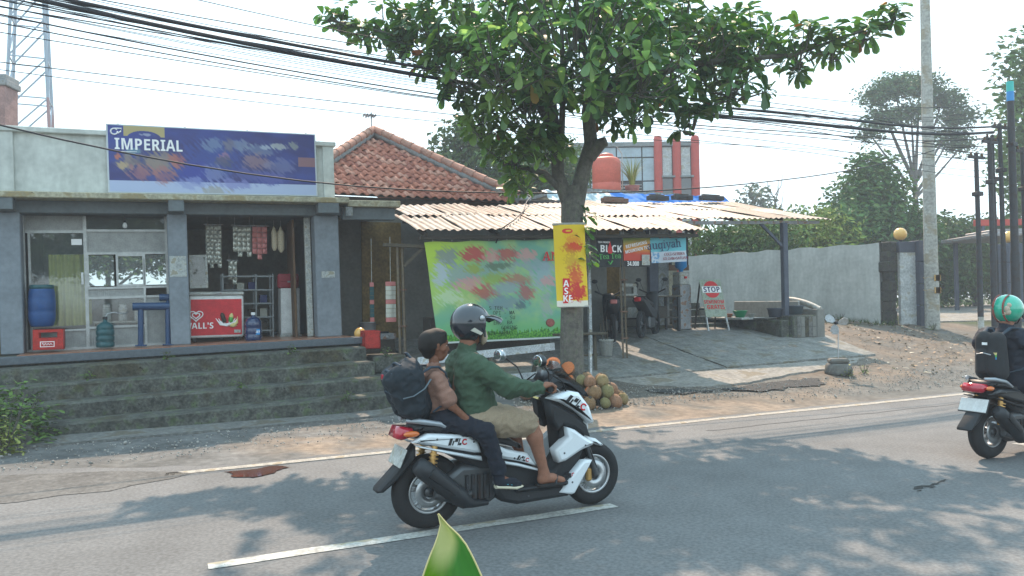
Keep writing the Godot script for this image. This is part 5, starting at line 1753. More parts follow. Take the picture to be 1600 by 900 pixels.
# ---------------------------------------------------------------- boundary wall, gate, poles
func boundary() -> void:
	var w := thing("boundary_wall", "long grey plastered boundary wall stained by rain", "wall")
	var st := mb()
	st.set_smooth_group(-1)
	var a := V(16.55, .7, -21.5)
	var b := V(18.15, .7, -14.75)
	var d := (b - a).normalized()
	var nrm := V(-d.z, 0, d.x) * .09
	var n := 20
	var top := func(t: float): return 2.32 + .02 * sin(t * 40) + .015 * sin(t * 91)
	for i in n:
		var p := a.lerp(b, float(i) / n)
		var q := a.lerp(b, float(i + 1) / n)
		var h0 := V(0, top.call(float(i) / n), 0)
		var h1 := V(0, top.call(float(i + 1) / n), 0)
		quad(st, p + nrm, p + nrm + h0, q + nrm + h1, q + nrm)
		quad(st, p - nrm, q - nrm, q - nrm + h1, p - nrm + h0)
		quad(st, p + nrm + h0, p - nrm + h0, q - nrm + h1, q + nrm + h1)
	put(st, "wall_face", M.boundary_wall, w)
	st = mb()
	var e := V(18.22, .6, -14.58)
	for i in 9:
		var r := V(rng.randf_range(.12, .17), .30, rng.randf_range(.13, .18))
		box(st, e + V(-r.x + rng.randf_range(-.03, .03), i * .27, -r.z), e + V(r.x + rng.randf_range(-.03, .03), i * .27 + .29, r.z), .03)
	put(st, "broken_end", M.wall_end, w)
	var g := thing("gate_pier", "white panel and dark grey gate pier right of the wall", "gate pier", V(18.55, .7, -14.4), deg_to_rad(-14))
	bx("white_panel", V(-.12, 0, -.05), V(.36, 2.05, .06), M.gate_white, g, .005)
	bx("cap_beam", V(-.15, 2.05, -.07), V(.36, 2.34, .08), M.gate_grey, g, .008)
	for k in 4: bx("pier_block", V(.36, .02 + k * .59, -.22), V(.76, .02 + k * .59 + .575, .2), M.gate_grey, g, .012)
	globe_lamp(V(18.62, 3.08, -14.5), "orange globe lamp on the gate pier left of the concrete pole")
	var g2 := thing("far_gate_pier", "dark grey gate pier behind the steel poles", "gate pier", V(23.0, .7, -14.3), deg_to_rad(-14))
	for k in 4: bx("pier_block", V(-.2, .02 + k * .59, -.22), V(.3, .02 + k * .59 + .575, .2), M.gate_grey, g2, .012)
	bx("side_wall", V(.3, 0, -.08), V(3.0, 2.2, .08), M.gate_grey, g2, .008)
	globe_lamp(V(23.05, 3.08, -14.3), "orange globe lamp on the pier at the right edge")
	# concrete pole
	var p := thing("concrete_pole", "tall tapering concrete utility pole near the gate", "utility pole", V(18.82, .66, -13.75))
	st = mb()
	tube(st, [V(0, -.1, 0), V(.0, 4, 0), V(.02, 10.5, 0)], [.185, .155, .105], 20)
	put(st, "shaft", M.pole_concrete, p)
	for y in [1.05, 1.38]:
		st = mb()
		tube(st, range(17).map(func(i): return V(-.015 + .185 * cos(TAU * i / 16.0), y + .02 * sin(i * 2.0), .185 * sin(TAU * i / 16.0))), .004, 4)
		for k in 3: box(st, V(-.12 + k * .03, y - .09, .165), V(.08 + k * .02, y + .07, .185), .004)
		put(st, "orange_notice", M.notice_orange, p)
	st = mb()
	for y in [5.0, 5.4]: tube(st, range(17).map(func(i): return V(.0 + .15 * cos(TAU * i / 16.0), y, .15 * sin(TAU * i / 16.0))), .012, 5)
	put(st, "steel_bands", M.dark_steel, p)
	# steel poles
	var spec := [[17.56, -11.6, 4.55, .055, "thin dark steel pole with a worn pale foot, leftmost of the cluster"], [18.07, -11.6, 4.95, .062, "dark steel pole second from the left in the cluster"], [18.40, -11.75, 5.05, .05, "slim dark steel pole behind the rider's helmet"], [18.62, -11.7, 5.35, .055, "dark steel pole left of the tallest pole"], [18.82, -11.55, 6.15, .088, "tallest dark steel pole with a blue-green top"], [19.15, -11.5, 4.8, .06, "dark steel pole at the right edge of the cluster"]]
	for i in 6:
		var s: Array = spec[i]
		var o := thing("steel_pole", s[4], "utility pole", V(s[0], gh(s[0], s[1]) - .03, s[1]), 0, "dark steel poles at the roadside")
		st = mb()
		tube(st, [V(0, 0, 0), V(0, 2.2, 0), V(.0, 2.3, 0), V(-.02, s[2], 0)], [s[3] * 1.15, s[3] * 1.12, s[3], s[3] * .85], 12)
		put(st, "shaft", M.dark_steel, o)
		if i == 0:
			st = mb()
			tube(st, [V(0, .05, 0), V(0, .72, 0)], s[3] * 1.19, 12, false)
			put(st, "pale_foot", M.off_white, o)
		if i == 4:
			st = mb()
			tube(st, [V(-.02, s[2] - .02, 0), V(-.02, s[2] + .22, 0)], s[3] * .9, 12)
			put(st, "green_cap", M.cap_green, o)
			st = mb()
			tube(st, [V(-.02, s[2] - .25, 0), V(-.02, s[2] - .02, 0)], s[3] * .92, 12)
			put(st, "blue_band", M.sky_blue, o)
		else:
			bx("crossarm", V(-.28, s[2] - .12, -.03), V(.28, s[2] - .06, .03), M.dark_steel, o)
			for x in [-.2, 0.0, .2]:
				st = mb()
				lathe(st, [Vector2(.02, 0), Vector2(.035, .02), Vector2(.02, .05), Vector2(.032, .07), Vector2(0, .09)], 8, Transform3D(Basis.IDENTITY, V(x, s[2] - .06, 0)))
				put(st, "insulator", M.wood, o)
		bx("junction_clamp", V(-.09, s[2] * .78, -.09), V(.09, s[2] * .78 + .1, .09), M.dark_steel, o, .01)

func globe_lamp(at: Vector3, label: String) -> void:
	var l := thing("globe_lamp", label, "lamp", at, 0, "globe lamps on the gate piers")
	var st := mb()
	lathe(st, [Vector2(.06, -.12), Vector2(.055, -.04), Vector2(.03, -.02), Vector2(.05, .02)], 12)
	put(st, "base", M.dark_steel, l)
	st = mb()
	ell(st, V(0, .18, 0), V(.175, .175, .175), 18)
	put(st, "globe", M.globe, l)

# ---------------------------------------------------------------- buildings and masts far behind
func far_things() -> void:
	var b := thing("panelled_building", "grey panelled building with three red round pillars behind the roofs", "building", V(24.6, 1.0, -34.9), deg_to_rad(-25.2))
	# local x right along the facade, z towards the camera; facade about 6 m wide
	bx("core", V(-6.2, 0, -8), V(2.85, 8.95, -.06), M.dark_steel, b)
	bx("roof_edge", V(-6.3, 8.95, -.3), V(3.0, 9.2, .12), M.mortar, b, .02)
	var xs := [-6.2, -4.6, -3.0, -1.55, -.15, .65]
	var ys := [0.0, 2.2, 4.2, 5.6, 7.05, 8.35, 8.95]
	for i in 5:
		for j in 6:
			if i == 3 and j == 3: continue
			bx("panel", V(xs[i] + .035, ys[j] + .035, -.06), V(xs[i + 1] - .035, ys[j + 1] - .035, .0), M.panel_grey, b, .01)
	bx("louvre_frame", V(-1.5, 5.65, -.05), V(-.2, 7.0, -.03), M.dark_steel, b)
	for k in 8: bx("louvre", V(-1.5, 5.7 + k * .16, -.03), V(-.2, 5.76 + k * .16, .04), M.grey_metal, b)
	for i in 3:
		var st := mb()
		var x := .72 + i * 1.02
		tube(st, [V(x, 0, .05), V(x, 9.35, .05), V(x, 9.47, .05), V(x, 9.53, .05)], [.23, .23, .19, .05], 18)
		put(st, "pillar", M.pillar_red, b)
		if i < 2:
			bx("recess_panel", V(x + .26, 0, -.05), V(x + .76, 8.9, -.02), M.gate_white, b)
			var w := bx("window", V(x + .22, 5.9, -.02), V(x + .80, 7.2, .0), M.window_dark, b)
			bx("window_hood", V(x + .16, 7.2, -.02), V(x + .90, 7.3, .25), M.mortar, b, .01)
	# annex carrying the tank
	var an := thing("tank_annex", "low flat-roofed annex under the water tank", "building", V(15.0, 1.0, -25.4))
	bx("wall", V(-2.2, 0, -.8), V(2.4, 4.3, 2.6), M.ledge, an)
	bx("roof_slab", V(-2.3, 4.3, -.9), V(2.5, 4.42, 2.7), M.mortar, an)
	var t := thing("water_tank", "orange-red plastic water tank on the roof beside the trunk", "water tank", V(15.05, 5.42, -23.75))
	var st := mb()
	lathe(st, [Vector2(0, 0), Vector2(.50, 0), Vector2(.52, .03), Vector2(.52, .36), Vector2(.505, .38), Vector2(.52, .40), Vector2(.52, 1.15), Vector2(.50, 1.24), Vector2(.40, 1.31), Vector2(.27, 1.35)], 28)
	put(st, "body", M.tank, t)
	st = mb()
	lathe(st, [Vector2(.27, 1.35), Vector2(.27, 1.41), Vector2(.24, 1.45), Vector2(.12, 1.49), Vector2(0, 1.5)], 20)
	put(st, "lid", M.tank, t)
	st = mb()
	tube(st, [V(.52, .2, .1), V(.62, .2, .1), V(.62, 1.5, .1), V(.4, 1.75, .1)], .02, 6)
	put(st, "pipe", M.off_white, t)
	var gp := thing("roof_grass", "tall yellow-green grass clump growing beside the water tank", "grass clump", V(15.85, 5.42, -23.3))
	st = mb()
	lathe(st, [Vector2(0, 0), Vector2(.22, 0), Vector2(.27, .28), Vector2(.24, .29), Vector2(0, .24)], 14)
	put(st, "pot", M.brick, gp)
	st = mb()
	for i in 120:
		var a := rng.randf() * TAU
		var l := rng.randf_range(.7, 1.35)
		var lean := rng.randf_range(.1, .8)
		var d := V(cos(a), 0, sin(a))
		var w := V(-sin(a), 0, cos(a)) * rng.randf_range(.012, .02)
		st.set_smooth_group(0)
		var k := rng.randf_range(.7, 1.3)
		st.set_color(Color(.20 * k, .22 * k, .045) if rng.randf() < .75 else Color(.36 * k, .30 * k, .12))
		var prev := V(0, .26, 0) + d * .08
		for s in 4:
			var u := (s + 1) / 4.0
			var cur := V(0, .26, 0) + d * (.08 + lean * l * u * u) + V(0, l * (u - .35 * lean * u * u), 0)
			var w0 := w * (1.0 - s / 4.2)
			var w1 := w * (1.0 - (s + 1) / 4.2)
			quad(st, prev - w0, cur - w1, cur + w1, prev + w0)
			prev = cur
	put(st, "blades", M.leaf_soft, gp)
	# lattice mast at the left
	var m := thing("lattice_mast", "tall red and white lattice mast at the left edge", "mast", V(-5.6, 0, -46.5))
	var half := func(y: float): return lerpf(1.05, .62, clampf((y - 8.0) / 12.0, -1, 1))
	for sx in [-1, 1]:
		for sz in [-1, 1]:
			for k in 4:
				var y0 := k * 6.2
				var h0: float = half.call(y0)
				var h1: float = half.call(y0 + 6.2)
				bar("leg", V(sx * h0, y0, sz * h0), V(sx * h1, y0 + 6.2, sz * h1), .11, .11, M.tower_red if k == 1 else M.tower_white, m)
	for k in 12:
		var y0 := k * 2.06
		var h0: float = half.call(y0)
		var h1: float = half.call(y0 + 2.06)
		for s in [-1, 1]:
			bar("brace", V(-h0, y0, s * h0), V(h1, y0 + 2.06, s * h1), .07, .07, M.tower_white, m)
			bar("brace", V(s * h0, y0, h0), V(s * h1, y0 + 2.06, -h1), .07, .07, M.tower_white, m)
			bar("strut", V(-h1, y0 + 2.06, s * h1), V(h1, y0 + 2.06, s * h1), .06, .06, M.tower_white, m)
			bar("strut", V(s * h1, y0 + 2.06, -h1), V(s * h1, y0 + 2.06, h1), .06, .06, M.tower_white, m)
	var ch := thing("brick_pier", "red brick pier with a pale cap at the left edge", "pier", V(-4.45, 0, -29.5), deg_to_rad(-20))
	bx("shaft", V(-.45, 0, -.4), V(.42, 8.75, .35), M.far_brick, ch)
	bx("cap", V(-.52, 8.75, -.46), V(.5, 8.95, .42), M.mortar, ch, .02)
	bx("cap_top", V(-.48, 8.95, -.42), V(.46, 9.12, .38), M.mortar, ch, .02)
	var lh := thing("side_house", "low house with a tiled roof at the left edge behind the column", "house", V(-5.2, .2, -17.5))
	bx("wall", V(-3, 0, -3), V(2.6, 2.9, 1.2), M.ochre_wall, lh)
	for k in 9:
		for i in 5: bx("roof_tile_strip", V(-3.2 + i * 1.2, 2.75 + k * .19, 1.6 - k * .36), V(-2.01 + i * 1.2, 2.86 + k * .19, 1.98 - k * .36), [M.roof_tile, M.roof_tile_b][(k + i) % 2], lh, .03)
	# pavilion behind the gate
	var p := thing("gate_pavilion", "pavilion with a grey roof and red fascia behind the steel poles", "pavilion", V(28.2, .95, -16.9), deg_to_rad(-30))
	bx("roof", V(-2.2, 2.55, -1.6), V(3.6, 2.68, 1.8), M.grey_metal, p, .02)
	bx("roof_ridge", V(-1.6, 2.68, -1.0), V(3.0, 2.86, 1.0), M.grey_metal, p, .03)
	bx("fascia", V(-1.2, 3.15, -1.2), V(3.6, 3.38, -1.05), M.pillar_red, p, .01)
	for x in [-1.8, .8, 3.2]:
		for z in [-1.3, 1.4]: bx("post", V(x - .06, 0, z - .06), V(x + .06, 2.55, z + .06), M.gate_grey, p)
	for x in [-.9, 3.4]: bx("fascia_post", V(x - .05, 2.86, -1.17), V(x + .05, 3.15, -1.07), M.gate_grey, p)
	var dr := thing("rain_barrel", "blue barrel standing in the drive behind the gate", "barrel", V(24.3, 1.0, -18.6))
	st = mb()
	lathe(st, [Vector2(0, 0), Vector2(.27, 0), Vector2(.3, .2), Vector2(.29, .3), Vector2(.3, .4), Vector2(.3, .7), Vector2(.27, .88), Vector2(0, .9)], 18)
	put(st, "body", M.blue_plastic, dr)
	st = mb()
	lathe(st, [Vector2(.285, .86), Vector2(.29, .9), Vector2(.27, .93), Vector2(0, .93)], 18)
	put(st, "lid", M.navy_print, dr)

# ---------------------------------------------------------------- trees
func clump_mesh(n: int, size: float, sd: int) -> ArrayMesh:
	var r := RandomNumberGenerator.new()
	r.seed = sd
	var st := mb()
	st.set_smooth_group(-1)
	for i in n:
		var b := Basis.from_euler(V(r.randf_range(-1.1, 1.1), r.randf() * TAU, r.randf_range(-1.1, 1.1)))
		var o := V(r.randf_range(-1, 1), r.randf_range(-.8, .8), r.randf_range(-1, 1)) * .5
		var l := size * r.randf_range(.7, 1.3)
		var w := l * r.randf_range(.2, .3)
		var A := o
		var B := o + b * V(l * .5, .06 * l, w)
		var C := o + b * V(l, -.12 * l, 0)
		var D := o + b * V(l * .5, .06 * l, -w)
		quad(st, A, B, C, D)
	st.generate_normals()
	return st.commit()

# trunk, limbs and a crown of leaf clumps filling the given lobes [x, y, z, rx, ry]
func tree(called: String, label: String, at: Vector3, h: float, tr: float, lobes: Array, col: Array, clumps: int, leaf: float, group: String, sd: int, lean := Vector3.ZERO) -> Node3D:
	var r := RandomNumberGenerator.new()
	r.seed = sd
	var t := thing(called, label, "tree", at, 0, group)
	var st := mb()
	tube(st, [V(0, -.2, 0), V(lean.x * .3, h * .3, lean.z * .3), V(lean.x * .7, h * .65, lean.z * .7), lean + V(0, h, 0)], [tr * 1.2, tr, tr * .75, tr * .4], 9)
	put(st, "trunk", M.far_bark, t)
	var lm := mb()
	for l in lobes:
		var c := V(l[0], l[1], l[2])
		var s := lean * .7 + V(0, h * clampf((c.y - l[4]) / h * .7, .25, .85), 0)
		tube(lm, [s, s.lerp(c, .5) + V(0, -.1 * l[3], 0), c], [tr * .45, tr * .3, tr * .12], 6)
	put(lm, "limbs", M.far_bark, t)
	var xf := []
	var cs := []
	var tot := 0.0
	for l in lobes: tot += l[3] * l[3]
	for l in lobes:
		var k := int(clumps * l[3] * l[3] / tot)
		for i in k:
			var d := V(r.randfn(), r.randfn(), r.randfn()).normalized()
			var rad := pow(r.randf(), .45)
			var lump := 1.0 + .22 * sin(d.x * 5 + sd) * sin(d.y * 6 + 2) * sin(d.z * 5 + l[0])
			var p := V(l[0], l[1], l[2]) + V(d.x * l[3], d.y * l[4], d.z * l[3]) * rad * lump
			var s := r.randf_range(.75, 1.3)
			xf.append(Transform3D(Basis.from_euler(V(r.randf_range(-.5, .5), r.randf() * TAU, r.randf_range(-.5, .5))).scaled(V(s, s, s)), p))
			var b := r.randf_range(.65, 1.4)
			cs.append(Color(col[0] * b * r.randf_range(.85, 1.2), col[1] * b, col[2] * b))
	many("crown", clump_mesh(10, leaf, sd), xf, cs, M.leaf_soft, t)
	return t

func big_tree() -> void:
	var t := thing("roadside_tree", "large broad-leaved tree with a forked trunk at the roadside", "tree", Vector3.ZERO)
	var st := mb()
	tube(st, [V(5.85, -.1, -10.30), V(5.83, .35, -10.27), V(5.82, .9, -10.26), V(5.82, 1.6, -10.22), V(5.80, 2.27, -10.18), V(5.81, 2.75, -10.17), V(5.83, 3.10, -10.16), V(5.86, 3.32, -10.15)], [.27, .195, .178, .172, .165, .168, .18, .13], 16)
	put(st, "trunk", M.bark, t)
	var limbs := [
		[[V(5.81, 2.95, -10.17), V(5.63, 3.49, -10.25), V(5.55, 4.05, -10.17), V(5.44, 4.66, -10.10), V(5.31, 5.49, -10.03), V(5.19, 6.58, -9.96), V(5.25, 8.0, -9.9)], [.125, .10, .088, .076, .06, .045, .02]],
		[[V(5.86, 3.0, -10.15), V(5.97, 3.53, -10.10), V(6.04, 3.95, -9.95), V(5.99, 4.43, -9.95), V(6.05, 5.12, -9.80), V(6.31, 6.08, -9.66), V(6.5, 7.6, -9.7)], [.135, .115, .108, .095, .07, .05, .02]],
		[[V(6.02, 3.76, -9.98), V(6.15, 3.95, -9.84), V(6.20, 3.97, -9.78)], [.11, .09, .075]],
		[[V(5.70, 3.24, -10.22), V(5.39, 3.52, -10.25), V(5.08, 3.61, -10.39), V(4.86, 3.68, -10.49)], [.06, .05, .035, .02]],
		[[V(5.55, 4.05, -10.17), V(5.27, 4.69, -10.29), V(4.61, 5.28, -10.58), V(3.60, 5.62, -11.17), V(2.47, 5.97, -11.80)], [.07, .06, .045, .03, .012]],
		[[V(5.99, 4.38, -9.95), V(6.31, 4.83, -9.69), V(7.22, 5.04, -9.03), V(8.36, 5.06, -8.16), V(9.33, 5.40, -7.25)], [.08, .065, .05, .03, .012]],
		[[V(5.44, 4.66, -10.10), V(6.29, 5.85, -10.78), V(7.00, 7.01, -11.31)], [.06, .05, .02]],
		[[V(6.00, 5.03, -9.82), V(5.19, 5.28, -8.88), V(4.89, 5.87, -8.34)], [.06, .045, .02]],
		[[V(5.63, 3.49, -10.2), V(5.56, 4.63, -9.93), V(5.50, 5.64, -9.83)], [.055, .045, .03]]]
	for l in limbs:
		st = mb()
		tube(st, l[0], l[1], 11)
		put(st, "limb", M.bark, t)
	var lobes := [[5.84, 5.55, -10.00, 1.50], [4.99, 5.13, -8.53, 1.30], [7.15, 6.26, -11.36, 1.40], [4.54, 5.40, -10.40, 1.15], [5.27, 6.26, -11.80, 1.10], [4.00, 5.67, -10.86, 0.85], [3.54, 5.71, -11.30, 0.55], [7.03, 5.31, -9.23, 1.15], [8.11, 6.00, -10.47, 1.00], [7.66, 4.96, -8.71, 0.80], [8.29, 5.50, -8.85, 0.70], [4.96, 4.58, -9.99, 0.75], [6.31, 4.56, -9.36, 0.70], [4.12, 4.97, -10.38, 0.50], [3.01, 5.81, -11.55, 0.30], [2.65, 5.97, -11.72, 0.28], [3.27, 5.91, -11.42, 0.35], [8.44, 5.15, -8.12, 0.42], [8.69, 5.13, -7.78, 0.38], [9.02, 5.31, -7.52, 0.28], [9.25, 5.42, -7.29, 0.24], [5.95, 7.29, -10.14, 1.70], [4.35, 7.02, -10.90, 1.30], [7.38, 6.78, -9.03, 1.30], [4.84, 6.31, -8.25, 1.20], [6.04, 8.64, -9.85, 1.40], [7.21, 4.19, -9.05, 0.32], [4.44, 4.19, -10.35, 0.32], [4.39, 4.39, -10.59, 0.28], [4.83, 3.86, -10.18, 0.42], [5.08, 3.42, -10.29, 0.32], [5.25, 3.90, -9.98, 0.40], [5.22, 4.35, -10.10, 0.55], [6.96, 8.36, -11.85, 1.30], [5.79, 4.66, -8.27, 0.70], [4.05, 4.70, -8.87, 0.70]]
	var r := RandomNumberGenerator.new()
	r.seed = 77
	var lf := mb()
	leaf_shape(lf, 6, .30, .16)
	lf.generate_normals()
	var leaf := lf.commit()
	var xf := []
	var cs := []
	var twig := mb()
	var spots := []
	for l in lobes:
		var n := int(clampf(36.0 * l[3] * l[3] + 18.0 * l[3] + 1.0, 4, 100) * (.42 if l[1] > 6.2 else 1.0))
		for i in n:
			var d := V(r.randfn(), r.randfn(), r.randfn()).normalized()
			spots.append([V(l[0], l[1], l[2]) + d * l[3] * pow(r.randf(), .4) * V(1, .85, 1), V(l[0], l[1] - .3 * l[3], l[2]), l[3]])
	for s in [V(5.90, 2.44, -9.96), V(5.94, 2.18, -9.93), V(5.92, 2.68, -9.96), V(6.0, 2.9, -10.0), V(5.98, 2.3, -9.95)]: spots.append([s, V(5.82, s.y - .1, -10.1), .12])
	for q in spots:
		var p: Vector3 = q[0]
		var ax: Vector3 = ((p - q[1]).normalized() + V(0, .5, 0)).normalized()
		if q[2] > .2: tube(twig, [p - ax * minf(.45, q[2] * .8), p], [.012, .007], 4, false)
		var u := ax.cross(V(.3, .1, .9)).normalized()
		var v := ax.cross(u)
		var m := r.randi_range(7, 11)
		var tone := r.randf_range(.7, 1.25)
		for k in m:
			var a := TAU * k / m + r.randf_range(-.3, .3)
			var dir := ((u * cos(a) + v * sin(a)) * 1.0 + ax * r.randf_range(-.15, .65) + V(0, -.12, 0)).normalized()
			var side := dir.cross(V(0, 1, 0)).normalized().rotated(dir, r.randf_range(-.6, .6))
			var s := (.11 + .14 * pow(r.randf(), .8)) * (.9 if q[2] < .2 else 1.0)
			xf.append(Transform3D(Basis(dir, side.cross(dir), side).scaled(V(s, s, s)), p + dir * .02 + ax * r.randf_range(-.06, .04)))
			var b := tone * r.randf_range(.75, 1.25)
			var c := Color(.088 * b, .172 * b, .066 * b)
			if r.randf() < .34: c = Color(.145 * b, .22 * b, .055 * b)
			if r.randf() < .006: c = Color(.35, .10, .03)
			if p.x < 4.6 and p.y < 4.5 or q[2] <= .42 and p.y < 4.3 and p.x < 5.6: c = c.lerp(Color(.14, .20, .03), .55)  # low left branch: sunlit yellow glow put into the leaf colour
			cs.append(c)
	put(twig, "twigs", M.bark, t)
	# the leaves that show largest are leaves of their own
	var eye := V(0, 1.6, 0)
	var order := range(xf.size())
	var near := order.map(func(i): return [xf[i].origin.distance_to(eye) / xf[i].basis.x.length() + (100.0 if xf[i].origin.y > 6.0 else 0.0), i])
	near.sort_custom(func(a, b): return a[0] < b[0])
	var own := {}
	var tones := {}
	for i in 290:
		var id: int = near[i][1]
		own[id] = true
		var c: Color = cs[id]
		var key := "%d_%d" % [int(c.g * 40), int(c.r * 25)]
		if not tones.has(key):
			var mm: StandardMaterial3D = M.leaf.duplicate()
			mm.vertex_color_use_as_albedo = false
			mm.albedo_color = c.linear_to_srgb()
			tones[key] = mm
		inst(leaf, "leaf", tones[key], t, xf[id])
	var xf2 := []
	var cs2 := []
	for i in xf.size():
		if not own.has(i):
			xf2.append(xf[i])
			cs2.append(cs[i])
	var crown := many("crown", leaf, xf2, cs2, M.leaf, t)
	crown.set_meta("kind", "stuff")

func plants() -> void:
	tree("mango_tree", "dark leafy tree behind the tiled roof", V(11.6, .9, -27.8), 5.0, .22, [[-1.6, 5.2, 0, 1.5, 1.2], [.3, 5.6, .4, 1.7, 1.6], [-.4, 6.8, 0, 1.2, .9], [1.8, 5.0, 0, 1.5, 1.5], [0, 4.2, .5, 1.9, 1.3], [3.2, 5.6, .6, 1.3, 1.2]], [0.061, 0.111, 0.037], 1500, .26, "trees behind the roofs", 81)
	tree("mango_tree", "dark leafy tree behind the big tree's trunk", V(16.5, .9, -31.0), 5.5, .22, [[-1.4, 6.0, 0, 1.6, 1.5], [.6, 6.8, 0, 1.5, 1.4], [-.6, 4.8, .4, 1.8, 1.3]], [0.068, 0.117, 0.040], 900, .26, "trees behind the roofs", 82)
	tree("yellow_bush_tree", "bright yellow-green leafy tree just behind the boundary wall", V(23.2, .9, -22.6), 2.6, .14, [[-1.2, 2.9, 0, 1.3, .9], [.6, 3.0, .4, 1.3, 1.0], [-2.3, 2.7, .3, 1.0, .7], [2.0, 2.8, 0, 1.2, .9]], [0.176, 0.227, 0.046], 1100, .22, "trees behind the boundary wall", 83)
	tree("conical_tree", "dense green tree with a pointed top behind the boundary wall", V(27.0, .9, -22.6), 4.4, .18, [[0, 3.4, 0, 2.2, 1.4], [.2, 4.8, 0, 1.5, 1.1], [.3, 5.8, 0, .8, .7], [-1.5, 3.0, .4, 1.5, 1.1], [1.9, 2.8, 0, 1.5, 1.2]], [0.074, 0.143, 0.044], 1700, .24, "trees behind the boundary wall", 84)
	tree("wall_bush", "leafy bush behind the wall left of the yard post", V(19.4, .9, -21.6), 2.2, .12, [[0, 2.6, 0, 1.2, .9], [-1.3, 2.5, 0, 1.0, .8], [1.2, 2.6, 0, 1.1, .9]], [0.081, 0.137, 0.040], 700, .2, "trees behind the boundary wall", 85)
	# tall open tree
	tree("tall_tree", "tall thin-limbed tree with feathery crowns behind the concrete pole", V(41.2, .9, -31.0), 8.6, .24, [[-3.1, 12.2, 0, 1.0, .6], [-1.6, 12.9, 0, 1.2, .55], [-2.4, 10.9, 0, 1.1, .5], [-.6, 11.4, .3, .9, .5], [.6, 13.2, 0, 1.3, .6], [2.6, 12.5, 0, 1.2, .6], [3.9, 11.6, 0, 1.1, .6], [3.2, 10.2, 0, .9, .7], [4.4, 9.9, 0, .7, .7], [-3.8, 10.0, 0, .6, .4]], [0.068, 0.124, 0.052], 1000, .22, "trees beyond the gate", 86)
	tree("right_tree", "tall drooping tree at the right edge of the picture", V(32.0, .9, -18.4), 8.0, .25, [[0, 7.4, 0, 1.5, 2.0], [-.6, 5.4, 0, 1.3, 1.4], [.6, 9.4, 0, 1.6, 1.6], [1.8, 6.5, 0, 1.7, 2.2], [.2, 4.0, .3, 1.3, 1.2]], [0.095, 0.163, 0.052], 1700, .24, "trees beyond the gate", 87)
	tree("hedge_tree", "bushy tree closing the view behind the gate", V(32.0, .9, -23.4), 2.6, .14, [[0, 2.0, 0, 2.0, 1.7], [-1.9, 2.2, 0, 1.5, 1.6], [2.0, 1.9, 0, 1.8, 1.6], [.5, 3.4, 0, 1.3, .8]], [0.081, 0.143, 0.040], 1500, .22, "trees beyond the gate", 88)
	tree("hedge_tree", "bushy tree behind the pavilion roof", V(36.0, .9, -24.0), 3.0, .14, [[0, 2.4, 0, 2.2, 1.9], [2.5, 2.3, 0, 2.0, 1.8], [-1.5, 3.2, 0, 1.5, 1.0]], [0.068, 0.124, 0.040], 1100, .24, "trees beyond the gate", 89)
	var k := 0
	for q in [[42.5, -46.0, 9.3, 1.7, "round far tree left of the bare twig tree"], [46.0, -45.0, 7.4, 1.6, "far tree right of the bare twig tree"], [49.5, -44.0, 8.2, 1.9, "far tree between the roofs and the pointed tree"], [53.0, -42.5, 7.6, 1.9, "far tree just left of the pointed tree"], [52.0, -30.0, 6.5, 2.4, "far tree behind the concrete pole"], [56.0, -28.0, 7.2, 2.2, "far pointed tree right of the concrete pole"], [60.0, -27.5, 7.6, 1.9, "far pointed tree left of the steel poles"]]:
		tree("far_tree", q[4], V(q[0], .9, q[1]), q[2] - .9, .2, [[0, q[2] - 2.0, 0, q[3], 1.9], [.6, q[2] - 3.4, .4, q[3] * 1.25, 1.8], [-.8, q[2] - 4.6, 0, q[3] * 1.3, 1.9]], [.05, .09, .045], 420, .4, "far trees on the horizon", 90 + k)
		k += 1
	var bt := thing("bare_tree", "leafless twig tree far away above the canopy", "tree", V(44.3, .9, -45.5))
	var st := mb()
	tube(st, [V(0, 0, 0), V(.1, 5, 0), V(0, 8.2, 0)], [.2, .13, .07], 7)
	put(st, "trunk", M.far_bark, bt)
	st = mb()
	for i in 9:
		var a := i * 2.4
		var y := 6.4 + i * .28
		tube(st, [V(0, y, 0), V(cos(a) * .5, y + .7, sin(a) * .5), V(cos(a) * .7, y + 1.7, sin(a) * .6)], [.05, .035, .015], 5)
	put(st, "branches", M.far_bark, bt)
	# trees across the road, seen only in the shop windows
	tree("opposite_tree", "roadside tree across the road mirrored in the shop windows", V(-1.6, 0, 9.5), 3.4, .16, [[0, 4.0, 0, 1.6, 1.0], [-1.9, 3.8, .4, 1.4, .9], [1.9, 4.1, 0, 1.4, 1.0], [.3, 5.4, 0, 1.6, 1.0]], [.05, .10, .03], 800, .26, "trees across the road", 120)
	# bush and weeds
	bush("roadside_bush", "bright green leafy bush left of the steps", V(-1.5, .05, -10.45), 0.95, .68, 1300, [.085, .15, .035], 130)
	bush("flowering_weed", "pale yellow-flecked weeds at the foot of the left bush", V(-1.45, .03, -9.85), .42, .5, 330, [.20, .22, .06], 131)
	var wd := ["small weed on the second step near the left column", "small weed on the third step below the freezer", "weed on the lowest step at the right end", "low weed along the top of the steps", "small weed on the top step below the floor edge", "yellow-green weed around the propeller block", "weed right of the propeller block", "weed at the broken end of the boundary wall", "grass tuft at the foot of the boundary wall", "weed beside the concrete pole", "grass tuft on the mossy block"]
	var ws := [[-.75, .66, -11.5, .16], [1.1, .47, -11.1, .14], [2.45, .24, -10.68, .22], [1.9, .86, -11.9, .17], [.2, .86, -11.93, .14], [11.3, .15, -9.92, .24], [11.85, .15, -10.05, .24], [18.1, .78, -14.3, .35], [17.5, .86, -15.6, .32], [18.5, .66, -13.5, .26], [3.4, .75, -12.0, .2]]
	for i in ws.size():
		bush("weed", wd[i], V(ws[i][0], ws[i][1], ws[i][2]), ws[i][3], ws[i][3] * .8, 40, [.08, .13, .03] if i != 5 else [.22, .25, .05], 140 + i, "weeds")
	var gm := mb()
	gm.set_smooth_group(-1)
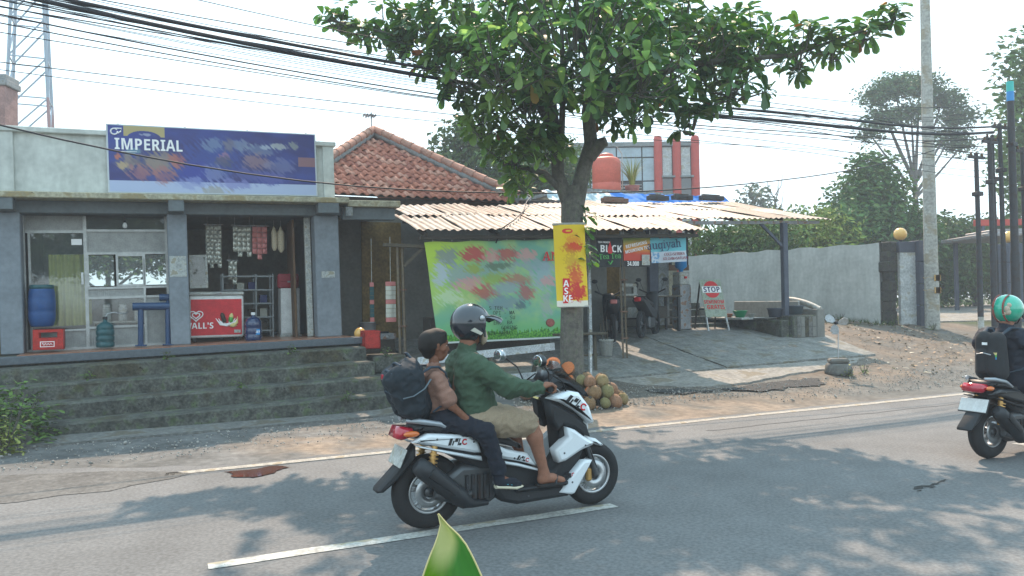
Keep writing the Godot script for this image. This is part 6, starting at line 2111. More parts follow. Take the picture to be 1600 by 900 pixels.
	for i in 5:
		var a := i * 1.25
		var d := V(cos(a), 0, sin(a)) * .5
		var w := V(-sin(a), 0, cos(a)) * .07
		for p in [d * .1 - w, d * .1 + w, d + V(0, 1, 0)]: gm.add_vertex(p)
	gm.generate_normals()
	var gmesh := gm.commit()
	var xf := []
	var cs := []
	for i in 2600:
		var x := rng.randf_range(14.8, 19.6)
		var z := rng.randf_range(-20, -13.6)
		var wx := lerpf(16.55, 18.15, (z + 21.5) / 6.75)
		if absf(x - wx) > 1.0 * rng.randf() or x > 17.9 and z > -14.5: continue
		var s := rng.randf_range(.05, .16)
		xf.append(Transform3D(Basis.from_euler(V(0, rng.randf() * TAU, 0)).scaled(V(s, s, s)), V(x, gh(x, z), z)))
		var b := rng.randf_range(.7, 1.4)
		cs.append(Color(.07 * b, .10 * b, .03 * b))
	for i in 500:
		var x := rng.randf_range(22.0, 44.0)
		var z := rng.randf_range(-27, -21.5) - (x - 22.0) * .25
		var s := rng.randf_range(.15, .4)
		xf.append(Transform3D(Basis.from_euler(V(0, rng.randf() * TAU, 0)).scaled(V(s, s, s)), V(x, gh(x, z), z)))
		cs.append(Color(.09, .14, .035))
	var g := many("grass", gmesh, xf, cs, M.leaf_soft)
	g.set_meta("kind", "stuff")
	tag(g, "short green grass along the foot of the wall", "grass")

func bush(called: String, label: String, at: Vector3, w: float, h: float, n: int, col: Array, sd: int, group := "") -> void:
	var r := RandomNumberGenerator.new()
	r.seed = sd
	var b := thing(called, label, "plant", at, 0, group)
	var st := mb()
	for i in 9:
		var a := i * 2.4
		tube(st, [V(0, -.02, 0), V(cos(a) * w * .25, h * .5, sin(a) * w * .25), V(cos(a) * w * .4, h * .9, sin(a) * w * .4)], [.012 * h + .003, .008 * h + .002, .003], 4)
	put(st, "stems", M.far_bark, b)
	var lf := mb()
	leaf_shape(lf, 3, .3, .2)
	lf.generate_normals()
	var xf := []
	var cs := []
	for i in n:
		var d := V(r.randfn(), absf(r.randfn()), r.randfn()).normalized()
		var q := pow(r.randf(), .5) * (1.0 + .25 * sin(d.x * 6) * sin(d.z * 5 + 1))
		var p := V(d.x * w * .55 * q, d.y * h * q, d.z * w * .5 * q)
		var s := r.randf_range(.05, .11) * (w * .5 + .5)
		xf.append(Transform3D(Basis.from_euler(V(r.randf_range(-.7, .5), r.randf() * TAU, r.randf_range(-.5, .5))).scaled(V(s, s, s)), p))
		var k := r.randf_range(.6, 1.4)
		cs.append(Color(col[0] * k, col[1] * k, col[2] * k))
	many("foliage", lf.commit(), xf, cs, M.leaf_soft, b)

# ---------------------------------------------------------------- overhead cables
func cables() -> void:
	var c := [
		["thick black bundle of overhead cables, lower of the two bundles", .030, [V(-1.17, 5.27, 0), V(2.13, 4.98, 0), V(10.97, 4.85, 0)]],
		["thick black bundle of overhead cables, upper of the two bundles", .024, [V(-0.88, 5.32, 0), V(2.13, 5.09, 0), V(10.98, 5.00, 0)]],
		["thin cable just above the thick cable bundles", .007, [V(-0.50, 5.37, 0), V(2.13, 5.25, 0), V(10.98, 5.15, 0)]],
		["", .009, [V(-1.57, 5.21, 0), V(2.13, 4.95, 0), V(10.97, 4.78, 0)]], ["", .008, [V(-1.57, 5.13, 0), V(2.13, 4.96, 0), V(10.97, 4.73, 0)]],
		["", .010, [V(-1.57, 5.04, 0), V(2.13, 4.73, 0), V(10.97, 4.66, 0)]], ["", .008, [V(-1.57, 4.94, 0), V(2.12, 4.67, 0), V(10.97, 4.59, 0)]],
		["", .006, [V(-1.57, 4.83, 0), V(1.28, 4.68, 0), V(10.96, 4.43, 0)]], ["", .006, [V(-1.57, 4.48, 0), V(2.12, 4.40, 0), V(10.96, 4.31, 0)]],
		["", .005, [V(-1.57, 4.39, 0), V(.80, 4.30, 0), V(10.9, 4.36, 0)]], ["topmost thin cable leaving the picture above the shop sign", .006, [V(0.60, 5.54, 0), V(2.13, 5.41, 0), V(10.99, 5.33, 0)]],
		["", .007, [V(-1.57, 5.25, 0), V(2.13, 5.03, 0), V(10.97, 4.92, 0)]], ["", .007, [V(-1.57, 5.33, 0), V(2.13, 5.14, 0), V(10.97, 5.07, 0)]],
		["low drop cable sagging across the shop sign and the roofs", .011, [V(-1.58, 3.78, 0), V(2.37, 3.25, 0), V(7.37, 3.36, 0), V(14.56, 4.63, 0)]]]
	var order := {}
	var hs := c.map(func(e): return e[2][0].y)
	hs.sort()
	for i in hs.size(): order[hs[i]] = ["first", "second", "third", "fourth", "fifth", "sixth", "seventh", "eighth", "ninth", "tenth", "eleventh", "twelfth", "thirteenth", "fourteenth"][i]
	for i in 9:
		var k: int = i % 3
		var a: Array = [[5.30, 5.06, 4.94], [5.17, 4.88, 4.80], [5.0, 4.78, 4.70]][k]
		var dy := -.07 + .035 * i + .01 * k
		c.append(["slack thin cable weaving through the bundles, %s of nine" % ["first", "second", "third", "fourth", "fifth", "sixth", "seventh", "eighth", "ninth"][i], .0045, [V(-1.57, a[0] + dy * 1.1, 0), V(2.13, a[1] + dy * .5, 0), V(10.97, a[2] + dy * 1.2 + .05 * sin(i * 2.0), 0)]])
	for q in c:
		var st := mb()
		var pts := []
		var k: Array = q[2]
		for i in 49:
			var x := lerpf(-16.0, 18.3, i / 48.0)
			var y := 0.0
			if k.size() == 3:
				var X := maxf(x, k[0].x - 1.0)
				var a: Vector3 = k[0]
				var b: Vector3 = k[1]
				var d: Vector3 = k[2]
				y = a.y * (X - b.x) * (X - d.x) / ((a.x - b.x) * (a.x - d.x)) + b.y * (X - a.x) * (X - d.x) / ((b.x - a.x) * (b.x - d.x)) + d.y * (X - a.x) * (X - b.x) / ((d.x - a.x) * (d.x - b.x))
				y += maxf(0, k[0].x - 1.0 - x) * .09
			else:
				y = 3.22 + .0128 * pow(maxf(x - 3.4, 0), 2) * .80 + .021 * pow(maxf(3.4 - x, 0), 2)
				y = minf(y, 4.9)
			pts.append(V(x, y, -10.6 - 1.05 * sstep(10.0, 18.0, x)))
		tube(st, pts, q[1], 5, false)
		var o := put(st, "overhead_cable", M.cable)
		tag(o, q[0] if q[0] else "thin black overhead cable, %s from the lowest where the cables cross the left edge" % order[q[2][0].y], "cable", "overhead cables along the road")
	var st := mb()
	tube(st, [V(8.3, 4.2, -16.7), V(7.5, 3.85, -14.9), V(7.1, 3.66, -14.3), V(6.63, 3.36, -13.5), V(6.01, 3.08, -12.6), V(5.45, 2.84, -11.95), V(5.4, 2.6, -12.1)], .012, 5)
	tag(put(st, "roof_wire", M.cable), "black wire running down over the stall's sheet roof", "wire")

# ---------------------------------------------------------------- scooters; local x forward, y up, +z the right side; origin under the rear axle
func P2(a: Array) -> Array: return range(0, a.size(), 2).map(func(i): return Vector2(a[i], a[i + 1]))

func sym(called: String, poly: Array, w: float, bev: float, m: Material, parent: Node) -> MeshInstance3D:
	var st := mb()
	slab(st, poly, [[-w, bev], [-w + bev * .4, bev * .35], [-w + bev, 0], [w - bev, 0], [w - bev * .4, bev * .35], [w, bev]])
	return put(st, called, m, parent)

# a thin moulded panel on each flank
func flank(called: String, poly: Array, z0: float, z1: float, bev: float, m: Material, parent: Node) -> void:
	for s in [1, -1]:
		var st := mb()
		slab(st, poly, [[s * z0, 0], [s * (z1 - bev), 0], [s * (z1 - bev * .35), bev * .4], [s * z1, bev]])
		put(st, called, m, parent)

func wheel(parent: Node, at: Vector3, R: float, r: float, wide: float) -> void:
	var w := Node3D.new()
	w.name = "wheel"
	parent.add_child(w, true)
	w.position = at
	var st := mb()
	var prof := []
	for i in 13:
		var a := -PI * .78 + PI * 1.56 * i / 12.0
		prof.append(Vector2(R - r + cos(a) * r, sin(a) * wide))
	var face := Transform3D(Basis.from_euler(V(PI / 2, 0, 0)), Vector3.ZERO)
	lathe(st, prof, 40, face)
	put(st, "tyre", M.rubber, w)
	st = mb()
	var ri := R - r * 1.72
	lathe(st, [Vector2(ri - .012, -wide * .72), Vector2(ri + .004, -wide * .8), Vector2(ri + .012, -wide * .6), Vector2(ri, -.01), Vector2(ri, .01), Vector2(ri + .012, wide * .6), Vector2(ri + .004, wide * .8), Vector2(ri - .012, wide * .72), Vector2(ri - .016, 0), Vector2(ri - .012, -wide * .72)], 36, face)
	put(st, "rim", M.alloy, w)
	for k in 5:
		var a := TAU * k / 5.0 + .3
		st = mb()
		for e in [-.2, .2]: tube(st, [V(cos(a) * .03, sin(a) * .03, 0), V(cos(a + e * .5) * ri * .55, sin(a + e * .5) * ri * .55, .012), V(cos(a + e) * ri, sin(a + e) * ri, 0)], [.016, .012, .011], 6)
		put(st, "spoke", M.alloy, w)
	st = mb()
	lathe(st, [Vector2(0, -.06), Vector2(.035, -.06), Vector2(.04, -.03), Vector2(.04, .03), Vector2(.035, .06), Vector2(0, .06)], 16, face)
	put(st, "hub", M.dark_alloy, w)
	st = mb()
	lathe(st, [Vector2(.045, .05), Vector2(.105, .05), Vector2(.105, .055), Vector2(.045, .055), Vector2(.045, .05)], 28, face)
	put(st, "brake_disc", M.alloy, w)

func scooter(called: String, label: String, at: Vector3, body: Material, trim: Material, plate: String) -> Node3D:
	var s := thing(called, label, "scooter", at)
	wheel(s, V(.0, .262, 0), .262, .068, .062)
	wheel(s, V(1.335, .243, 0), .243, .058, .052)
	# dark core, engine, swing arm
	sym("frame_core", P2([-.13, .67, .22, .64, .45, .58, .66, .48, .80, .36, .95, .33, 1.02, .42, 1.0, .62, .93, .86, 1.10, .885, 1.2, .78, 1.235, .62, 1.23, .47, 1.15, .32, 1.06, .17, .62, .16, .46, .22, .32, .40, .05, .56]), .115, .03, M.plastic_black, s)
	sym("engine", P2([.08, .22, .16, .16, .44, .15, .56, .22, .58, .34, .46, .42, .22, .44, .10, .36]), .12, .035, M.dark_alloy, s)
	sym("belly", P2([.42, .30, .50, .16, .62, .125, 1.04, .135, 1.15, .28, 1.05, .30, .98, .235, .62, .235]), .185, .03, M.plastic_black, s)
	for k in 5:
		bx("cooling_fin", V(.24 + k * .045, .19, .118), V(.262 + k * .045, .37, .14), M.dark_steel, s, .004)
	bx("footboard", V(.60, .225, -.205), V(1.0, .245, .205), M.plastic_black, s, .008)
	var st := mb()
	tube(st, [V(.30, .24, .10), V(.16, .22, .15), V(.0, .262, .145)], [.03, .035, .03], 8)
	put(st, "swing_arm", M.dark_alloy, s)
	# muffler with heat shield
	st = mb()
	tube(st, [V(.40, .16, .13), V(.28, .175, .16), V(.22, .20, .165), V(.18, .235, .168), V(-.08, .45, .172), V(-.125, .485, .172), V(-.135, .492, .172)], [.02, .03, .055, .068, .068, .058, .03], 16)
	put(st, "muffler", M.muffler, s)
	st = mb()
	tube(st, [V(.14, .285, .235), V(-.05, .44, .238)], [.03, .036], 8, true, .35, V(0, 0, 1))
	put(st, "heat_shield", M.plastic_black, s)
	for z in [.13, -.13]:
		st = mb()
		tube(st, [V(-.03, .34, z), V(.02, .60, z * .9)], .022, 8)
		for k in 7: tube(st, [V(-.022 + k * .005, .38 + k * .026, z), V(-.020 + k * .005, .388 + k * .026, z)], .034, 10)
		put(st, "shock_absorber", M.gold, s)
	# white or dark flank panels
	flank("tail_panel", P2([-.15, .632, -.04, .685, .25, .655, .33, .60, .352, .52, .30, .525, .10, .575, -.12, .63]), .09, .168, .02, body, s)
	flank("tail_lower_strip", P2([-.13, .612, .10, .555, .30, .502, .352, .498, .358, .462, .30, .478, .10, .535, -.11, .60]), .09, .165, .012, body, s)
	flank("middle_panel", P2([.37, .60, .47, .568, .55, .526, .71, .482, .78, .385, .64, .432, .50, .468, .42, .53]), .10, .175, .02, body, s)
	flank("middle_lower_strip", P2([.47, .455, .64, .415, .79, .365, .80, .345, .64, .393, .48, .435]), .10, .17, .008, body, s)
	flank("leg_shield", P2([.925, .485, 1.045, .575, 1.035, .645, 1.10, .622, 1.17, .570, 1.265, .515, 1.255, .492, 1.15, .462, 1.02, .397, .96, .388]), .09, .19, .025, body, s)
	flank("lower_strip", P2([.945, .175, 1.165, .385, 1.24, .385, 1.19, .305, 1.085, .155, 1.06, .148]), .12, .195, .015, body, s)
	flank("front_cowl", P2([.915, .855, .96, .885, 1.07, .91, 1.145, .895, 1.235, .785, 1.275, .665, 1.235, .652, 1.12, .755, 1.0, .825]), .05, .185, .03, body, s)
	flank("inner_shield", P2([.90, .84, .99, .80, 1.11, .735, 1.22, .64, 1.25, .55, 1.17, .585, 1.10, .635, 1.02, .66, .97, .62, .92, .70]), .06, .16, .02, M.plastic_black, s)
	sym("headlight", P2([1.20, .81, 1.285, .69, 1.30, .64, 1.26, .66, 1.20, .76]), .12, .02, M.lens_clear, s)
	sym("nose", P2([1.12, .88, 1.22, .80, 1.28, .66, 1.265, .52, 1.20, .50, 1.10, .70]), .10, .03, trim, s)
	sym("upper_cowl", P2([.86, .93, .90, .885, 1.07, .925, 1.15, .91, 1.27, .845, 1.25, .885, 1.10, .985, .98, 1.02, .90, .99]), .13, .035, M.plastic_black, s)
	st = mb()
	slab(st, P2([.975, 1.02, 1.02, 1.125, 1.045, 1.105, 1.13, .99, 1.27, .868, 1.20, .90, 1.09, .98]), [[-.12, .03], [-.06, 0], [.06, 0], [.12, .03]])
	put(st, "windscreen", M.smoked, s)
	sym("instrument_pod", P2([.88, .99, .93, 1.06, .99, 1.05, .98, .99]), .09, .02, M.scooter_black, s)
	sym("front_mudguard", P2([1.20, .455, 1.24, .50, 1.29, .525, 1.35, .515, 1.42, .462, 1.40, .45, 1.30, .485, 1.23, .44]), .07, .02, body, s)
	for z in [.075, -.075]:
		st = mb()
		tube(st, [V(1.335, .243, z), V(1.27, .44, z), V(1.22, .62, z * .8)], [.026, .022, .02], 10)
		put(st, "fork_leg", M.dark_alloy, s)
	# seat, tail, plate
	sym("seat", P2([-.13, .70, -.10, .755, .05, .748, .17, .712, .26, .668, .40, .648, .58, .60, .68, .545, .70, .51, .55, .55, .38, .605, .20, .65, .0, .69]), .145, .04, M.seat_vinyl, s)
	for z in [.14, -.14]:
		st = mb()
		tube(st, [V(.16, .69, z), V(.05, .745, z * 1.05), V(-.10, .775, z), V(-.17, .775, z * .6)], [.012, .018, .02, .016], 8)
		put(st, "grab_rail", M.grab_rail, s)
	sym("tail_light", P2([-.255, .665, -.225, .735, -.13, .725, -.11, .69, -.14, .66, -.21, .645]), .11, .03, M.lens_red, s)
	for z in [.13, -.13]:
		st = mb()
		ell(st, V(-.15, .69, z), V(.06, .022, .02), 10)
		put(st, "indicator", M.lens_orange, s)
	sym("rear_mudguard", P2([-.10, .60, -.17, .52, -.37, .325, -.375, .30, -.33, .30, -.24, .365, -.10, .50]), .075, .02, M.plastic_black, s)
	var pb := Basis.from_euler(V(0, 0, deg_to_rad(-24)))
	st = mb()
	box(st, V(-.012, -.07, -.135), V(0, .06, .135), .004, Transform3D(pb, V(-.205, .53, 0)))
	var pl := put(st, "number_plate", M.white if plate == "white" else M.off_white, s)
	if plate == "white":
		st = mb()
		box(st, V(-.004, -.078, -.143), V(.008, .068, .143), .004, Transform3D(pb, V(-.205, .53, 0)))
		put(st, "plate_holder", M.plastic_black, s)
	st = mb()
	tube(st, [V(-.19, .44, 0), V(-.215, .43, 0)], .03, 12)
	put(st, "reflector", M.lens_red, s)
	# bars, levers, mirrors
	st = mb()
	tube(st, [V(.80, .955, .36), V(.86, .96, .20), V(.90, .97, 0), V(.86, .96, -.20), V(.80, .955, -.36)], .014, 8)
	put(st, "handlebar", M.dark_steel, s)
	for z in [1, -1]:
		st = mb()
		tube(st, [V(.798, .954, z * .375), V(.842, .957, z * .25)], .019, 10)
		put(st, "grip", M.rubber, s)
		st = mb()
		tube(st, [V(.88, .955, z * .2), V(.90, .945, z * .27), V(.875, .935, z * .37)], .006, 6)
		put(st, "brake_lever", M.alloy, s)
		var mr := Node3D.new()
		mr.name = "mirror"
		s.add_child(mr, true)
		st = mb()
		tube(st, [V(.87, .97, z * .22), V(.84, 1.07, z * .26), V(.76, 1.14, z * .31)], .007, 6)
		put(st, "stalk", M.dark_steel, mr)
		st = mb()
		ell(st, V(.735, 1.16, z * .34), V(.03, .048, .085), 14)
		put(st, "housing", M.scooter_black if z > 0 else M.steel, mr)
		st = mb()
		ell(st, V(.709, 1.16, z * .34), V(.006, .042, .077), 14)
		put(st, "mirror_glass", M.mirror, mr)
	st = mb()
	tube(st, [V(.86, .96, .18), V(.93, 1.03, .16), V(1.02, .98, .14), V(1.10, .80, .12)], .006, 5)
	tube(st, [V(.86, .96, -.18), V(.94, 1.02, -.15), V(1.02, .97, -.12)], .006, 5)
	tube(st, [V(1.25, .50, .085), V(1.30, .38, .10), V(1.335, .30, .09)], .005, 5)
	put(st, "control_cables", M.rubber, s)
	bx("brake_caliper", V(1.25, .20, .045), V(1.30, .30, .085), M.gold, s, .012)
	for q in [[.02, .645, .1685], [.29, .605, .1685], [.60, .46, .1755], [1.0, .46, .1905], [1.18, .50, .1905], [1.06, .24, .1955], [.98, .22, .186], [.70, .18, .186], [.25, .30, .141], [.42, .20, .121]]:
		for sg in [1, -1]:
			st = mb()
			ell(st, V(q[0], q[1], q[2] * sg), V(.008, .008, .004), 8)
			put(st, "bolt", M.dark_alloy, s)
	st = mb()
	tube(st, [V(.52, .17, -.12), V(.46, .10, -.20), V(.40, .12, -.22)], .010, 6)
	put(st, "side_stand", M.dark_steel, s)
	for z in [.175, -.175]:
		st = mb()
		tube(st, [V(.44, .30, z * .8), V(.52, .265, z * 1.25)], .014, 6)
		put(st, "passenger_peg", M.dark_alloy, s)
	return s

func decal(parent: Node, at: Vector3, size: float, tilt: float) -> void:
	var b := Transform3D(Basis.from_euler(V(0, 0, tilt)), at)
	var st := mb()
	for q in [[-.55, .20, -.22, .26], [-.27, .09, -.22, .10], [-.14, .22, .02, .26], [.14, .07, -.22, .26], [.24, .16, -.22, -.06]]:
		var x: float = q[0] * size
		var w: float = q[1] * size
		slab(st, P2([x + q[2] * .3 * size, q[2] * size, x + q[3] * .3 * size, q[3] * size, x + w + q[3] * .3 * size, q[3] * size, x + w + q[2] * .3 * size, q[2] * size]), [[0, 0], [.002, 0]], b)
	put(st, "black_decal", M.black_print, parent)
	st = mb()
	tube(st, range(12).map(func(i): return b * V(.62 * size + .17 * size * cos(.7 + i * .46), .17 * size * sin(.7 + i * .46), .001)), .05 * size, 5, true, .1, V(0, 0, 1))
	put(st, "red_decal", M.red_print, parent)

func scooter_white() -> void:
	var s := scooter("white_scooter", "white and black maxi scooter carrying a man and a boy", V(1.75, .012, -5.17), M.scooter_white, M.scooter_white, "blank")
	decal(s, V(.16, .615, .1695), .10, -.06)
	decal(s, V(1.10, .825, .1865), .13, -.5)
	decal(s, V(.66, .452, .1765), .07, -.3)
	decal(s, V(1.03, .285, .186), .07, .2)

func scooter_black() -> void:
	scooter("black_scooter", "black scooter with a white number plate at the right edge", V(7.29, .012, -4.77), M.scooter_black, M.scooter_black, "white")

# ---------------------------------------------------------------- people
# a hand closed round a bar that runs along z at (bx, by); knuckle row starts at z0 and goes outwards
func grip_hand(st: SurfaceTool, c: Vector3, side: float) -> void:
	var b := []
	b.append([c + V(-.075, .012, 0), c + V(-.03, .028, 0), .026, .024])
	for i in 4:
		var z := side * (-.033 + i * .022)
		var l: float = [.95, 1.05, 1.0, .85][i]
		b.append([c + V(-.05, .02, z * .7), c + V(.0, .034, z), .015, .0125])
		b.append([c + V(.0, .034, z), c + V(.034 * l, .016, z), .0115, .0105])
		b.append([c + V(.034 * l, .016, z), c + V(.030 * l, -.016, z), .0105, .0095])
		b.append([c + V(.030 * l, -.016, z), c + V(.006, -.026, z), .0095, .0085])
	b.append([c + V(-.05, .008, -side * .028), c + V(-.018, -.012, -side * .052), .014, .012])
	b.append([c + V(-.018, -.012, -side * .052), c + V(.016, -.024, -side * .05), .012, .0095])
	flesh(b, .0055, .006, st)

func rest_hand(st: SurfaceTool, w: Vector3, dir: Vector3, side: float) -> void:
	var d := dir.normalized()
	var u := V(0, 0, 1)
	u = (u - d * u.dot(d)).normalized()
	var n := d.cross(u).normalized()
	if n.y > 0: n = -n
	var b := [[w, w + d * .045, .022, .026]]
	for i in 4:
		var o := u * (-.030 + i * .020)
		var l: float = [.85, 1.0, .95, .78][i]
		b.append([w + d * .03 + o * .6, w + d * .075 + o, .016, .012])
		b.append([w + d * .075 + o, w + d * (.075 + .035 * l) + o + n * .008, .0105, .0095])
		b.append([w + d * (.075 + .035 * l) + o + n * .008, w + d * (.075 + .058 * l) + o + n * .028, .0095, .008])
	b.append([w + d * .015 + u * .024 * side, w + d * .045 + u * .050 * side + n * .01, .013, .011])
	b.append([w + d * .045 + u * .050 * side + n * .01, w + d * .075 + u * .052 * side + n * .022, .011, .009])
	flesh(b, .0055, .006, st)

# head looking along +x: skull, jaw, nose, brow, lips, ears
func head(st: SurfaceTool, c: Vector3, k: float) -> void:
	var b := [
		[c + V(-.02, .03, 0) * k, c + V(.015, .035, 0) * k, .088 * k, .082 * k],
		[c + V(.03, -.02, 0) * k, c + V(.035, -.075, 0) * k, .066 * k, .045 * k],
		[c + V(.055, -.088, 0) * k, c + V(.06, -.088, 0) * k, .026 * k, .024 * k],
		[c + V(.09, .012, 0) * k, c + V(.108, -.032, 0) * k, .011 * k, .016 * k],
		[c + V(.084, .03, -.03) * k, c + V(.084, .03, .03) * k, .018 * k, .018 * k],
		[c + V(.088, -.06, -.016) * k, c + V(.088, -.06, .016) * k, .013 * k, .013 * k],
		[c + V(.083, -.073, -.012) * k, c + V(.083, -.073, .012) * k, .012 * k, .012 * k],
		[c + V(.06, -.02, -.05) * k, c + V(.05, -.025, -.05) * k, .022 * k, .022 * k],
		[c + V(.06, -.02, .05) * k, c + V(.05, -.025, .05) * k, .022 * k, .022 * k]]
	for s in [-1, 1]: b.append([c + V(-.005, .018, s * .084) * k, c + V(-.008, -.022, s * .08) * k, .017 * k, .012 * k])
	flesh(b, .0065, .016 * k, st)

func eyes(c: Vector3, k: float, parent: Node) -> void:
	for s in [-1, 1]:
		var e := Node3D.new()
		e.name = "eye"
		parent.add_child(e, true)
		var st := mb()
		ell(st, c + V(.079, .004, s * .033) * k, V(.013, .008, .014) * k, 10)
		put(st, "eyeball", M.eye_white, e)
		st = mb()
		ell(st, c + V(.0895, .004, s * .034) * k, V(.004, .0065, .0065) * k, 8)
		put(st, "iris", M.hair, e)
		st = mb()
		tube(st, [c + V(.092, .034, s * .016) * k, c + V(.094, .04, s * .034) * k, c + V(.082, .034, s * .055) * k], [.004 * k, .006 * k, .003 * k], 5)
		put(st, "eyebrow", M.hair, e)

func helmet(c: Vector3, m: Material, parent_label: String, called: String, peak: bool) -> Node3D:
	var h := thing(called, parent_label, "helmet", c)
	var st := mb()
	st.set_smooth_group(0)
	var R := V(.150, .142, .132)
	var N := 36
	var K := 22
	for layer in 2:
		var q := 1.0 - layer * .09
		for i in N:
			for j in K:
				var f := func(a: float, b: float):
					var th := TAU * a / N
					var ph := -PI * .36 + PI * .86 * b / K
					return V(cos(th) * cos(ph), sin(ph), sin(th) * cos(ph))
				var m0: Vector3 = f.call(i + .5, j + .5)
				if m0.x > .50 and m0.y < .34: continue
				if m0.y < -.62 and m0.x > .1: continue
				var a: Vector3 = f.call(i, j) * R * q
				var b: Vector3 = f.call(i + 1, j) * R * q
				var d: Vector3 = f.call(i + 1, j + 1) * R * q
				var e: Vector3 = f.call(i, j + 1) * R * q
				if layer == 0: quad(st, a, b, d, e)
				else: quad(st, a, e, d, b)
	put(st, "shell", m, h)
	st = mb()
	var rim := []
	for i in 21:
		var t := -1.0 + i * .1
		rim.append(V(.078 - .012 * absf(t), -.10 + .148 * (1.0 - pow(absf(t), 4.0)), t * .113))
	tube(st, rim, .008, 6)
	put(st, "rim", M.plastic_black, h)
	if peak:
		st = mb()
		st.set_smooth_group(0)
		for i in 16:
			for l in 2:
				var g := func(k: int, v: float):
					var t := (k / 16.0 - .5) * 2.2
					var base := V(cos(t) * .128, .055 - .03 * (1.0 - cos(t)), sin(t) * .128)
					var tip := V(.128 + .115 * cos(t * .9), .028 - .05 * (1.0 - cos(t)), sin(t) * .115)
					return base.lerp(tip, v) + V(0, .012 * sin(v * PI) - l * .006, 0)
				for v in 3:
					var A: Vector3 = g.call(i, v / 3.0)
					var B: Vector3 = g.call(i + 1, v / 3.0)
					var C: Vector3 = g.call(i + 1, (v + 1) / 3.0)
					var D: Vector3 = g.call(i, (v + 1) / 3.0)
					if l == 0: quad(st, A, B, C, D)
					else: quad(st, A, D, C, B)
		put(st, "peak", M.helmet_navy, h)
		for s in [-1, 1]:
			st = mb()
			lathe(st, [Vector2(0, .012), Vector2(.018, .01), Vector2(.02, 0)], 12, Transform3D(Basis.from_euler(V(s * PI / 2, 0, 0)), V(.04, .035, s * .127)))
			put(st, "peak_screw", M.steel, h)
			st = mb()
			slab(st, P2([-.05, -.05, .03, -.085, .045, -.07, -.02, -.03]), [[s * .118, 0], [s * .127, 0]])
			put(st, "pale_flash", M.foil, h)
	else:
		# painted bands and patch, as on the photographed helmet
		st = mb()
		tube(st, range(15).map(func(i): return V(-.151 * sin(.25 + i * .2) + .0, .144 * cos(.25 + i * .2), .045)), .011, 5, true, .3, V(0, 1, 0))
		tube(st, range(15).map(func(i): return V(-.151 * sin(.25 + i * .2) + .0, .144 * cos(.25 + i * .2), -.052)), .011, 5, true, .3, V(0, 1, 0))
		put(st, "red_band", M.brick, h)
		st = mb()
		for q in [[-.118, .0, .062, .035], [-.112, -.03, .072, .03], [-.10, .035, .072, .028], [-.125, -.045, .045, .02]]: ell(st, V(q[0], q[1], q[2]), V(.022, q[3], q[3]), 10)
		put(st, "tan_patch", M.helmet_pad, h)
		st = mb()
		slab(st, P2([.075, .05, .15, .035, .165, -.03, .13, -.10, .075, -.085]), [[-.11, .02], [-.07, 0], [.07, 0], [.11, .02]])
		put(st, "visor", M.smoked, h)
	for s in [-1, 1]:
		st = mb()
		tube(st, [V(.03, -.09, s * .10), V(.05, -.14, s * .06), V(.055, -.155, 0)], .006, 5)
		put(st, "chin_strap", M.plastic_black, h)
	return h

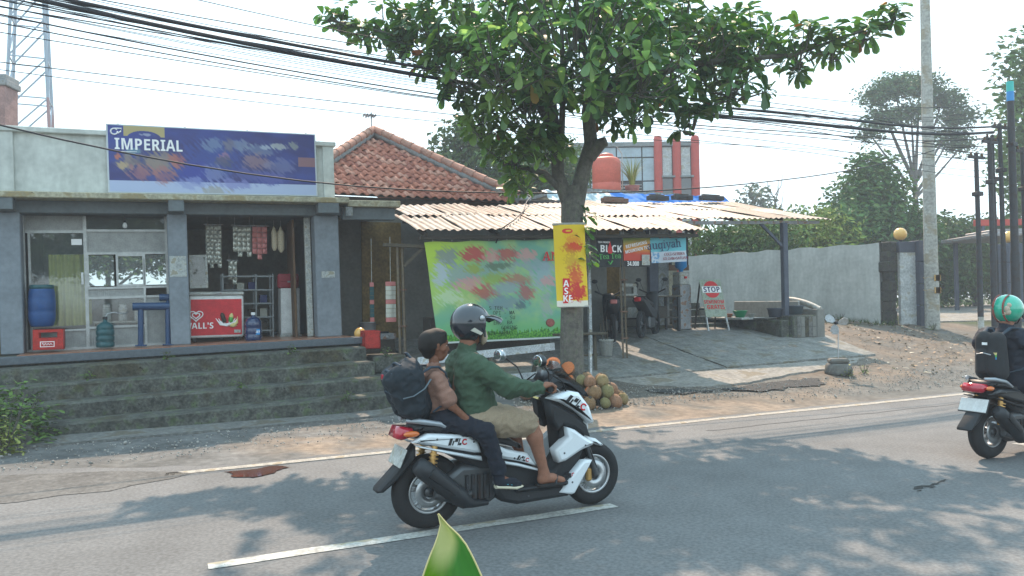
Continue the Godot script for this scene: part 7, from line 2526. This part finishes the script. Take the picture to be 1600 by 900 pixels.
func riders() -> void:
	var O := V(1.75, .012, -5.17)
	# the man
	var p := thing("person", "man in a green sweater and beige shorts steering the white scooter", "person", O)
	var st := mb()
	var leg := func(s: float): return [
		[V(.34, .755, s * .10), V(.73, .715, s * .17), .088, .058], [V(.73, .712, s * .17), V(.76, .60, s * .18), .056, .055],
		[V(.76, .60, s * .18), V(.83, .34, s * .185), .056, .034], [V(.825, .335, s * .185), V(.83, .30, s * .185), .034, .034],
		[V(.805, .285, s * .185), V(.90, .288, s * .19), .032, .03], [V(.90, .288, s * .19), V(.965, .272, s * .195), .028, .019], [V(.96, .270, s * .185), V(.985, .268, s * .18), .017, .014], [V(.955, .268, s * .21), V(.975, .266, s * .215), .014, .011]]
	var arm := func(s: float): return [
		[V(.30, 1.155, s * .17), V(.535, .99, s * .27), .055, .042], [V(.535, .99, s * .27), V(.765, .968, s * .30), .041, .027]]
	var body := [[V(.33, .79, 0), V(.33, 1.10, 0), .13, .12], [V(.31, 1.16, -.12), V(.31, 1.16, .12), .07, .07], [V(.31, 1.16, 0), V(.325, 1.30, 0), .062, .055], [V(.325, 1.30, 0), V(.335, 1.36, 0), .055, .06]]
	for s in [-1.0, 1.0]:
		body.append_array(leg.call(s))
		body.append_array(arm.call(s))
	flesh(body, .0145, .03, st)
	head(st, V(.345, 1.395, 0), 1.0)
	for s in [-1.0, 1.0]: grip_hand(st, V(.82, .957, s * .315), s)
	put(st, "body", M.skin, p)
	eyes(V(.345, 1.395, 0), 1.0, p)
	st = mb()
	var sw := [[V(.335, .79, -.065), V(.32, 1.08, -.085), .128, .126], [V(.335, .79, .065), V(.32, 1.08, .085), .128, .126], [V(.41, .82, 0), V(.37, 1.0, 0), .118, .11], [V(.30, 1.15, -.15), V(.30, 1.15, .15), .078, .078], [V(.31, 1.19, 0), V(.32, 1.25, 0), .08, .066], [V(.33, .735, -.06), V(.33, .735, .06), 0.125, .125]]
	for s in [-1.0, 1.0]:
		sw.append([V(.30, 1.14, s * .17), V(.40, 1.075, s * .225), .076, .068])
		sw.append([V(.40, 1.075, s * .225), V(.53, .99, s * .27), .068, .060])
		sw.append([V(.53, .988, s * .27), V(.66, .965, s * .288), .060, .050])
		sw.append([V(.66, .965, s * .288), V(.735, .966, s * .297), .048, .038])
		sw.append([V(.47, .985, s * .25), V(.53, .945, s * .265), .05, .045])   # slack cloth under the elbow
		sw.append([V(.735, .966, s * .297), V(.75, .966, s * .30), .042, .040])
	for k in 3: sw.append([V(.47 - .02 * k, .80 + .07 * k, -.05), V(.45 - .02 * k, .83 + .07 * k, .09), .055, .045])
	flesh(sw, .0095, .03, st, .013)
	put(st, "sweater", M.sweater, p)
	st = mb()
	var sh := [[V(.33, .735, -.07), V(.33, .735, .07), .138, .138]]
	for s in [-1.0, 1.0]:
		sh.append([V(.36, .735, s * .10), V(.56, .725, s * .15), .115, .098])
		sh.append([V(.56, .725, s * .15), V(.70, .708, s * .175), .098, .084])
		sh.append([V(.50, .67, s * .15), V(.68, .655, s * .178), .05, .045])
	flesh(sh, .0098, .03, st, .011)
	put(st, "shorts", M.shorts, p)
	for s in [-1, 1]:
		var sd := Node3D.new()
		sd.name = "sandal"
		p.add_child(sd, true)
		st = mb()
		var o := Transform3D(Basis.from_euler(V(-PI / 2, 0, 0)), V(0, .234, s * .19))
		slab(st, P2([.765, -.032, .80, -.042, .90, -.04, .98, -.048, 1.015, -.02, 1.015, .02, .98, .045, .90, .04, .80, .04, .765, .03]), [[.0, .004], [.004, 0], [.02, 0], [.024, .004]], o)
		put(st, "sole", M.rubber, sd)
		st = mb()
		tube(st, [V(.90, .255, s * .19 - .042), V(.925, .305, s * .19 - .02), V(.925, .307, s * .19 + .02), V(.90, .255, s * .19 + .045)], .009, 6, true, .5)
		put(st, "strap", M.plastic_black, sd)
	var hm := helmet(O + V(.345, 1.432, 0), M.helmet_navy, "glossy dark helmet with a long peak worn by the man", "peaked_helmet", true)
	st = mb()
	tube(st, [V(.07, -.06, -.075), V(.085, -.10, -.045), V(.095, -.112, 0), V(.085, -.10, .045), V(.07, -.06, .075)], [.02, .03, .032, .03, .02], 8, true, 1.7)
	put(st, "face_pad", M.helmet_pad, hm)
	# the boy
	var b := thing("person", "boy in a brown shirt sitting behind the man on the scooter", "person", O)
	st = mb()
	var bleg := func(s: float): return [
		[V(.12, .775, s * .075), V(.36, .675, s * .215), .07, .05], [V(.36, .675, s * .215), V(.455, .40, s * .225), .048, .03], [V(.455, .40, s * .225), V(.46, .34, s * .225), .03, .03], [V(.46, .335, s * .225), V(.57, .30, s * .23), .03, .025]]
	var bb := [[V(.10, .80, 0), V(.06, 1.02, 0), .095, .088], [V(.05, 1.055, -.075), V(.05, 1.055, .075), .045, .045], [V(.055, 1.07, 0), V(.065, 1.19, 0), .038, .037]]
	for s in [-1.0, 1.0]:
		bb.append_array(bleg.call(s))
		bb.append([V(.045, 1.05, s * .11), V(.125, .87, s * .175), .034, .028])
		bb.append([V(.125, .87, s * .175), V(.275, .735, s * .185), .028, .019])
	flesh(bb, .013, .025, st)
	head(st, V(.07, 1.275, 0), .90)
	for s in [-1.0, 1.0]: rest_hand(st, V(.275, .735, s * .185), V(.8, -.75, .05 * s), s)
	put(st, "body", M.skin_boy, b)
	eyes(V(.07, 1.275, 0), .90, b)
	st = mb()
	var hc := V(.068, 1.272, 0)
	flesh([[hc + V(-.032, .035, 0), hc + V(.012, .052, 0), .086, .080], [hc + V(-.053, -.005, 0), hc + V(-.048, -.04, 0), .064, .046], [hc + V(.058, .088, -.03), hc + V(.058, .088, .03), .022, .022], [hc + V(.0, .03, -.066), hc + V(-.01, .0, -.07), .022, .014], [hc + V(.0, .03, .066), hc + V(-.01, .0, .07), .022, .014]], .008, .02, st)
	put(st, "hair", M.hair, b)
	st = mb()
	var bs := [[V(.11, .775, -.04), V(.065, 1.01, -.045), .092, .086], [V(.11, .775, .04), V(.065, 1.01, .045), .092, .086], [V(.05, 1.05, -.085), V(.05, 1.05, .085), .054, .054], [V(.055, 1.07, 0), V(.062, 1.125, 0), .056, .046]]
	for s in [-1.0, 1.0]:
		bs.append([V(.045, 1.05, s * .105), V(.10, .925, s * .160), .052, .050])
		bs.append([V(.10, .925, s * .160), V(.106, .91, s * .163), .054, .055])
	flesh(bs, .009, .022, st, .010)
	put(st, "shirt", M.shirt, b)
	st = mb()
	var tr := [[V(.11, .765, -.06), V(.11, .765, .06), .105, .105]]
	for s in [-1.0, 1.0]:
		tr.append([V(.13, .765, s * .075), V(.36, .675, s * .215), .088, .064])
		tr.append([V(.36, .675, s * .215), V(.445, .43, s * .225), .062, .048])
		tr.append([V(.445, .43, s * .225), V(.45, .405, s * .225), .05, .05])
	flesh(tr, .010, .02, st, .012)
	put(st, "trousers", M.trousers, b)
	for s in [-1, 1]:
		var sh2 := Node3D.new()
		sh2.name = "shoe"
		b.add_child(sh2, true)
		st = mb()
		flesh([[V(.452, .345, s * .226), V(.455, .385, s * .226), .040, .040], [V(.455, .318, s * .226), V(.56, .300, s * .23), .038, .034], [V(.56, .300, s * .23), V(.60, .288, s * .232), .034, .024]], .008, .015, st)
		put(st, "upper", M.trousers, sh2)
		st = mb()
		tube(st, [V(.425, .288, s * .226), V(.50, .280, s * .229), V(.58, .268, s * .232), V(.632, .272, s * .234)], [.034, .036, .036, .016], 10, true, .42, V(0, 1, 0))
		put(st, "sole", M.sole, sh2)
		st = mb()
		for k in 2: tube(st, [V(.50 + .03 * k, .30 - .006 * k, s * .226 + .036), V(.515 + .03 * k, .338 - .008 * k, s * .228), V(.50 + .03 * k, .30 - .006 * k, s * .228 - .036)], .010, 6, true, .5)
		put(st, "teal_strap", M.teal_cloth, sh2)
		st = mb()
		tube(st, [V(.452, .385, s * .226), V(.449, .42, s * .225)], .036, 10)
		put(st, "sock", M.sock, sh2)
	# the boy's backpack
	backpack(O + V(-.02, .97, 0), "bulging dark blue backpack on the boy's back", M.pack, true)
	# the other rider
	var O2 := V(7.29, .012, -4.77)
	var q := thing("person", "rider in a dark jacket on the black scooter at the right edge", "person", O2)
	st = mb()
	flesh(body, .0145, .03, st)
	head(st, V(.345, 1.395, 0), 1.0)
	for s in [-1.0, 1.0]: grip_hand(st, V(.82, .957, s * .315), s)
	put(st, "body", M.skin, q)
	eyes(V(.345, 1.395, 0), 1.0, q)
	st = mb()
	var jk := sw.duplicate()
	for s in [-1.0, 1.0]:
		jk.append([V(.32, 1.14, s * .20), V(.34, 1.08, s * .27), .10, .08])
		jk.append([V(.42, 1.03, s * .27), V(.50, .96, s * .30), .08, .07])
		jk.append([V(.26, 1.16, s * .16), V(.22, 1.10, s * .24), .06, .035])
	flesh(jk, .012, .03, st, .012)
	put(st, "jacket", M.jacket, q)
	st = mb()
	var lt := sh.duplicate()
	for s in [-1.0, 1.0]:
		lt.append([V(.70, .708, s * .175), V(.76, .60, s * .18), .086, .075])
		lt.append([V(.76, .60, s * .18), V(.825, .36, s * .185), .075, .055])
	flesh(lt, .013, .02, st, .008)
	put(st, "trousers", M.trousers, q)
	for s in [-1, 1]:
		st = mb()
		flesh([[V(.82, .30, s * .185), V(.82, .34, s * .185), .045, .045], [V(.82, .287, s * .185), V(.93, .285, s * .19), .042, .04], [V(.93, .285, s * .19), V(.98, .275, s * .195), .038, .028]], .009, .02, st)
		put(st, "shoe", M.rubber, q)
	helmet(O2 + V(.345, 1.432, 0), M.helmet_green, "green helmet with red bands worn by the rider at the right edge", "green_helmet", false)
	backpack(O2 + V(.10, 1.0, 0), "grey-black backpack worn by the rider at the right edge", M.pack_grey, false)

func backpack(at: Vector3, label: String, m: Material, boy: bool) -> void:
	var k := thing("backpack", label, "backpack", at)
	var st := mb()
	if boy:
		flesh([[V(-.10, -.09, -.07), V(-.13, .10, -.08), .105, .10], [V(-.10, -.09, .07), V(-.13, .10, .08), .105, .10], [V(-.16, -.02, -.06), V(-.19, .09, -.06), .085, .085], [V(-.16, -.02, .06), V(-.19, .09, .06), .085, .085], [V(-.10, .16, -.05), V(-.10, .16, .05), .07, .07], [V(-.04, -.10, 0), V(-.06, .0, 0), .11, .10], [V(-.24, .10, -.03), V(-.25, .08, .04), .045, .045]], .0105, .03, st, .012)
	else:
		flesh([[V(-.02, -.17, -.07), V(-.03, .14, -.06), .085, .08], [V(-.02, -.17, .07), V(-.03, .14, .06), .085, .08], [V(-.08, -.15, -.05), V(-.08, -.02, -.05), .06, .06], [V(-.08, -.15, .05), V(-.08, -.02, .05), .06, .06]], .0135, .025, st)
	put(st, "bag", m, k)
	for s in [-1, 1]:
		st = mb()
		if boy: tube(st, [V(-.04, .13, s * .10), V(.02, .165, s * .10), V(.08, .165, s * .10), V(.13, .12, s * .105), V(.15, .03, s * .11), V(.12, -.08, s * .13), V(.02, -.14, s * .14)], [.02, .022, .022, .021, .02, .016, .012], 8, true, .4, V(0, 1, 0))
		else: tube(st, [V(-.02, .18, s * .09), V(.10, .25, s * .11), V(.24, .24, s * .13), V(.36, .14, s * .14), V(.34, -.02, s * .17), V(.15, -.14, s * .19), V(.0, -.17, s * .15)], [.02, .024, .024, .022, .02, .016, .012], 8, true, .4, V(0, 1, 0))
		put(st, "shoulder_strap", M.strap, k)
	st = mb()
	var zx := -.262 if boy else -.142
	tube(st, [V(zx + .04, -.03, .12), V(zx, .0, .06), V(zx - .01, .01, 0), V(zx, .0, -.06), V(zx + .04, -.03, -.12)] if boy else [V(zx, .0, -.07), V(zx - .004, .015, 0), V(zx, .0, .07)], .006, 5)
	put(st, "zip", M.strap if boy else M.steel, k)
	st = mb()
	tube(st, [V(-.09, .22, -.035), V(-.12, .265, -.02), V(-.12, .265, .02), V(-.09, .22, .035)] if boy else [V(-.01, .20, -.03), V(-.02, .245, -.02), V(-.02, .245, .02), V(-.01, .20, .03)], .009, 6)
	put(st, "top_handle", M.strap, k)
	if boy:
		for sd in [1, -1]:
			st = mb()
			tube(st, [V(-.20, -.03, sd * .175), V(-.13, -.015, sd * .19), V(-.05, .03, sd * .185), V(.0, .09, sd * .165)], .009, 6, true, .5)
			put(st, "side_strap", M.strap_pale, k)
		st = mb()
		tube(st, [V(-.245, .13, -.10), V(-.262, .15, 0), V(-.245, .13, .10)], .012, 6)
		tube(st, [V(-.19, .185, -.10), V(-.20, .20, 0), V(-.19, .185, .10)], .010, 6)
		put(st, "pocket_fold", M.strap, k)
	if boy: bx("red_tag", V(-.30, .09, -.02), V(-.285, .125, .015), M.lens_red, k, .004)
	else:
		bx("white_logo", V(-.118, .09, -.03), V(-.112, .115, .02), M.white_print, k)
		for i in 3: bx("colour_tag", V(-.118, .0 - i * .022, .08), V(-.095, .02 - i * .022, .105), [M.pulp, M.green_print, M.sky_blue][i], k)

# ---------------------------------------------------------------- plant in front of the camera
func front_plant() -> void:
	var p := thing("broad_leaf_plant", "green broad-leaved plant with a pale-edged leaf rising into the foreground", "plant", V(.36, 0, -1.03))
	var st := mb()
	tube(st, [V(0, -.02, 0), V(.005, .5, 0), V(.012, 1.0, .0)], [.022, .018, .010], 10)
	put(st, "stem", M.leaf_stem, p)
	var leaf := func(base: Vector3, tip: Vector3, wide: float, side: Vector3, tipbend: Vector3):
		var s := mb()
		s.set_smooth_group(0)
		var e := mb()
		var L := []
		var R := []
		var N := 44
		var up := (tip - base).normalized()
		var nr := side.cross(up).normalized()
		for i in N + 1:
			var t := float(i) / N
			var far := (1.0 - t) * base.distance_to(tip)      # metres below the tip
			var w := wide * (.10 * minf(far / .012, 1.0) + .90 * pow(clampf((far - .014) / .10, 0, 1), .62)) * pow(sin(PI * clampf(.06 + t * .6, 0, 1)), .4)
			var c := base.lerp(tip, t) + nr * .03 * sin(t * 2.6) + tipbend * pow(maxf(t - .94, 0) / .06, 1.4)
			L.append(c - side * w + nr * w * .55)
			R.append(c + side * w + nr * w * .35)
		for i in N:
			for k in 16:
				var f := func(a: int, u: float):
					var q: Vector3 = L[a].lerp(R[a], u)
					return q - nr * (L[a].distance_to(R[a])) * .35 * sin(PI * u)
				var a: Vector3 = f.call(i, k / 16.0)
				var b: Vector3 = f.call(i + 1, k / 16.0)
				var c: Vector3 = f.call(i + 1, (k + 1) / 16.0)
				var d: Vector3 = f.call(i, (k + 1) / 16.0)
				var hue := func(ii: int, kk: int):
					var u := kk / 16.0
					var vein := 1.0 + .07 * sin(u * 46.0) + .05 * sin(ii * .9 + u * 9.0)
					var g := Color(.115, .235, .012).lerp(Color(.065, .20, .055), sstep(.1, .6, u)) * vein  # left part coloured yellower, as if light shone through the blade
					return g.lerp(Color(.52, .49, .27), clampf((ii - 39.0 + 2.5 * sin(u * 5.0)) / 3.0, 0, 1))
				var cc := [hue.call(i, k), hue.call(i + 1, k), hue.call(i + 1, k + 1), hue.call(i, k + 1)]
				var vv := [a, b, c, d]
				for w in [0, 1, 2, 0, 2, 3]:
					s.set_color(cc[w])
					s.add_vertex(vv[w])
		var lf := put(s, "leaf", M.near_leaf, p)
		tube(e, L, .0013, 5)
		tube(e, R, .0013, 5)
		put(e, "pale_margin", M.leaf_margin, lf)
	leaf.call(V(.055, .84, .0), V(.022, 1.296, .0), .055, V(.905, 0, .426), V(-.016, .010, 0))
	leaf.call(V(.005, .55, 0), V(.30, .98, .10), .045, V(.5, -.3, .8), V(.02, -.02, 0))
	leaf.call(V(.0, .45, 0), V(-.28, .90, .14), .045, V(.5, .3, .8), V(-.02, -.02, 0))
